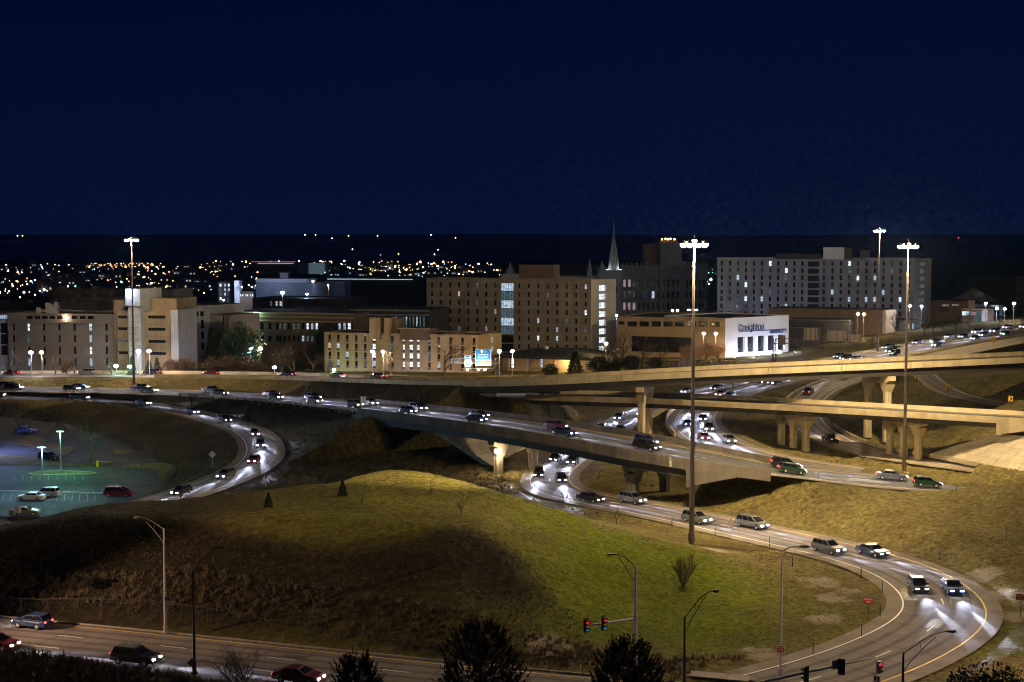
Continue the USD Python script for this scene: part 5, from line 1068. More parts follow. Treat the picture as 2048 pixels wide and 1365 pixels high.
strip(x, F, -.1, F.w, zt - .4, zt + .1, .2, 'dorm_wall')
F2 = Face(1182.2, 538, 1232, 548); ops = [(F2.u(1198), F2.u(1212), F2.z(1205, yd(1205, r) + 12.6), F2.z(1205, yd(1205, r) + 1), m, (3, 1)) for r, m in enumerate(['window_cool_bright'] * 9)]
block(x, F2, 10, -6, F2.z(1205, 559), 'dorm_end', ops, recess=.9, parapet=.5, bars='blue_grey_wall')
F3 = Face(1038, 556, 1106, 552); block(x, F3, 10, zt - 2, F3.z(1070, 530), 'brown_wall'); F4 = Face(1001, 558, 1039, 556); block(x, F4, 8, zt - 2, F4.z(1020, 548), 'blue_grey_wall')
# --- low hall with the wide dark roof
x = thing('low_roof_hall', 'low hall with a wide dark overhanging roof at the foot of the dormitory', 'building'); F = Face(1003, 470, 1182, 458)
ops = [(F.u(a), F.u(b), F.z(a, y1), F.z(a, y0), m, (0, 2)) for a, b, y0, y1, m in ((1015, 1019, 716, 734, 'window_cool'), (1022.5, 1028, 716, 736, 'window_cool_bright'), (1055, 1059, 716, 735, 'window_dim'), (1081, 1085.5, 716, 735, 'window_cool'), (1107, 1111, 716, 735, 'window_glass'), (1022, 1028, 744, 752, 'window_cool'), (1038, 1050, 746, 757, 'dark_wall'))]
block(x, F, 22, -4, F.z(1090, 712), 'tan_wall', ops)
ra, rb_ = F.back(26); o = F.p(-.5, F.z(1060, 711), 3.0); q = F.p(F.w + 1.5, F.z(1060, 711), 3.0)
m = MB(); zr = F.z(1060, 711); zc = F.z(1060, 702); A_, B_ = F.p(-1, zr, 3), F.p(F.w + 1, zr, 3); C_, D_ = np.array([*(F.b + F.t - F.n * 25), zr]), np.array([*(F.a - F.t - F.n * 25), zr]); cx = (A_ + B_ + C_ + D_) / 4; up = [cx + (p_ - cx) * .45 + [0, 0, zc - zr] for p_ in (A_, B_, C_, D_)]
v = [p_ - [0, 0, .9] for p_ in (A_, B_, C_, D_)] + [A_, B_, C_, D_] + up
m.add(v, [[0, 3, 2, 1], [0, 1, 5, 4], [1, 2, 6, 5], [2, 3, 7, 6], [3, 0, 4, 7], [4, 5, 9, 8], [5, 6, 10, 9], [6, 7, 11, 10], [7, 4, 8, 11], [8, 9, 10, 11]]); obj('overhanging_roof', m, 'roof_dark', x)
for a in (1019.5, 1058, 1113, 1172): strip(x, F, F.u(a), F.u(a + 2.6), F.z(a, 765), zr - .9, 1.9, 'tan_trim', 'column', -1.5)
obj('roof_fan', MB().cyl(F.p(F.u(1072), zc, -9), .9, 1.0, 10), 'sign_silver', x)
lamp_light(x, 'soffit_lamp', F.p(F.u(1135), zr - 2.2, 2.6), SODIUM, 500, .1)
obj('soffit_lamp_lens', MB().box(F.p(F.u(1135), zr - .95, 1.8), (.5, .3, .08)), 'lamp_warm', x)
# --- hall with the big white lettered wall
x = thing('lettered_hall', 'tan hall with a brightly lit white wall carrying large blue lettering', 'building'); F = Face(1235, 528, 1451, 512); zt = F.z(1350, 636)
ops = [(F.u(a), F.u(a + 20), F.z(a, 653.5), F.z(a, 643), 'window_glass', (1, 0)) for a in (1254, 1278, 1302, 1326, 1349, 1373, 1396, 1420)] + [(F.u(1236), F.u(1249), F.z(1240, 650), F.z(1240, 643), 'window_glass', (0, 0))]
dk = [(F.u(1262), F.u(1390), F.z(1320, 705), F.z(1320, 674), 'window_glass', (7, 1))]
block(x, F, 40, -4, zt, 'tan_wall', ops + dk, recess=.9, parapet=.4)
strip(x, F, 0, F.w, zt - .35, zt + .1, .25, 'tan_wall')
F2 = Face(1451.2, 512, 1578, 536); zl, zr2 = F2.z(1452, 637), F2.z(1578, 630.5); zt2 = (zl + zr2) / 2
ops = [(F2.u(a), F2.u(b), F2.z(a, y1), F2.z(a, y0), 'window_glass', (2, 3)) for a, b, y0, y1 in ((1476, 1491, 675, 706), (1496, 1511, 674, 705), (1517, 1532, 672.5, 703.5), (1537, 1552, 671.5, 702.5), (1557, 1571, 670.5, 701))]
wl = block(x, F2, 30, -4, zt2, 'white_wall', ops, recess=1.0, parapet=.4)
F2m = np.eye(4); F2m[:3, 0], F2m[:3, 1], F2m[:3, 2] = [*F2.t, 0], [0, 0, 1], [*F2.n, 0]
def wall_words(text, pxa, pxb, pya, pyb, name):
    """Lettering from pxa to pxb, capitals from pya down to pyb."""
    u0, u1 = F2.u(pxa), F2.u(pxb); h = F2.z((pxa + pxb) / 2, pya) - F2.z((pxa + pxb) / 2, pyb); m = meshkit.text_mesh(text, h, .25, False); b_ = m.bounds; v = m.vertices.copy(); v[:, 0] = (v[:, 0] - b_[0][0]) / (b_[1][0] - b_[0][0]) * (u1 - u0)
    o_ = F2.p(u0, F2.z((pxa + pxb) / 2, pyb), .05); return obj(name, (v @ F2m[:3, :3].T + o_, m.faces), 'lettering_blue', wl)
wall_words('Creighton', 1477, 1528, 647.5, 661, 'lettering'); wall_words('UNIVERSITY', 1540, 1573, 660, 666.5, 'lettering')
obj('underline', MB().box(F2.p((F2.u(1477) + F2.u(1573)) / 2, F2.z(1525, 661.2), .1), (F2.u(1573) - F2.u(1477), .2, .28), math.atan2(*F2.t[::-1])), 'lettering_blue', wl)
for a in (1493.5, 1514, 1534.5, 1554.5, 1466):
    p = F2.p(F2.u(a), 0, 1.3); p[2] = gz(p[0], p[1]) + .2; obj('uplight', MB().box(p, (.5, .4, .3)), 'lamp_white', x); lamp_light(x, 'lamp', p + [0, 0, .6], (.66, .74, 1.0), 420, .1)
for k in (.2, .5, .8):
    p = F2.p(F2.w * k, 0, 8.5); p[2] = gz(p[0], p[1]) + .9; obj('flood_light', MB().box(p - [0, 0, .6], (.9, .6, .5)), 'dark_metal', x); lamp_light(x, 'wall_flood', p, (.62, .7, 1.0), 620, .2)
# --- church
x = thing('church', 'grey stone church with a tall lit spire and small pinnacles behind the dormitory', 'church'); d = 700
F = Face(1213, d, 1243, d); zt = F.z(1228, 541); S_ = F.w; block(x, F, S_, -8, zt, 'church_stone', [(F.u(1229), F.u(1234), F.z(1231, 588), F.z(1231, 574), 'window_glass', (1, 2)), (F.u(1218), F.u(1223), F.z(1220, 588), F.z(1220, 574), 'window_glass', (1, 2))], recess=.5)
c = np.array([*((F.a + F.b) / 2 - F.n * S_ / 2), 0]); R0 = S_ * .36
zs_ = [zt, F.z(1228, 528), F.z(1228, 487), F.z(1228, 440)]
m = MB(); n = 8
def ring(r, z): return [c + [r * math.cos(a), r * math.sin(a), z] for a in np.arange(n) * 2 * math.pi / n + .39]
for (r0, z0), (r1, z1) in zip([(R0, zs_[0]), (R0 * .88, zs_[1]), (R0 * .36, zs_[2]), (R0 * .42, zs_[2] + .01), (R0 * .30, zs_[2] + .8)], [(R0 * .88, zs_[1]), (R0 * .36, zs_[2]), (R0 * .42, zs_[2] + .01), (R0 * .30, zs_[2] + .8), (.06, zs_[3])]):
    a, b = ring(r0, z0), ring(r1, z1)
    for k in range(n): m.quad(a[k], a[(k + 1) % n], b[(k + 1) % n], b[k])
sp = obj('spire', m, 'church_stone', x)
m = MB()
for k in range(n):
    a, b = ring(R0 * 1.02, zs_[0])[k], ring(R0 * .90, zs_[1])[k]; e = ring(R0 * .38, zs_[2])[k]; m.tube([a, b, e], [.22, .18, .1], 5)
    a2 = ring(R0 * 1.04, zs_[0])[k - 1]; m.add([a, a2, (a + a2) / 2 + [0, 0, 4.2]], [[0, 1, 2], [2, 1, 0]])
    m.ball(ring(R0 * .42, zs_[2] + .5)[k], .22, 1)
obj('spire_ribs', m, 'white_wall', sp)
for k in range(4):
    a = k * math.pi / 2 + math.pi / 4; q = c + np.array([math.cos(a), math.sin(a), 0]) * S_ * .62; q[2] = zt + .3
    obj('floodlight', MB().box(q, (.5, .5, .3)), 'far_white', x); lamp_light(x, 'lamp', q + np.array([math.cos(a) * .1, math.sin(a) * .1, .4]), (.75, 1.0, .9), 60, .1)
obj('cross', MB().box(c + [0, 0, zs_[3] + .8], (.12, .12, 1.8)).box(c + [0, 0, zs_[3] + 1.1], (.8, .12, .12)), 'dark_metal', sp)
G = Face(1010, d + 6, 1200, d + 4); zg, zp = G.z(1100, 552), G.z(1100, 530); bk = G.back(16); A_, B_ = G.p(0, zg), G.p(G.w, zg); C_, D_ = np.array([*bk[1], zg]), np.array([*bk[0], zg]); e0, e1 = (A_ + D_) / 2 + [0, 0, zp - zg], (B_ + C_) / 2 + [0, 0, zp - zg]
block(x, G, 16, -8, zg, 'church_stone', name='nave_wall', roof='roof_dark'); obj('nave_roof', MB().quad(A_, B_, e1, e0).quad(C_, D_, e0, e1), 'roof_dark', x); m = MB().add([A_, D_, e0], [[0, 1, 2]]).add([B_, C_, e1], [[0, 1, 2]]); obj('gable', m, 'church_stone', x)
def pinnacle(px_, ytop, ybase, w_): 
    q = atd(px_, ybase, d - 3); h_ = atd(px_, ytop, d - 3)[2]; m = MB(); m.box([q[0], q[1], q[2] - 6], (w_, w_, 12)); r_ = w_ * .55; a = [q + [r_ * math.cos(k * 1.0472), r_ * math.sin(k * 1.0472), 0] for k in range(6)]
    for k in range(6): m.add([a[k], a[(k + 1) % 6], [q[0], q[1], h_]], [[0, 1, 2]])
    for k in range(4): m.tube([q + [w_ * .45 * (-1) ** k, w_ * .45 * (-1) ** (k // 2), -2], q + [w_ * .45 * (-1) ** k, w_ * .45 * (-1) ** (k // 2), 3]], [.3, .02], 5)
    obj('pinnacle', m, 'church_stone', x)
pinnacle(1179, 517, 543, 2.2); pinnacle(1204, 522, 546, 4.6); pinnacle(1020.5, 524, 546, 4.2)
# --- grey tower building
x = thing('grey_tower_building', 'dark grey ribbed tower building with lower wings, right of the church spire', 'building'); d = 770
def ribbed(pa, pb, yt, dd, rib, mat='church_stone', zb=-8, out=1.0, over=1.2):
    F = Face(pa, dd, pb, dd); zt = F.z((pa + pb) / 2, yt); block(x, F, 20, zb, zt, mat); n = int((pb - pa) / rib)
    for k in range(n + 1): u = F.w * k / n; strip(x, F, u - .55, u + .55, zb, zt + over, out, 'dark_wall' if False else mat, 'rib')
    for k in range(n):
        for j, y in enumerate((560, 583, 606)):
            u = F.w * (k + .5) / n
            if F.z(pa, y) < zt - 3: obj('window', MB().quad(F.p(u - .7, F.z(pa, y + 14), .05), F.p(u + .7, F.z(pa, y + 14), .05), F.p(u + .7, F.z(pa, y), .05), F.p(u - .7, F.z(pa, y), .05)), 'window_cool' if (k, j) in ((6, 1),) else 'window_pink' if (k, j) in ((0, 0), (1, 0), (0, 2), (1, 2), (2, 2)) and pa < 1260 else 'window_glass', x)
    return F, zt
ribbed(1244, 1330, 531, d, 9.5); ribbed(1360, 1412, 530, d + 6, 8); F, zt = ribbed(1322, 1360, 486, d - 4, 9, over=0)
F = Face(1288, d + 12, 1324, d + 12); block(x, F, 14, -8, F.z(1306, 488), 'brown_wall'); F = Face(1355, d, 1373, d); block(x, F, 14, -8, F.z(1365, 523), 'church_stone')
m = MB(); q = atd(1338, 482, d)
for k, px_ in enumerate((1324, 1331, 1336, 1341, 1349)): p = atd(px_, 479 - (k % 2), d); m.ball(p, .55, 1)
obj('roof_lamps', m, 'far_warm', x); m = MB().box(atd(1337, 483.5, d + 4), (10, 3, 1.6)); obj('roof_plant', m, 'roof_grey', x)
# --- long dormitory at right
x = thing('long_dormitory', 'long eight storey dormitory at right with small windows behind the right masts', 'building'); F = Face(1434, 650, 1826, 618); zt = F.z(1630, 516)
def yl(px_, r): return 522 + r * 14.25 + (px_ - 1434) * .0045
lit = {(0, 6): 'window_cool_bright', (1, 8): 'window_cool_bright', (2, 2): 'window_cool', (3, 3): 'window_cool_bright', (2, 8): 'window_dim', (5, 3): 'window_cool_bright', (5, 5): 'window_cool', (4, 6): 'window_dim', (0, 14): 'window_cool_bright', (1, 14): 'window_dim', (2, 15): 'window_cool_bright', (2, 17): 'window_cool', (4, 18): 'window_cool', (5, 20): 'window_cool_bright', (1, 19): 'window_dim', (5, 14): 'window_cool', (4, 12): 'window_cool', (6, 8): 'window_cool', (5, 16): 'window_cool', (5, 17): 'window_cool'}
colx = [1440.5 + 16.1 * k for k in range(11)] + [1644.5 + 17 * k for k in range(11)]
ops = [(F.u(q), F.u(q + 5), F.z(q, yl(q, r) + 9.2), F.z(q, yl(q, r)), lit.get((r, c)) or ('blind_glass' if rb.random() < .15 else 'window_glass'), (0, 1)) for r in range(8) for c, q in enumerate(colx)]
ops += [(F.u(1615), F.u(1637.5), F.z(1626, yl(1626, r) + 11), F.z(1626, yl(1626, r) + .5), 'window_glass', (4, 1)) for r in range(7)]
ops = [o for o in ops if o[0] > 0 and o[1] < F.w]
block(x, F, 16, -6, zt, 'blue_grey_wall', ops, parapet=.5)
for q in [colx[0] - 5.5 + (colx[1] - colx[0]) * k for k in range(12)]: strip(x, F, max(0, F.u(q)), F.u(q + .8), 0, zt, .12, 'blue_grey_wall', 'pilaster') if F.u(q) > 0 else None
strip(x, F, -.2, F.w, zt - .5, zt + .15, .25, 'blue_grey_wall')
F2 = Face(1826.2, 618, 1861.5, 632); ops = [(F2.u(1838), F2.u(1848), F2.z(1843, 533 + r * 14.4), F2.z(1843, 525 + r * 14.4), 'window_dim', (2, 1)) for r in range(7)]
block(x, F2, 12, -6, F2.z(1843, 517), 'dorm_end', ops, recess=.8, parapet=.5)
F3 = Face(1645, 628, 1687, 626); block(x, F3, 7, zt - .6, F3.z(1666, 495), 'white_wall'); F4 = Face(1687, 628, 1703, 627); block(x, F4, 7, zt - .6, F4.z(1695, 495.5), 'roof_grey'); F5 = Face(1719, 626, 1738, 625); block(x, F5, 6, zt - .6, F5.z(1728, 501), 'roof_grey')
F6 = Face(1550, 634, 1640, 630); block(x, F6, 5, zt - .6, F6.z(1600, 508), 'dark_wall')
# --- stepped dark garage
x = thing('stepped_building', 'low dark stepped building with broad brown bands below the long dormitory', 'building')
for pa, da, pb, db, yt, mat in ((1539, 585, 1771, 566, 618, 'brown_wall'), (1578, 556, 1700, 548, 640, 'dark_wall'), (1578, 552, 1640, 548, 655, 'dark_wall')):
    F = Face(pa, da, pb, db); block(x, F, 16, -4, F.z((pa + pb) / 2, yt), mat); strip(x, F, 0, F.w, F.z((pa + pb) / 2, yt + 1.2), F.z((pa + pb) / 2, yt), .4, 'grey_wall')
F = Face(1772, 565, 1793, 568); block(x, F, 14, -4, F.z(1780, 620), 'dorm_end')
# --- entrance annex
x = thing('entrance_annex', 'small pale annex with lit door openings at the foot of the long dormitory', 'building'); F = Face(1800, 585, 1842, 588); block(x, F, 16, 0, F.z(1820, 640), 'grey_wall', [(F.u(a), F.u(a + 4), F.z(a, 661), F.z(a, 648), m, (0, 1)) for a, m in ((1817, 'window_warm'), (1825, 'window_cool'), (1832, 'window_dim'))])
# --- buildings at the right edge
x = thing('brick_low_building', 'low dark brick building with small lit window strips near the right edge', 'building'); F = Face(1860, 640, 1940, 632)
block(x, F, 20, 0, F.z(1900, 602), 'brown_wall', [(F.u(1885), F.u(1898), F.z(1890, 613), F.z(1890, 609.5), 'window_pink', (4, 0)), (F.u(1904), F.u(1918), F.z(1910, 612), F.z(1910, 609), 'window_pink', (4, 0))] + [(F.u(1881 + 4.5 * k), F.u(1883 + 4.5 * k), F.z(1885, 625), F.z(1885, 614), 'window_glass') for k in range(4)])
x = thing('gabled_hall', 'dark gabled hall with small pale lettering on its gable near the right edge', 'building'); F = Face(1905, 690, 1995, 684); zb_, zp = F.z(1950, 600), F.z(1948, 575); block(x, F, 30, 0, zb_, 'grey_wall', roof='roof_dark')
bk = F.back(30); A_, B_, e0 = F.p(0, zb_, .02), F.p(F.w, zb_, .02), F.p(F.w * .47, zp, .02); D_, C_ = np.array([*bk[0], zb_]), np.array([*bk[1], zb_]); e1 = (D_ + C_) / 2 + [0, 0, zp - zb_]
obj('gable', MB().add([A_, B_, e0], [[0, 1, 2]]), 'grey_wall', x); obj('gable_roof', MB().quad(A_, e0, e1, D_).quad(e0, B_, C_, e1), 'roof_dark', x)
gm_ = np.stack([[*F.t, 0], [0, 0, 1], [*F.n, 0]], 1); m = meshkit.text_mesh('Lied', 1.5, .1, True); v = m.vertices @ gm_.T + F.p(F.u(1948.5), F.z(1950, 590), .08); obj('lettering', (v, m.faces), 'sign_white', x); m = meshkit.text_mesh('EDUCATION CENTER', .55, .1, True); v = m.vertices.copy(); v[:, 0] *= .55; obj('lettering', (v @ gm_.T + F.p(F.u(1948.5), F.z(1950, 593.5), .08), m.faces), 'sign_white', x)
x = thing('corner_shop_building', 'two storey building with lit windows and a tan pillar behind the freeway at right', 'building'); F = Face(1924, 606, 1988, 600)
block(x, F, 16, 2, F.z(1955, 618), 'brown_wall', [(F.u(a), F.u(b), F.z(a, y1), F.z(a, y0), m, (2, 1)) for a, b, y0, y1, m in ((1924.5, 1932, 623, 631, 'window_cool_bright'), (1933, 1939, 623, 631, 'window_cool'), (1942, 1952, 624, 630, 'window_pink'), (1953, 1962, 623, 645, 'window_dim'))]); strip(x, F, 0, F.w, F.z(1955, 619.5), F.z(1955, 617.5), .6, 'tan_trim'); strip(x, F, F.u(1965), F.u(1976), 2, F.z(1970, 620), .8, 'dorm_end', 'pillar')
obj('roof_sign', MB().box(F.p(F.u(1942), F.z(1942, 609), -2), (F.u(1949) - F.u(1936), .5, F.z(1942, 602) - F.z(1942, 617))), 'tan_wall', x)
x = thing('blue_glass_building', 'blue lit glazed building behind the street lamps at the right edge', 'building'); F = Face(1948, 640, 2010, 634); block(x, F, 14, 2, F.z(1990, 608), 'dark_wall', [(F.u(1950 + k * 8.2), F.u(1956.5 + k * 8.2), F.z(1990, 632 if k > 4 else 614), F.z(1990, 610.5), 'window_cool' if k in (4, 5) else 'window_dim', (3, 1 + 2 * (k > 4))) for k in range(7)])
x = thing('dark_warehouse', 'big dark plain building against the hills at the right edge', 'building'); F = Face(1930, 900, 2120, 890); block(x, F, 40, -8, F.z(2000, 553), 'dark_wall'); F = Face(2031, 880, 2130, 875); block(x, F, 30, -8, F.z(2050, 552), 'brown_wall')
# --- lit buildings of the valley
x = thing('lit_white_building', 'small brightly blue lit building with a white upper block in the distance at left', 'building'); d = 1050
F = Face(437, d, 462, d); block(x, F, 20, -16, F.z(450, 564), 'grey_wall', [(F.u(a), F.u(a + 3.6), F.z(a, y + 5.5), F.z(a, y), m) for a, y, m in ((439.5, 568, 'window_cool_bright'), (448.5, 568, 'window_cool'), (439.5, 577, 'window_dim'), (448.5, 577, 'window_cool'), (439.5, 586, 'window_dim'), (448.5, 586, 'window_cool'), (439.5, 595, 'window_cool_bright'), (456, 568, 'window_cool_bright'), (456, 577, 'window_cool'))])
F = Face(469, d - 5, 478.5, d - 5); block(x, F, 14, -16, F.z(474, 562), 'white_wall'); F = Face(478.5, d - 3, 507, d - 3); block(x, F, 14, -16, F.z(490, 583), 'brown_wall', [(F.u(a), F.u(a + 2.4), F.z(a, 593), F.z(a, 589), 'window_cool_bright') for a in (480, 484, 491, 494, 500, 504)])
for a in (483, 503): q = atd(a, 575, d - 12); lamp_light(x, 'lamp', q, (.6, .72, 1.0), 3000, .2); obj('flood_lamp', MB().ball(q + [0, .5, 0], .4, 1), 'lamp_white', x)
x = thing('cold_store', 'wide pale windowless storehouse beyond the bright blue lamp', 'building'); F = Face(512, 980, 628, 970); block(x, F, 30, -14, F.z(570, 566), 'blue_grey_wall'); F = Face(512, 985, 615, 978); block(x, F, 20, -14, F.z(570, 558), 'white_wall'); F = Face(560, 1000, 576, 1000); block(x, F, 10, -14, F.z(568, 546), 'white_wall'); lamp_light(x, 'lamp', atd(530, 553, 960), (.5, .65, 1.0), 2200, .2); lamp_light(x, 'lamp', atd(655, 566, 960), (.5, .65, 1.0), 1500, .2)
x = thing('long_lit_shed', 'long low shed with one unbroken lit strip under its roof in the distance', 'building'); F = Face(640, 1150, 845, 1130); block(x, F, 40, -16, F.z(740, 555), 'dark_wall'); obj('lit_strip', MB().box(F.p((F.u(655) + F.u(825)) / 2, F.z(740, 559), .3), (F.u(825) - F.u(655), .4, .55), math.atan2(*F.t[::-1])), 'window_cool', x)
F = Face(650, 1120, 690, 1118); block(x, F, 20, -16, F.z(670, 563), 'white_wall')
x = thing('car_deck', 'far open car deck with rows of warm lamps behind the left mast', 'building'); d = 2600
for k, y in enumerate((526, 529.5, 533)): 
    F = Face(172, d + 20 * k, 330, d + 20 * k); obj('deck_edge', MB().box(F.p(F.w / 2, F.z(250, y)), (F.w, 20, .6)), 'grey_wall', x); m = MB()
    for j in range(30):
        if rb.random() < .8: m.ball(F.p(F.w * rb.random(), F.z(250, y + rb.uniform(.3, 1.6)), 1.0), rb.uniform(.35, .9), 1)
    obj('deck_lamps', m, 'far_warm', x)
x = thing('red_strip_store', 'far long building with a red lit roof edge on the valley floor', 'building'); F = Face(503, 2900, 592, 2900); block(x, F, 40, -22, F.z(550, 524), 'grey_wall'); obj('red_strip', MB().box(F.p(F.w / 2, F.z(550, 523.8), .6), (F.w, 1, 1.3)), 'taillight_far', x); obj('white_strip', MB().box(F.p(F.w * .55, F.z(550, 527), .6), (F.w * .8, 1, 1.2)), 'window_cool', x)
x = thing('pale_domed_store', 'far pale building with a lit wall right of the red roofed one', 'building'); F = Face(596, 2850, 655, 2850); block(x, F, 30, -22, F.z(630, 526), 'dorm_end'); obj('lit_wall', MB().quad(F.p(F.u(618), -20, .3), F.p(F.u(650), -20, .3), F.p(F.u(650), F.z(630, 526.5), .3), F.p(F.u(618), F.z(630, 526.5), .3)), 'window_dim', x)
# ------------------------------------------------------------------ campus and street lamps that are lit
def campus_lamp(px_, py_, d, tone, lens, I, label, r=.54, H=None, pair=0):
    t = atd(px_, py_, d); g = gz(t[0], t[1]); x = thing('lit_street_lamp', label, 'street lamp', (t[0], t[1], g)); h = t[2] - g
    obj('pole', MB().tube([[0, .25, -.3], [0, .25, h - .1]], [.12, .07], 7), 'galvanised', x)
    hd = obj('lamp_head', MB().box((0, .1, h + .18), (.7, .75, .14)).tube([[0, .25, h - .1], [0, .25, h + .2]], .06, 6), 'dark_metal', x)
    if pair:
        for q in (-pair, pair): obj('lens', MB().ball((q, -.05, h - .05), r, 1, (1.3, 1, .7)), lens, hd)
    else: obj('lens', MB().ball((0, -.05, h - .05), r, 2, (1.1, 1, .85)), lens, hd)
    lamp_light(x, 'lamp', (0, -.75, h - .35), tone, I * (1.7 if I < 1000 else 1.15), .12)
for a in [
    (62, 705, 396, COOL, 'lamp_white', 650, 'cold white street lamp before the left part of the long hall'),
    (83, 705, 396, SODIUM, 'lamp_warm', 450, 'amber street lamp beside the cold white one before the long hall'),
    (277, 702.5, 392, (.62, .6, 1.0), 'lamp_white', 500, 'violet white street lamp right of the left light mast'),
    (298, 702, 392, SODIUM, 'lamp_warm', 600, 'amber street lamp before the dark window strips of the stair tower building'),
    (232, 732, 396, GREEN, 'lamp_green', 120, 'small green white lamp at the foot of the stair tower building'),
    (260, 733, 396, GREEN, 'lamp_green', 90, 'small pale lamp just left of the light mast foot'),
    (502.5, 697, 440, COOL, 'lamp_white', 500, 'cold white street lamp above the brown bushes'),
    (521.5, 697, 440, (1, .62, .38), 'lamp_warm', 500, 'orange street lamp above the brown bushes'),
    (549, 735, 430, WHITE, 'lamp_white', 200, 'small white lamp low between the trees left of the tan block'),
    (668, 740, 470, (.5, 1, .9), 'lamp_green', 160, 'small green white lamp at the left corner of the tan block'),
    (745, 703, 450, COOL, 'lamp_white', 1500, 'cold white street lamp before the middle of the tan block'),
    (766, 703.5, 446, SODIUM, 'lamp_warm', 2600, 'amber street lamp above the bare tree before the tan block'),
    (748, 750, 458, WHITE, 'lamp_white', 260, 'white lamp at the ground floor of the tan block'),
    (998.5, 702.5, 436, SODIUM, 'lamp_warm', 1600, 'left amber lamp of the pair above the wide dark roof'),
    (1024.5, 702.5, 436, SODIUM, 'lamp_warm', 1600, 'right amber lamp of the pair above the wide dark roof'),
    (1212, 687, 462, (1, .72, .25), 'lamp_warm', 800, 'yellow street lamp before the white end of the tall dormitory'),
    (1233, 630.5, 600, (.55, .58, 1), 'lamp_blue', 1200, 'violet blue lamp at the right edge of the tall dormitory'),
    (1290, 628.5, 620, (.55, .6, 1), 'lamp_blue', 1600, 'violet blue lamp above the roof of the lettered hall, left one'),
    (1415, 630, 620, (.55, .6, 1), 'lamp_blue', 900, 'violet blue lamp above the lettered hall right of the tallest mast'),
    (1345, 621, 640, (1, .85, .5), 'lamp_warm', 300, 'pale yellow lamp among the trees below the grey tower'),
    (1355, 621, 640, (1, .85, .5), 'lamp_warm', 300, 'pale yellow lamp just right of its twin below the grey tower'),
    (1407.5, 667.5, 500, (1, .72, .42), 'lamp_warm', 800, 'left orange lamp of the pair above the pale tree'),
    (1431.5, 667.5, 500, (1, .72, .42), 'lamp_warm', 800, 'right orange lamp of the pair above the pale tree'),
    (1716, 628, 545, (1, .78, .4), 'lamp_warm', 900, 'bright yellow lamp before the stepped building'),
    (1728, 628.5, 548, (1, .78, .4), 'lamp_warm', 300, 'smaller yellow lamp right of the bright one before the stepped building'),
    (1820, 612, 560, (1, .75, .5), 'lamp_warm', 500, 'warm lamp just right of the brightest mast'),
    (1843, 612.5, 570, COOL, 'lamp_blue', 900, 'blue white lamp before the right end of the long dormitory'),
    (1971.5, 607, 585, COOL, 'lamp_blue', 700, 'blue lamp over the two storey building at right'),
    (1994, 617.5, 590, COOL, 'lamp_blue', 500, 'blue lamp low at the blue glazed building'),
    (2009.5, 618, 590, (1, .9, .8), 'lamp_warm', 400, 'cream lamp right of the blue one at the glazed building'),
    (2028, 607, 560, (1, .75, .48), 'lamp_warm', 900, 'warm lamp on a tall pole near the right edge'),
    (565, 585.5, 600, (.55, .75, 1), 'lamp_white', 2400, 'large blue white lamp, brightest of the valley at left', .75),
    (614, 588.5, 640, (.45, .65, 1), 'lamp_blue', 900, 'blue lamp right of the brightest valley lamp', .5),
    (626, 563, 800, (1, .8, .5), 'lamp_warm', 1500, 'yellow lamp right above the brightest valley lamp', .6),
    (656, 570, 850, (1, .75, .5), 'lamp_warm', 900, 'orange lamp beside the pale storehouse', .5),
    (447.5, 600, 950, COOL, 'lamp_blue', 1500, 'blue lamp at the foot of the small lit white building', .6)]: campus_lamp(*a)
t = atd(1385, 619.5, 610); x = thing('lit_street_lamp', 'twin violet floodlights on a pole seen beside the tallest mast', 'street lamp', (t[0], t[1], gz(t[0], t[1]))); h = t[2] - gz(t[0], t[1])
obj('pole', MB().tube([[0, .3, 0], [0, .3, h]], .09, 7), 'galvanised', x); obj('cross_bar', MB().box((0, .2, h + .1), (3.6, .1, .1)), 'galvanised', x)
for q in (-1.6, 1.6): obj('floodlight', MB().box((q, -.1, h - .1), (1.4, .3, .5)), 'lamp_blue', x)
lamp_light(x, 'lamp', (0, -.9, h - .5), (.6, .6, 1), 700, .12)

# ------------------------------------------------------------------ sign gantries
def truss(parent, a, b, h=1.5, dep=1.2, n=12, mat='weathered_steel', name='truss'):
    a, b = np.array(a, float), np.array(b, float); t = (b - a) / np.linalg.norm(b - a); nrm = np.array([-t[1], t[0], 0]); m = MB(); r = .09
    for dz in (0, h):
        for s in (0, dep): m.tube([a + [0, 0, dz] + nrm * s, b + [0, 0, dz] + nrm * s], r, 5)
    for k in range(n + 1):
        p = a + (b - a) * k / n
        for s in (0, dep): m.tube([p + nrm * s, p + nrm * s + [0, 0, h]], .05, 4)
        m.tube([p, p + nrm * dep], .04, 4)
        if k < n: q = a + (b - a) * (k + 1) / n; m.tube([p + [0, 0, h * (k % 2)], q + [0, 0, h * (1 - k % 2)]], .05, 4)
    return obj(name, m, mat, parent)
def lattice_tower(parent, p, H, w=1.4, mat='weathered_steel'):
    m = MB(); c = [np.array([p[0] + sx * w / 2, p[1] + sy * w / 2, p[2]]) for sx, sy in ((-1, -1), (1, -1), (1, 1), (-1, 1))]
    for k in range(4): m.tube([c[k], c[k] + [0, 0, H]], .1, 5)
    n = max(2, int(H / 2.2))
    for k in range(n):
        for j in range(4):
            a, b = c[j] + [0, 0, H * k / n], c[(j + 1) % 4] + [0, 0, H * (k + 1) / n]; m.tube([a, b] if k % 2 else [c[(j + 1) % 4] + [0, 0, H * k / n], c[j] + [0, 0, H * (k + 1) / n]], .045, 4); m.tube([c[j] + [0, 0, H * k / n], c[(j + 1) % 4] + [0, 0, H * k / n]], .045, 4)
    return obj('lattice_post', m, mat, parent)
d = 338
x = thing('sign_gantry', 'steel sign gantry with two lit blue signs in front of the tan block', 'sign gantry')
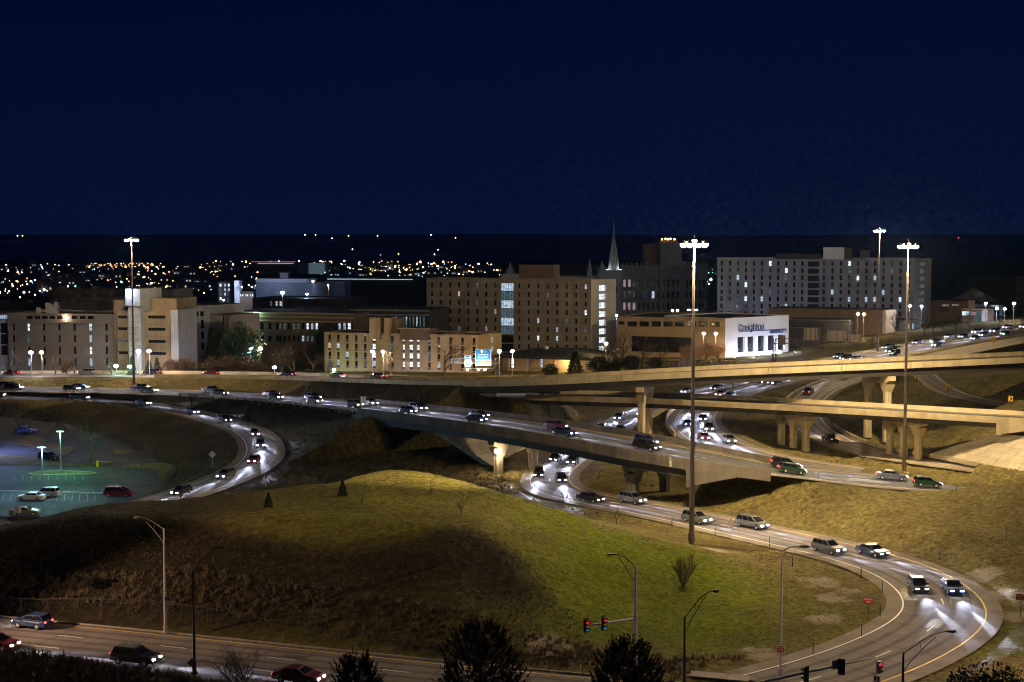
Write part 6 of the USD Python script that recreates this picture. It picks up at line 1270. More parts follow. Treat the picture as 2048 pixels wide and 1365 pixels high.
a, b = atd(902, 727, d), atd(999, 727.5, d); truss(x, a, b, 1.15, 1.2, 14, 'galvanised'); g = atd(996, 757, d + 1); g[2] = gz(g[0], g[1]); lattice_tower(x, g, a[2] + 1.6 - g[2], 1.0)
obj('walkway', MB().box((atd(925, 737.5, d) + atd(985, 735, d)) / 2 + [0, -.9, -.1], (7.2, .9, .1)), 'weathered_steel', x)
def hsign(pxa, pxb, pya, pyb, name, label):
    c = (atd(pxa, pya, d - .6) + atd(pxb, pyb, d - .6)) / 2; w = (pxb - pxa) * d / FPX; h = (pyb - pya) * d / FPX; s = thing(name, label, 'road sign', c); F = sign_frame((0, 0, 0), -math.pi / 2 - .12)
    rr = Polygon(rect(w - .5, h - .5)).buffer(.25, 4); board(s, 'border', list(rr.exterior.coords)[:-1], F, 'sign_white', .05); board(s, 'face', list(rr.buffer(-.13).exterior.coords)[:-1], F, 'sign_blue', .02, .052); return s, F, w, h
s, F, w, h = hsign(950.5, 982.5, 699, 731.5, 'exit_sign', 'large lit blue road sign with three lines of white text')
words(s, 'Cuming Street', .3, F, 'sign_white', .08, dy=h * .18, sx=.9); words(s, 'Eppley Airfield', .3, F, 'sign_white', .08, dy=h * .02, sx=.8); words(s, 'Creighton University', .3, F, 'sign_white', .08, dy=-h * .16, sx=.78)
board(s, 'line', rect(w * .62, .05), F, 'sign_white', .01, .08); board(s, 'shield', [(-.55, 1.2), (-.62, 1.75), (-.02, 1.75), (-.09, 1.2), (-.32, .95)], F, 'sign_white', .02, .075); words(s, 'EXIT', .24, F, 'sign_white', .08, dx=.55, dy=h * .35); board(s, 'arrow', [(-1.4, -1.25), (-1.2, -1.25), (-1.2, -1.45), (-1.1, -1.45), (-1.3, -1.7), (-1.5, -1.45), (-1.4, -1.45)], F, 'sign_white', .01, .08)
board(s, 'exit_panel', [(-.62, -h / 2 + .12), (w / 2 - .12, -h / 2 + .12), (w / 2 - .12, -h / 2 + .85), (-.62, -h / 2 + .85)], F, 'sign_yellow', .01, .08)
words(s, 'EXIT ONLY', .26, F, 'sign_black', .095, dx=.55, dy=-h / 2 + .5, sx=.8)
s, F, w, h = hsign(929.5, 942.5, 711, 733.5, 'route_sign', 'small lit blue road sign with a white shield left of the large one')
words(s, 'NORTH', .26, F, 'sign_white', .08, dy=h * .3); board(s, 'shield', [(-.5, .1), (-.42, .5), (0, .42), (.42, .5), (.5, .1), (.42, -.5), (0, -.75), (-.42, -.5)], F, 'sign_white', .02, .075); words(s, '75', .42, F, 'sign_black', .1, dy=-.1)
for q in (935, 957, 970): 
    p = atd(q, 740, d - 2.2); obj('sign_lamp', MB().box(p, (.5, .4, .2)), 'lamp_white', x); lamp_light(x, 'lamp', p + [0, 0, .4], (1, .93, .8), 330, .08)
def back_gantry(label, pa, pb, d0, d1, py0, py1, boards, posts):
    x = thing('sign_gantry', label, 'sign gantry'); a, b = atd(pa, py0, d0), atd(pb, py1, d1); truss(x, a, b, 1.5, 1.2, 18, 'weathered_steel')
    for q, kind in posts:
        f = (q - pa) / (pb - pa); p = a + (b - a) * f; g = gz(p[0], p[1])
        if kind: lattice_tower(x, [p[0], p[1], g], p[2] + 1.6 - g, .9)
        else: obj('post', MB().tube([[p[0], p[1], g], [p[0], p[1], p[2] + 1.6]], .16, 8), 'weathered_steel', x)
    for q0, q1, y0, y1 in boards:
        f = ((q0 + q1) / 2 - pa) / (pb - pa); dd = d0 + (d1 - d0) * f - .8; A, B = atd(q0, y0, dd), atd(q1, y1, dd); c = (A + B) / 2; w, h = B[0] - A[0], A[2] - B[2]
        e = obj('sign_panel', MB().box(c, (w, .06, h)), 'sign_back', x); m = MB()
        for k in range(3): m.box(c + [(k - 1) * w * .36, -.1, 0], (.12, .1, h * 1.05))
        obj('stiffener', m, 'weathered_steel', e)
    return x
back_gantry('dark sign gantry with two sign backs behind the flyover parapet in the middle', 1281, 1470, 372, 372, 737, 731, [(1357, 1391, 719, 742), (1425, 1459, 724.5, 739)], [(1283, 1), (1466, 0)])
back_gantry('brown sign gantry with sign backs over the freeway below the stepped building', 1548, 1746, 455, 452, 688, 685, [(1608, 1635, 657, 681), (1655, 1692, 662, 683), (1697, 1722, 669, 684), (1557, 1571, 671, 690)], [(1549, 1), (1743, 1)])

# ------------------------------------------------------------------ trees
def bare_tree(proto, seed, H=10.0, spread=.55, levels=5, trunk=.28, r0=.2, bark='bark', twig='twig', stems=1, droop=0.0):
    rng = random.Random(seed); tm, cm = MB(), MB()
    def grow(p, d, L, r, lev):
        n = 3; q = [p]; dd = d.copy()
        for k in range(n):
            dd = dd + np.array([rng.gauss(0, .12), rng.gauss(0, .12), rng.gauss(.03, .06)]); dd /= np.linalg.norm(dd); q.append(q[-1] + dd * L / n)
        (tm if lev == 0 else cm).tube(q, np.linspace(r, r * .62, n + 1), 6 if lev < 2 else 3, lev < 1)
        if lev >= levels: return
        kids = rng.choice((2, 3, 3)) if lev else rng.choice((4, 5))
        for k in range(kids):
            t = rng.uniform(.45, 1.0) if k else 1.0; i = min(n, int(t * n)); s = q[i]; a = rng.uniform(0, 2 * math.pi); e = np.array([math.cos(a), math.sin(a), 0]); e -= dd * e.dot(dd); e /= np.linalg.norm(e) + 1e-9
            w = spread * rng.uniform(.55, 1.25); nd = dd * (1 - w * .5) + e * w + np.array([0, 0, .12 - droop]); nd /= np.linalg.norm(nd)
            grow(s, nd, L * rng.uniform(.6, .86), r * .58, lev + 1)
    for k in range(stems):
        a = k * 2.4; grow(np.array([.12 * math.cos(a), .12 * math.sin(a), -.2]) * (stems > 1) + np.array([0, 0, -.2]) * (stems == 1), np.array([.35 * math.cos(a) * (stems > 1), .35 * math.sin(a) * (stems > 1), 1.0]), H * trunk, r0, 0)
    top = max(v[:, 2].max() for v in cm.v); f = H / top
    for mb_ in (tm, cm): mb_.v = [np.column_stack([v[:, 0] * f ** .8, v[:, 1] * f ** .8, v[:, 2] * f]) for v in mb_.v]
    obj('trunk', tm, bark, proto); obj('crown', cm, twig, proto)
def leafy(proto, seed, H, W, mat, n=2600, leaf=.3, trunk_r=.2, low=.2, conic=False, bark='bark'):
    rng = np.random.default_rng(seed); pts_ = []
    c = rng.normal(size=(46, 3)); c /= np.linalg.norm(c, axis=1, keepdims=True); c *= rng.uniform(.25, 1.0, (46, 1)) ** .5
    if conic:
        z = rng.uniform(0, 1, n) ** 1.25; a = rng.uniform(0, 2 * math.pi, n); lay = .78 + .22 * np.sin(z * 46 + 2.0 * np.sin(a * 3)); rr = (1 - z) * W / 2 * lay * rng.uniform(.35, 1, n) ** .5
        p = np.stack([rr * np.cos(a), rr * np.sin(a), H * (low * .5 + (1 - low * .5) * z)], 1); out = np.stack([np.cos(a), np.sin(a), 0 * a - .25], 1)
    else:
        k = rng.integers(0, 46, n); o = rng.normal(size=(n, 3)); o /= np.linalg.norm(o, axis=1, keepdims=True)
        q = c[k] * .72 + o * .30 * rng.uniform(.4, 1, (n, 1)); p = q * np.array([W / 2, W / 2, H * (1 - low) / 2]) + [0, 0, H * (low + (1 - low) / 2)]; out = o
    m = MB(); side = np.cross(out, rng.normal(size=(n, 3))); side /= np.linalg.norm(side, axis=1, keepdims=True) + 1e-9; L = leaf * rng.uniform(.6, 1.3, (n, 1)); s2 = np.cross(out, side) * .5
    e = out + .5 * rng.normal(size=(n, 3)); e /= np.linalg.norm(e, axis=1, keepdims=True)
    v = np.stack([p - side * L * .28, p + e * L * .55 - side * L * .2 + s2 * L * .2, p + e * L * 1.1, p + e * L * .5 + side * L * .28], 1).reshape(-1, 3); i = np.arange(n) * 4
    m.add(v, np.stack([i, i + 1, i + 2, i + 3], 1)); obj('trunk', MB().tube([[0, 0, -.3], [0, 0, H * .5], [0, 0, H * .93]], [trunk_r, trunk_r * .6, .03], 7), bark, proto)
    if not conic:
        b = MB()
        for q in c[:14]: b.tube([[0, 0, H * low * .8], (q * .5) * np.array([W / 2, W / 2, H * .3]) + [0, 0, H * .45], (q * .8) * np.array([W / 2, W / 2, H * (1 - low) / 2]) + [0, 0, H * (low + (1 - low) / 2)]], [trunk_r * .5, trunk_r * .3, .02], 4)
        obj('limbs', b, bark, proto)
    obj('crown', m, mat, proto)
def pine(proto, seed, H, W, mat, tufts=620, needle=.42):
    """A broad pine: limbs that end in upturned bottle-brush shoots."""
    rng = np.random.default_rng(seed); m, b = MB(), MB(); V, Fc = [], []; n = 0
    b.tube([[0, 0, -.3], [0, 0, H * .55], [0, 0, H * .95]], [.24, .15, .04], 8)
    for k in range(tufts):
        z = rng.uniform(.06, 1.0); a = rng.uniform(0, 2 * math.pi); R = W / 2 * math.sqrt(max(0, 1 - ((z - .34) / .67) ** 2)) * (.86 + .13 * math.sin(3 * a + 5 * z) + .12 * math.sin(5 * a - 11 * z + 1)); r = R * rng.uniform(.2, 1.0) ** .42
        p = np.array([r * math.cos(a), r * math.sin(a), H * z * .97]); d_ = np.array([math.cos(a) * .7, math.sin(a) * .7, .75 + z * .6]); d_ /= np.linalg.norm(d_); Ls = rng.uniform(.5, 1.15)
        if k % 3 == 0: b.tube([[0, 0, max(.3, p[2] - .35 * r)], p], [.05, .02], 4, False)
        for j in range(16):
            t = j / 15.0; q = p + d_ * Ls * t; g = rng.normal(size=3); g -= d_ * g.dot(d_); g /= np.linalg.norm(g); tip = q + (g * .75 + d_ * .7) * needle * (1 - .45 * t); s_ = np.cross(d_, g) * .05
            V += [q - s_, q + s_, tip]; Fc.append([n, n + 1, n + 2]); n += 3
    m.add(np.array(V), np.array(Fc)); obj('trunk', b, 'bark', proto); obj('crown', m, mat, proto)
plain('needles', (0.009, 0.013, 0.008), 0.9, spec=.1); plain('spruce', (0.03, 0.045, 0.022), 0.8, var=.3, scale=3); plain('green_leaves', (0.045, 0.085, 0.05), 0.8, var=.3, scale=2); plain('brown_leaves', (0.13, 0.085, 0.06), 0.9, var=.3, scale=2)
plain('blossom', (0.42, 0.27, 0.19), 0.9, var=.25, scale=2); plain('dark_leaves', (0.02, 0.022, 0.014), 0.9, var=.3, scale=3)
K = {}
for k in range(4): K['bare%d' % k] = kind_of('bare_tree_%s' % 'abcd'[k]); bare_tree(K['bare%d' % k], 20 + k, 10.0, .6 + .06 * k, 5, .26)
K['young'] = kind_of('sapling'); bare_tree(K['young'], 31, 3.4, .42, 3, .42, .045, 'bark', 'bark')
K['young2'] = kind_of('sapling_b'); bare_tree(K['young2'], 37, 3.4, .5, 3, .42, .04, 'bark', 'bark')
K['spruce'] = kind_of('spruce'); leafy(K['spruce'], 3, 10, 5.4, 'spruce', 3000, .55, .2, .08, True)
K['spruce_s'] = kind_of('small_spruce'); leafy(K['spruce_s'], 4, 2.6, 1.9, 'spruce', 2400, .2, .06, .1, True)
K['green'] = kind_of('round_tree'); leafy(K['green'], 5, 10, 9, 'green_leaves', 5200, .5, .25, .15)
K['bush'] = kind_of('brown_bush'); leafy(K['bush'], 6, 4, 6, 'brown_leaves', 3600, .3, .1, .02)
K['blossom'] = kind_of('pale_tree'); leafy(K['blossom'], 7, 7, 9, 'blossom', 4200, .3, .2, .12, bark='bark_warm')
K['darkbush'] = kind_of('dark_bush'); leafy(K['darkbush'], 8, 4, 5, 'dark_leaves', 2600, .3, .1, .02)
def tree(kind, name, px_, ytop, ybase, d, label, group=None, h0=10.0, wide=1.0, cat='tree'):
    """A tree whose top is seen at ytop; it stands on the ground at depth d."""
    p = atd(px_, (ytop + ybase) / 2, d); g = gz(p[0], p[1]); top = atd(px_, ytop, d)[2]; s = max(.1, (top - g) / h0)
    rt = (int(px_) * 7) % 6
    copy_of(K[kind], name, label, cat, (p[0], p[1], g), rt, group, (s * wide, s * wide, s))
for k, (px_, y0, y1, d, lab) in enumerate([
    (780, 686, 757, 450, 'spreading bare tree before the middle of the tan block'), (888, 664, 757, 450, 'tall bare tree before the right part of the tan block'), (656, 714, 755, 455, 'small bare tree at the left corner of the tan block'),
    (1213, 668, 735, 470, 'bare tree under the yellow lamp before the white dormitory end'), (1243, 655, 735, 478, 'dark bare tree left of the lettered hall'), (1283, 664, 735, 480, 'dark bare tree before the left windows of the lettered hall'), (1322, 676, 735, 484, 'dark bare tree before the middle of the lettered hall'),
    (1606, 668, 700, 520, 'bare tree right of the lettered hall'), (1650, 662, 698, 525, 'pale bare tree before the stepped building'), (1684, 656, 696, 528, 'amber lit bare tree before the stepped building'), (1712, 652, 696, 530, 'bare tree under the bright yellow lamp'), (1746, 660, 702, 500, 'dark bare tree left of the back light mast'), (1789, 618, 668, 548, 'pale lit bare tree at the corner of the stepped building'),
    (1848, 618, 672, 530, 'first dark bare tree of the roadside row at right'), (1866, 622, 668, 534, 'second dark bare tree of the roadside row at right'), (1886, 620, 664, 538, 'third dark bare tree of the roadside row at right'), (1913, 616, 660, 542, 'fourth dark bare tree of the roadside row at right'), (1939, 624, 656, 546, 'last dark bare tree of the roadside row at right'), (2000, 626, 652, 560, 'bare tree below the cream lamp at the right edge'),
    (28, 696, 745, 402, 'blue lit bare tree at the left end of the long hall'), (110, 704, 745, 402, 'bare tree right of the amber lamp before the long hall'), (148, 706, 745, 402, 'low bare tree before the middle of the long hall'), (222, 706, 745, 398, 'thin bare tree left of the light mast before the hall corner'), (392, 704, 745, 402, 'bare tree right of the stair tower building'),
    (560, 690, 748, 440, 'bare tree right of the orange lamp'), (586, 672, 748, 444, 'tall bare tree left of the tan block'), (625, 690, 748, 448, 'bare tree beside the lit ground window left of the tan block'), (1330, 600, 640, 660, 'bare tree in front of the grey tower building'), (1362, 596, 640, 664, 'bare tree between the grey tower and the tallest mast'), (1258, 606, 640, 640, 'blue lit bare tree beside the church'), (1400, 590, 640, 650, 'bare tree right of the tallest mast behind the lettered hall'), (1480, 590, 640, 600, 'bare tree before the left end of the long dormitory')]):
    tree('bare%d' % (k % 4), 'bare_tree', px_, y0, y1, d, lab)
for px_, y0, y1, d, kind, name, lab, h0, wide in [
    (423, 656, 745, 420, 'spruce', 'spruce_tree', 'tall dark spruce right of the grey office block', 10, .75), (446, 676, 745, 416, 'spruce', 'spruce_tree', 'brown tinged spruce beside the tall dark one', 10, .8), (264, 712, 745, 396, 'spruce', 'spruce_tree', 'small spruce just left of the light mast', 10, 1.1), (298, 720, 745, 396, 'spruce', 'spruce_tree', 'lowest small spruce right of the light mast', 10, 1.5), (314, 716, 745, 396, 'spruce', 'spruce_tree', 'small spruce right of the lowest one by the stair tower', 10, 1.2),
    (1150, 703, 752, 425, 'spruce', 'broad_conifer', 'broad dark conifer before the wide dark roof', 10, 1.5), (478, 634, 710, 440, 'green', 'round_tree', 'round green lit tree left of the cornice hall', 10, 1.0), (657, 640, 700, 500, 'green', 'round_tree', 'dark round tree before the right end of the cornice hall', 10, .8), (815, 632, 668, 515, 'green', 'round_tree', 'blue lit round tree left of the tall dormitory', 10, .9),
    (425, 712, 748, 408, 'bush', 'brown_bush', 'brown bush left below the two lamps', 4, .8), (450, 708, 748, 410, 'bush', 'brown_bush', 'large brown bush below the spruces', 4, .8), (478, 710, 748, 410, 'bush', 'brown_bush', 'brown bush below the cold white lamp', 4, .8), (508, 714, 748, 410, 'bush', 'brown_bush', 'brown bush below the orange lamp', 4, .8), (345, 716, 746, 398, 'bush', 'brown_bush', 'brown bush at the foot of the stair tower building', 4, .8), (372, 714, 746, 398, 'bush', 'brown_bush', 'brown bush right of the stair tower building', 4, .8), (133, 718, 746, 400, 'bush', 'brown_bush', 'dark bush before the long hall', 4, .6),
    (1412, 676, 716, 492, 'blossom', 'pale_tree', 'pale orange lit tree beside the bright lettered wall', 7, .85), (1375, 684, 716, 488, 'blossom', 'pale_tree', 'dimmer pale tree left of the bright orange one', 7, .7), (1435, 682, 716, 496, 'blossom', 'pale_tree', 'pale tree at the corner of the lettered wall', 7, .7),
    (1196, 708, 748, 440, 'darkbush', 'dark_bush', 'dark evergreen bush right of the broad conifer', 4, .9), (1225, 716, 748, 440, 'darkbush', 'dark_bush', 'low dark bush below the white dormitory end', 4, 1.0), (1262, 706, 745, 440, 'darkbush', 'dark_bush', 'dark bush left of the dark sign gantry', 4, .9), (1100, 724, 752, 432, 'darkbush', 'dark_bush', 'clipped dark hedge before the wide roof hall', 4, .9), (1310, 712, 745, 455, 'darkbush', 'dark_bush', 'dark bush behind the dark sign gantry', 4, 1.0)]:
    tree(kind, name, px_, y0, y1, d, lab, None, h0, wide, 'bush' if 'bush' in name else 'tree')
# trees in and around the car park, young trees on the hill, shrubs
for px_, yb_, s, kind, lab in ((176, 931, 1.05, 'bare3', 'bare tree on the grass strip in the car park'), (284, 934, .75, 'bare1', 'dark bare tree near the right end of the car park'), (46, 866, .6, 'bare2', 'small bare tree at the back of the car park beside a car')):
    p = on_lot(px_, yb_); copy_of(K[kind], 'bare_tree', lab, 'tree', p, .7 * s, None, s)
for px_, yt, yb_, kind, lab in ((861, 958, 1002, 'young', 'leafless sapling near the crest of the hill'), (922, 974, 1036, 'young2', 'leafless sapling at the front edge of the lit hilltop'), (725, 962, 1024, 'young', 'leaning leafless sapling right of the small spruces'), (1005, 946, 989, 'young2', 'leafless sapling where the hill drops to the ramp'), (1127, 976, 1017, 'young', 'leafless sapling beside the inner bend of the ramp'), (1233, 1012, 1050, 'young2', 'leafless sapling right of the crest beside the ramp'), (361, 976, 1006, 'young', 'leafless sapling at the end of the left loop ramp')):
    p = onpx(px_, yb_); s = (yb_ - yt) * p[1] / FPX / 3.3; copy_of(K[kind], 'sapling', lab, 'tree', p, px_ * .1, None, s)
for px_, yt, yb_, lab in ((685, 962, 993, 'small spruce on the hilltop, right one of two'), (537, 986, 1015, 'small spruce on the hilltop, left one of two')):
    p = onpx(px_, yb_); s = (yb_ - yt) * p[1] / FPX / 2.55; copy_of(K['spruce_s'], 'small_spruce', lab, 'tree', p, 1.0, None, (s * .95, s * .95, s))
K['shrub'] = kind_of('bare_shrub'); bare_tree(K['shrub'], 51, 4.6, .45, 4, .42, .05, 'twig', 'twig', stems=11)
p = onpx(1366, 1174); copy_of(K['shrub'], 'bare_shrub', 'bare brown shrub on the green slope below the tallest mast', 'shrub', p, 0, None, (1.0, 1.0, 1.05))
K['shrub_f'] = kind_of('bare_tree_front'); bare_tree(K['shrub_f'], 57, 5.6, .62, 5, .34, .09, 'bark', 'bark', stems=4)
for px_, d, zt, lab, s in ((478, 118, 6.6, 'bare shrub in front of the street at bottom left', 1.15), (612, 117, 4.3, 'small bare shrub between the large bare one and the small evergreen', .6)):
    q = atd(px_, 1380, d); g = gz(q[0], q[1]); copy_of(K['shrub_f'], 'bare_shrub', lab, 'shrub', (q[0], q[1], g), 1.1 * s, None, (s, s, (zt - g) / 5.6))
p = onpx(185, 1182); copy_of(K['darkbush'], 'dark_bush', 'low dark bush alone on the dark slope at left', 'shrub', p, 0, None, .45)
for k, (px_, d, zt, W, lab) in enumerate(((962, 114, 8.9, 7.9, 'large dark pine at the bottom edge in the middle'), (1256, 111, 8.4, 6.9, 'dark pine at the bottom edge before the signal pole'), (712, 113, 6.5, 4.6, 'small dark pine top at the bottom edge left of the large one'))):
    q = atd(px_, 1400, d); g = gz(q[0], q[1]); kp = kind_of('front_pine_%s' % 'abc'[k]); pine(kp, 60 + k, zt - g, W, 'needles', 700 if W > 6 else 420); copy_of(kp, 'pine_tree', lab, 'tree', (q[0], q[1], g))
kp = kind_of('corner_tree'); leafy(kp, 71, 8.7, 8.6, 'dark_leaves', 6400, .34, .16, .12); q = atd(1985, 1400, 108); copy_of(kp, 'leafy_tree', 'dark leafy tree top in the bottom right corner', 'tree', (q[0], q[1], gz(q[0], q[1])), .4)
kp = kind_of('fence_weed'); bare_tree(kp, 81, 1.5, .6, 3, .4, .015, 'twig_warm', 'twig_warm', stems=7)
# tall dry grass: many small tufts
rng = np.random.default_rng(9); inst = UsdGeom.PointInstancer.Define(stage, '/World/dry_grass_tufts'); tag(inst, 'dry tufts of grass growing over the dark hill and banks', 'grass', kind='stuff')
plain('straw', (0.14, 0.108, 0.06), 0.9, var=.35, scale=.7); plain('green_blades', (0.085, 0.1, 0.02), 0.9, var=.3, scale=.7)
for k in range(4):
    n = 26; a = rng.uniform(0, 2 * math.pi, n); R = rng.uniform(0, .3, n); h = rng.uniform(.3, .75, n) * (1 if k < 2 else .5); b = np.stack([R * np.cos(a), R * np.sin(a), 0 * a - .05], 1); lean = np.stack([np.cos(a), np.sin(a), 0 * a], 1) * rng.uniform(.05, .35, (n, 1)); s_ = np.stack([-np.sin(a), np.cos(a), 0 * a], 1) * .03
    v = np.stack([b - s_, b + s_, b + lean + np.array([0, 0, 1]) * h[:, None]], 1).reshape(-1, 3); usdkit.mesh(stage, '/World/dry_grass_tufts/tuft_kind_%s' % 'abcd'[k], (v, np.arange(n * 3).reshape(-1, 3)), M['straw' if k != 3 else 'green_blades'])
inst.CreatePrototypesRel().SetTargets([Sdf.Path('/World/dry_grass_tufts/tuft_kind_%s' % c_) for c_ in 'abcd'])
def scatter(n, x0, x1, y0, y1, keep, kinds, smin, smax):
    p = np.stack([rng.uniform(x0, x1, n), rng.uniform(y0, y1, n)], 1); d_ = RN((p[:, 1], p[:, 0])); q = p[(d_ > 1.8) & keep(p)]; return q, rng.choice(kinds, len(q)), rng.uniform(smin, smax, len(q))
RN = RegularGridInterpolator((ys, xs), road_near.reshape(GX.shape), bounds_error=False, fill_value=99)
fen = np.array([[-64, 156], [-33, 150], [-6, 138], [12, 131]])
onslope = lambda p: (p[:, 1] < np.interp(p[:, 0], brk[:, 0], brk[:, 1]) + 1) & (p[:, 1] > np.interp(p[:, 0], fen[:, 0], fen[:, 1]) - 1.5) & (p[:, 0] < 8)
near_f = lambda p: np.abs(p[:, 1] - np.interp(p[:, 0], fen[:, 0], fen[:, 1]) - 1.5) < 3.2
top_h = lambda p: (p[:, 1] < np.interp(p[:, 0], *np.array([at(*r)[:2] for r in RIDGE]).T) + 2) & (p[:, 1] > 133)
lotin = lambda p: ~shapely.contains_xy(lot_poly.buffer(1), p[:, 0], p[:, 1])
sets = [scatter(15000, -75, 12, 130, 195, onslope, [0, 1, 2], .2, .5), scatter(9000, -75, 25, 126, 165, near_f, [0, 1], .5, 1.2), scatter(16000, -75, 40, 133, 205, top_h, [2, 3], .18, .42), scatter(14000, 30, 110, 130, 225, lambda p: p[:, 0] > 0, [2, 2, 3], .18, .42), scatter(9000, -60, 0, 205, 340, lotin, [0, 2], .3, .7), scatter(9000, 0, 120, 205, 420, lotin, [2, 0], .25, .6), scatter(7000, -75, -12, 100, 136, lambda p: p[:, 0] < 0, [0, 1], .8, 1.7)]
P_ = np.vstack([s[0] for s in sets]); Kd = np.concatenate([s[1] for s in sets]); Sc = np.concatenate([s[2] for s in sets]); Zt = ground_at(P_[:, ::-1])
inst.CreatePositionsAttr(Vt.Vec3fArray.FromNumpy(np.column_stack([P_, Zt]).astype(np.float32))); inst.CreateProtoIndicesAttr(Vt.IntArray.FromNumpy(Kd.astype(np.int32))); inst.CreateScalesAttr(Vt.Vec3fArray.FromNumpy(np.repeat(Sc[:, None], 3, 1).astype(np.float32)))
ang = rng.uniform(0, 2 * math.pi, len(P_)); inst.CreateOrientationsAttr(Vt.QuathArray([Gf.Quath(float(math.cos(a / 2)), 0, 0, float(math.sin(a / 2))) for a in ang]))

# ------------------------------------------------------------------ lights of the valley and the far hills
FAR = {}
for nm in ('warm', 'white', 'blue', 'green', 'red'):
    FAR[nm] = kind_of('far_lamp_' + nm); obj('post', MB().cyl((0, .6, -8), .12, 8.5, 4), 'dark_metal', FAR[nm]); obj('lamp', MB().ball((0, 0, 0), 1.0, 1), 'far_' + nm, FAR[nm])
rl = random.Random(77); spots = []
for px_, py_, c_ in [(35, 472, 'white'), (45, 472, 'warm'), (350, 487, 'white'), (356, 487, 'white'), (385, 489, 'warm'), (610, 470, 'white'), (631, 470, 'white'), (697, 472, 'warm'), (664, 477, 'blue'), (755, 472, 'warm'), (862, 470, 'white'), (911, 476, 'warm'), (705, 499, 'white'), (876, 500, 'blue'), (869, 509, 'warm'), (797, 508, 'warm'), (761, 511, 'blue'), (818, 518, 'blue'), (785, 515, 'white'), (1044, 493, 'white'), (1917, 476, 'red'), (1993, 483, 'white'), (138, 525, 'red'), (271, 518, 'red'), (235, 520, 'warm'), (105, 522, 'white'), (932, 529, 'red')]: spots.append((px_, py_, c_, 5600 if py_ > 495 else 7600, 1.0))
def cloud(n, x0, x1, y0, y1, mix, big=0.1):
    for _ in range(n): spots.append((rl.uniform(x0, x1), rl.uniform(y0, y1), rl.choices(('warm', 'white', 'blue', 'green'), mix)[0], None, rl.uniform(1.1, 1.7) if rl.random() < big else rl.uniform(.4, .85)))
cloud(95, 640, 930, 522, 542, (7, 2, 1, .3), .25); cloud(60, 400, 700, 522, 541, (5, 3, 1, .4), .1); cloud(150, 95, 440, 530, 582, (6, 3, 1, .8), .1); cloud(60, 0, 120, 528, 590, (5, 2, 2, .8), .3); cloud(50, 640, 850, 538, 556, (4, 4, 2, .3), .1); cloud(12, 1410, 1432, 535, 566, (3, 2, 4, .2), .2); cloud(12, 1862, 1905, 541, 578, (4, 2, 4, .2), .2); cloud(36, 840, 1000, 524, 552, (4, 3, 2, .3), .2); cloud(24, 440, 540, 540, 600, (4, 3, 2, .3))
spots += [(12, 531, 'warm', None, 1.8), (62, 563, 'blue', None, 2.0), (70, 561, 'blue', None, 1.6), (48, 585, 'blue', 900, 2.0), (40, 595, 'warm', 900, 1.4), (70, 590, 'warm', 900, 1.4), (18, 583, 'warm', 900, 1.4), (80, 582, 'green', 900, 1.4), (136, 573, 'blue', None, 1.6), (151, 573, 'green', None, 1.5), (331, 575, 'warm', None, 1.6), (366, 593, 'warm', 800, 1.4), (348, 586, 'warm', 800, 1.1), (408, 586, 'warm', 850, 1.2), (1422, 560, 'blue', 1200, 2.2), (1418, 568, 'blue', 1200, 1.4)]
word = {'warm': 'amber', 'white': 'white', 'blue': 'blue', 'green': 'green', 'red': 'red'}
far_rest = {k: MB() for k in FAR}; order = sorted(range(len(spots)), key=lambda k: -spots[k][4]); single = set(order[:280])
for k, (px_, py_, c_, d, s) in enumerate(spots):
    if d is None:
        d = float(np.clip((EYE + 15) * FPX / max(py_ - 490, 8), 700, 4400))
    p = atd(px_, py_, d); r = s * .6 * d / (FPX / 2)
    if k not in single: far_rest[c_].ball(p, r, 1); continue
    zone = 'on the far hills' if d > 5000 else 'at the left edge of the valley' if px_ < 115 else 'in the valley behind the left buildings' if px_ < 455 else 'in the valley left of the tall dormitory' if px_ < 1010 else 'beside the long dormitory at right'
    copy_of(FAR[c_], 'far_street_lamp', 'tiny %s far lamp glowing %s' % (word[c_], zone), 'far lamp', p, 0, 'tiny %s far lamps %s' % (word[c_], zone), r)
x = tag(UsdGeom.Xform.Define(stage, '/World/far_town_lights'), 'faintest specks of light of the town in the valley', 'town lights', kind='stuff')
for c_, m in far_rest.items():
    if m.v: obj(word[c_] + '_lights', m, 'far_' + c_, x)


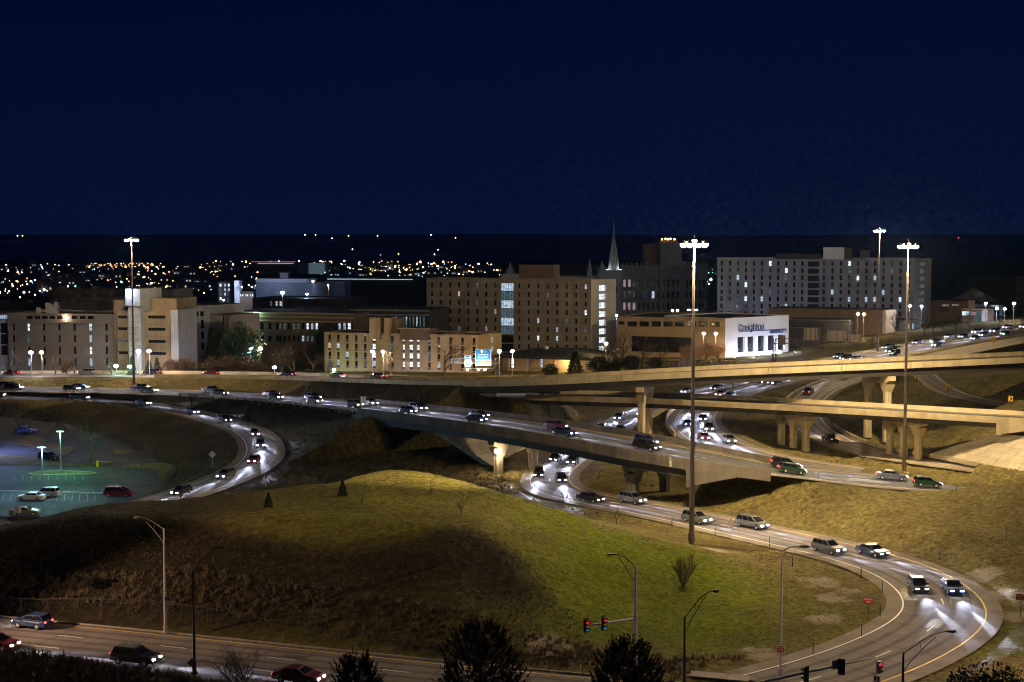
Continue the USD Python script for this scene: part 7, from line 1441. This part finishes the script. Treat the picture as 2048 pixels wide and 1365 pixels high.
# houses and sheds of the valley between the lamps
KB = []
for k in range(5):
    kp = kind_of('valley_house_%s' % 'abcde'[k]); w, dd, h = ((22, 14, 6), (34, 18, 8), (16, 12, 7), (52, 24, 9), (20, 20, 14))[k]; m = MB()
    for q0, q1 in (((-w / 2, -dd / 2), (w / 2, -dd / 2)), ((w / 2, -dd / 2), (w / 2, dd / 2)), ((w / 2, dd / 2), (-w / 2, dd / 2)), ((-w / 2, dd / 2), (-w / 2, -dd / 2))): m.quad([*q0, -6], [*q1, -6], [*q1, h], [*q0, h])
    obj('wall', m, ('brown_wall', 'grey_wall', 'dorm_end', 'blue_grey_wall', 'tan_wall')[k], kp); m = MB(); e = .6
    if k in (0, 2): m.quad([-w / 2 - e, -dd / 2 - e, h - .3], [w / 2 + e, -dd / 2 - e, h - .3], [w / 2 + e, 0, h + 4], [-w / 2 - e, 0, h + 4]).quad([w / 2 + e, dd / 2 + e, h - .3], [-w / 2 - e, dd / 2 + e, h - .3], [-w / 2 - e, 0, h + 4], [w / 2 + e, 0, h + 4]).add([[-w / 2, -dd / 2, h], [-w / 2, dd / 2, h], [-w / 2, 0, h + 4]], [[0, 1, 2]]).add([[w / 2, -dd / 2, h], [w / 2, dd / 2, h], [w / 2, 0, h + 4]], [[0, 1, 2]])
    else: m.box((0, 0, h + .25), (w + .6, dd + .6, .5))
    obj('roof', m, 'roof_grey', kp)
    for j in range(3): obj('window', MB().quad([-w * .35 + j * w * .3, -dd / 2 - .05, h * .3], [-w * .35 + j * w * .3 + 2.4, -dd / 2 - .05, h * .3], [-w * .35 + j * w * .3 + 2.4, -dd / 2 - .05, h * .3 + 2.4], [-w * .35 + j * w * .3, -dd / 2 - .05, h * .3 + 2.4]), ('window_warm', 'window_glass', 'window_cool')[(j + k) % 3], kp)
    KB.append(kp)
rh = random.Random(5)
for k in range(64):
    px_ = rh.uniform(-10, 470) if k % 2 else rh.uniform(620, 1010); py_ = rh.uniform(532, 585) if k % 2 else rh.uniform(527, 553); d = float(np.clip(58 * FPX / (py_ - 490), 900, 3600)); p = atd(px_, py_, d); p[2] = gz(p[0], p[1])
    j = rh.randrange(5); copy_of(KB[j], 'valley_building', 'distant dark %s among the lights of the valley %s' % (('low house', 'long shed', 'small pale house', 'wide flat store', 'square block')[j], 'at left' if k % 2 else 'left of the tall dormitory'), 'building', p, rh.uniform(-.4, .4), 'distant dark %ss of the valley %s' % (('low house', 'long shed', 'small pale house', 'wide flat store', 'square block')[j], 'at left' if k % 2 else 'in the middle'))
# ------------------------------------------------------------------ air
hz = usdkit.material(stage, '/World/Looks/night_air', {"v": ("principled_volume", {"color": (0.35, 0.6, 1.0), "density": 1.8e-5, "anisotropy": 0.35})}, [], volume="v.volume")
tag(obj('haze', MB().box((0, 5300, 55), (19400, 10900, 180)), hz), 'thin night air between the camera and the far hills', 'haze', kind='stuff')
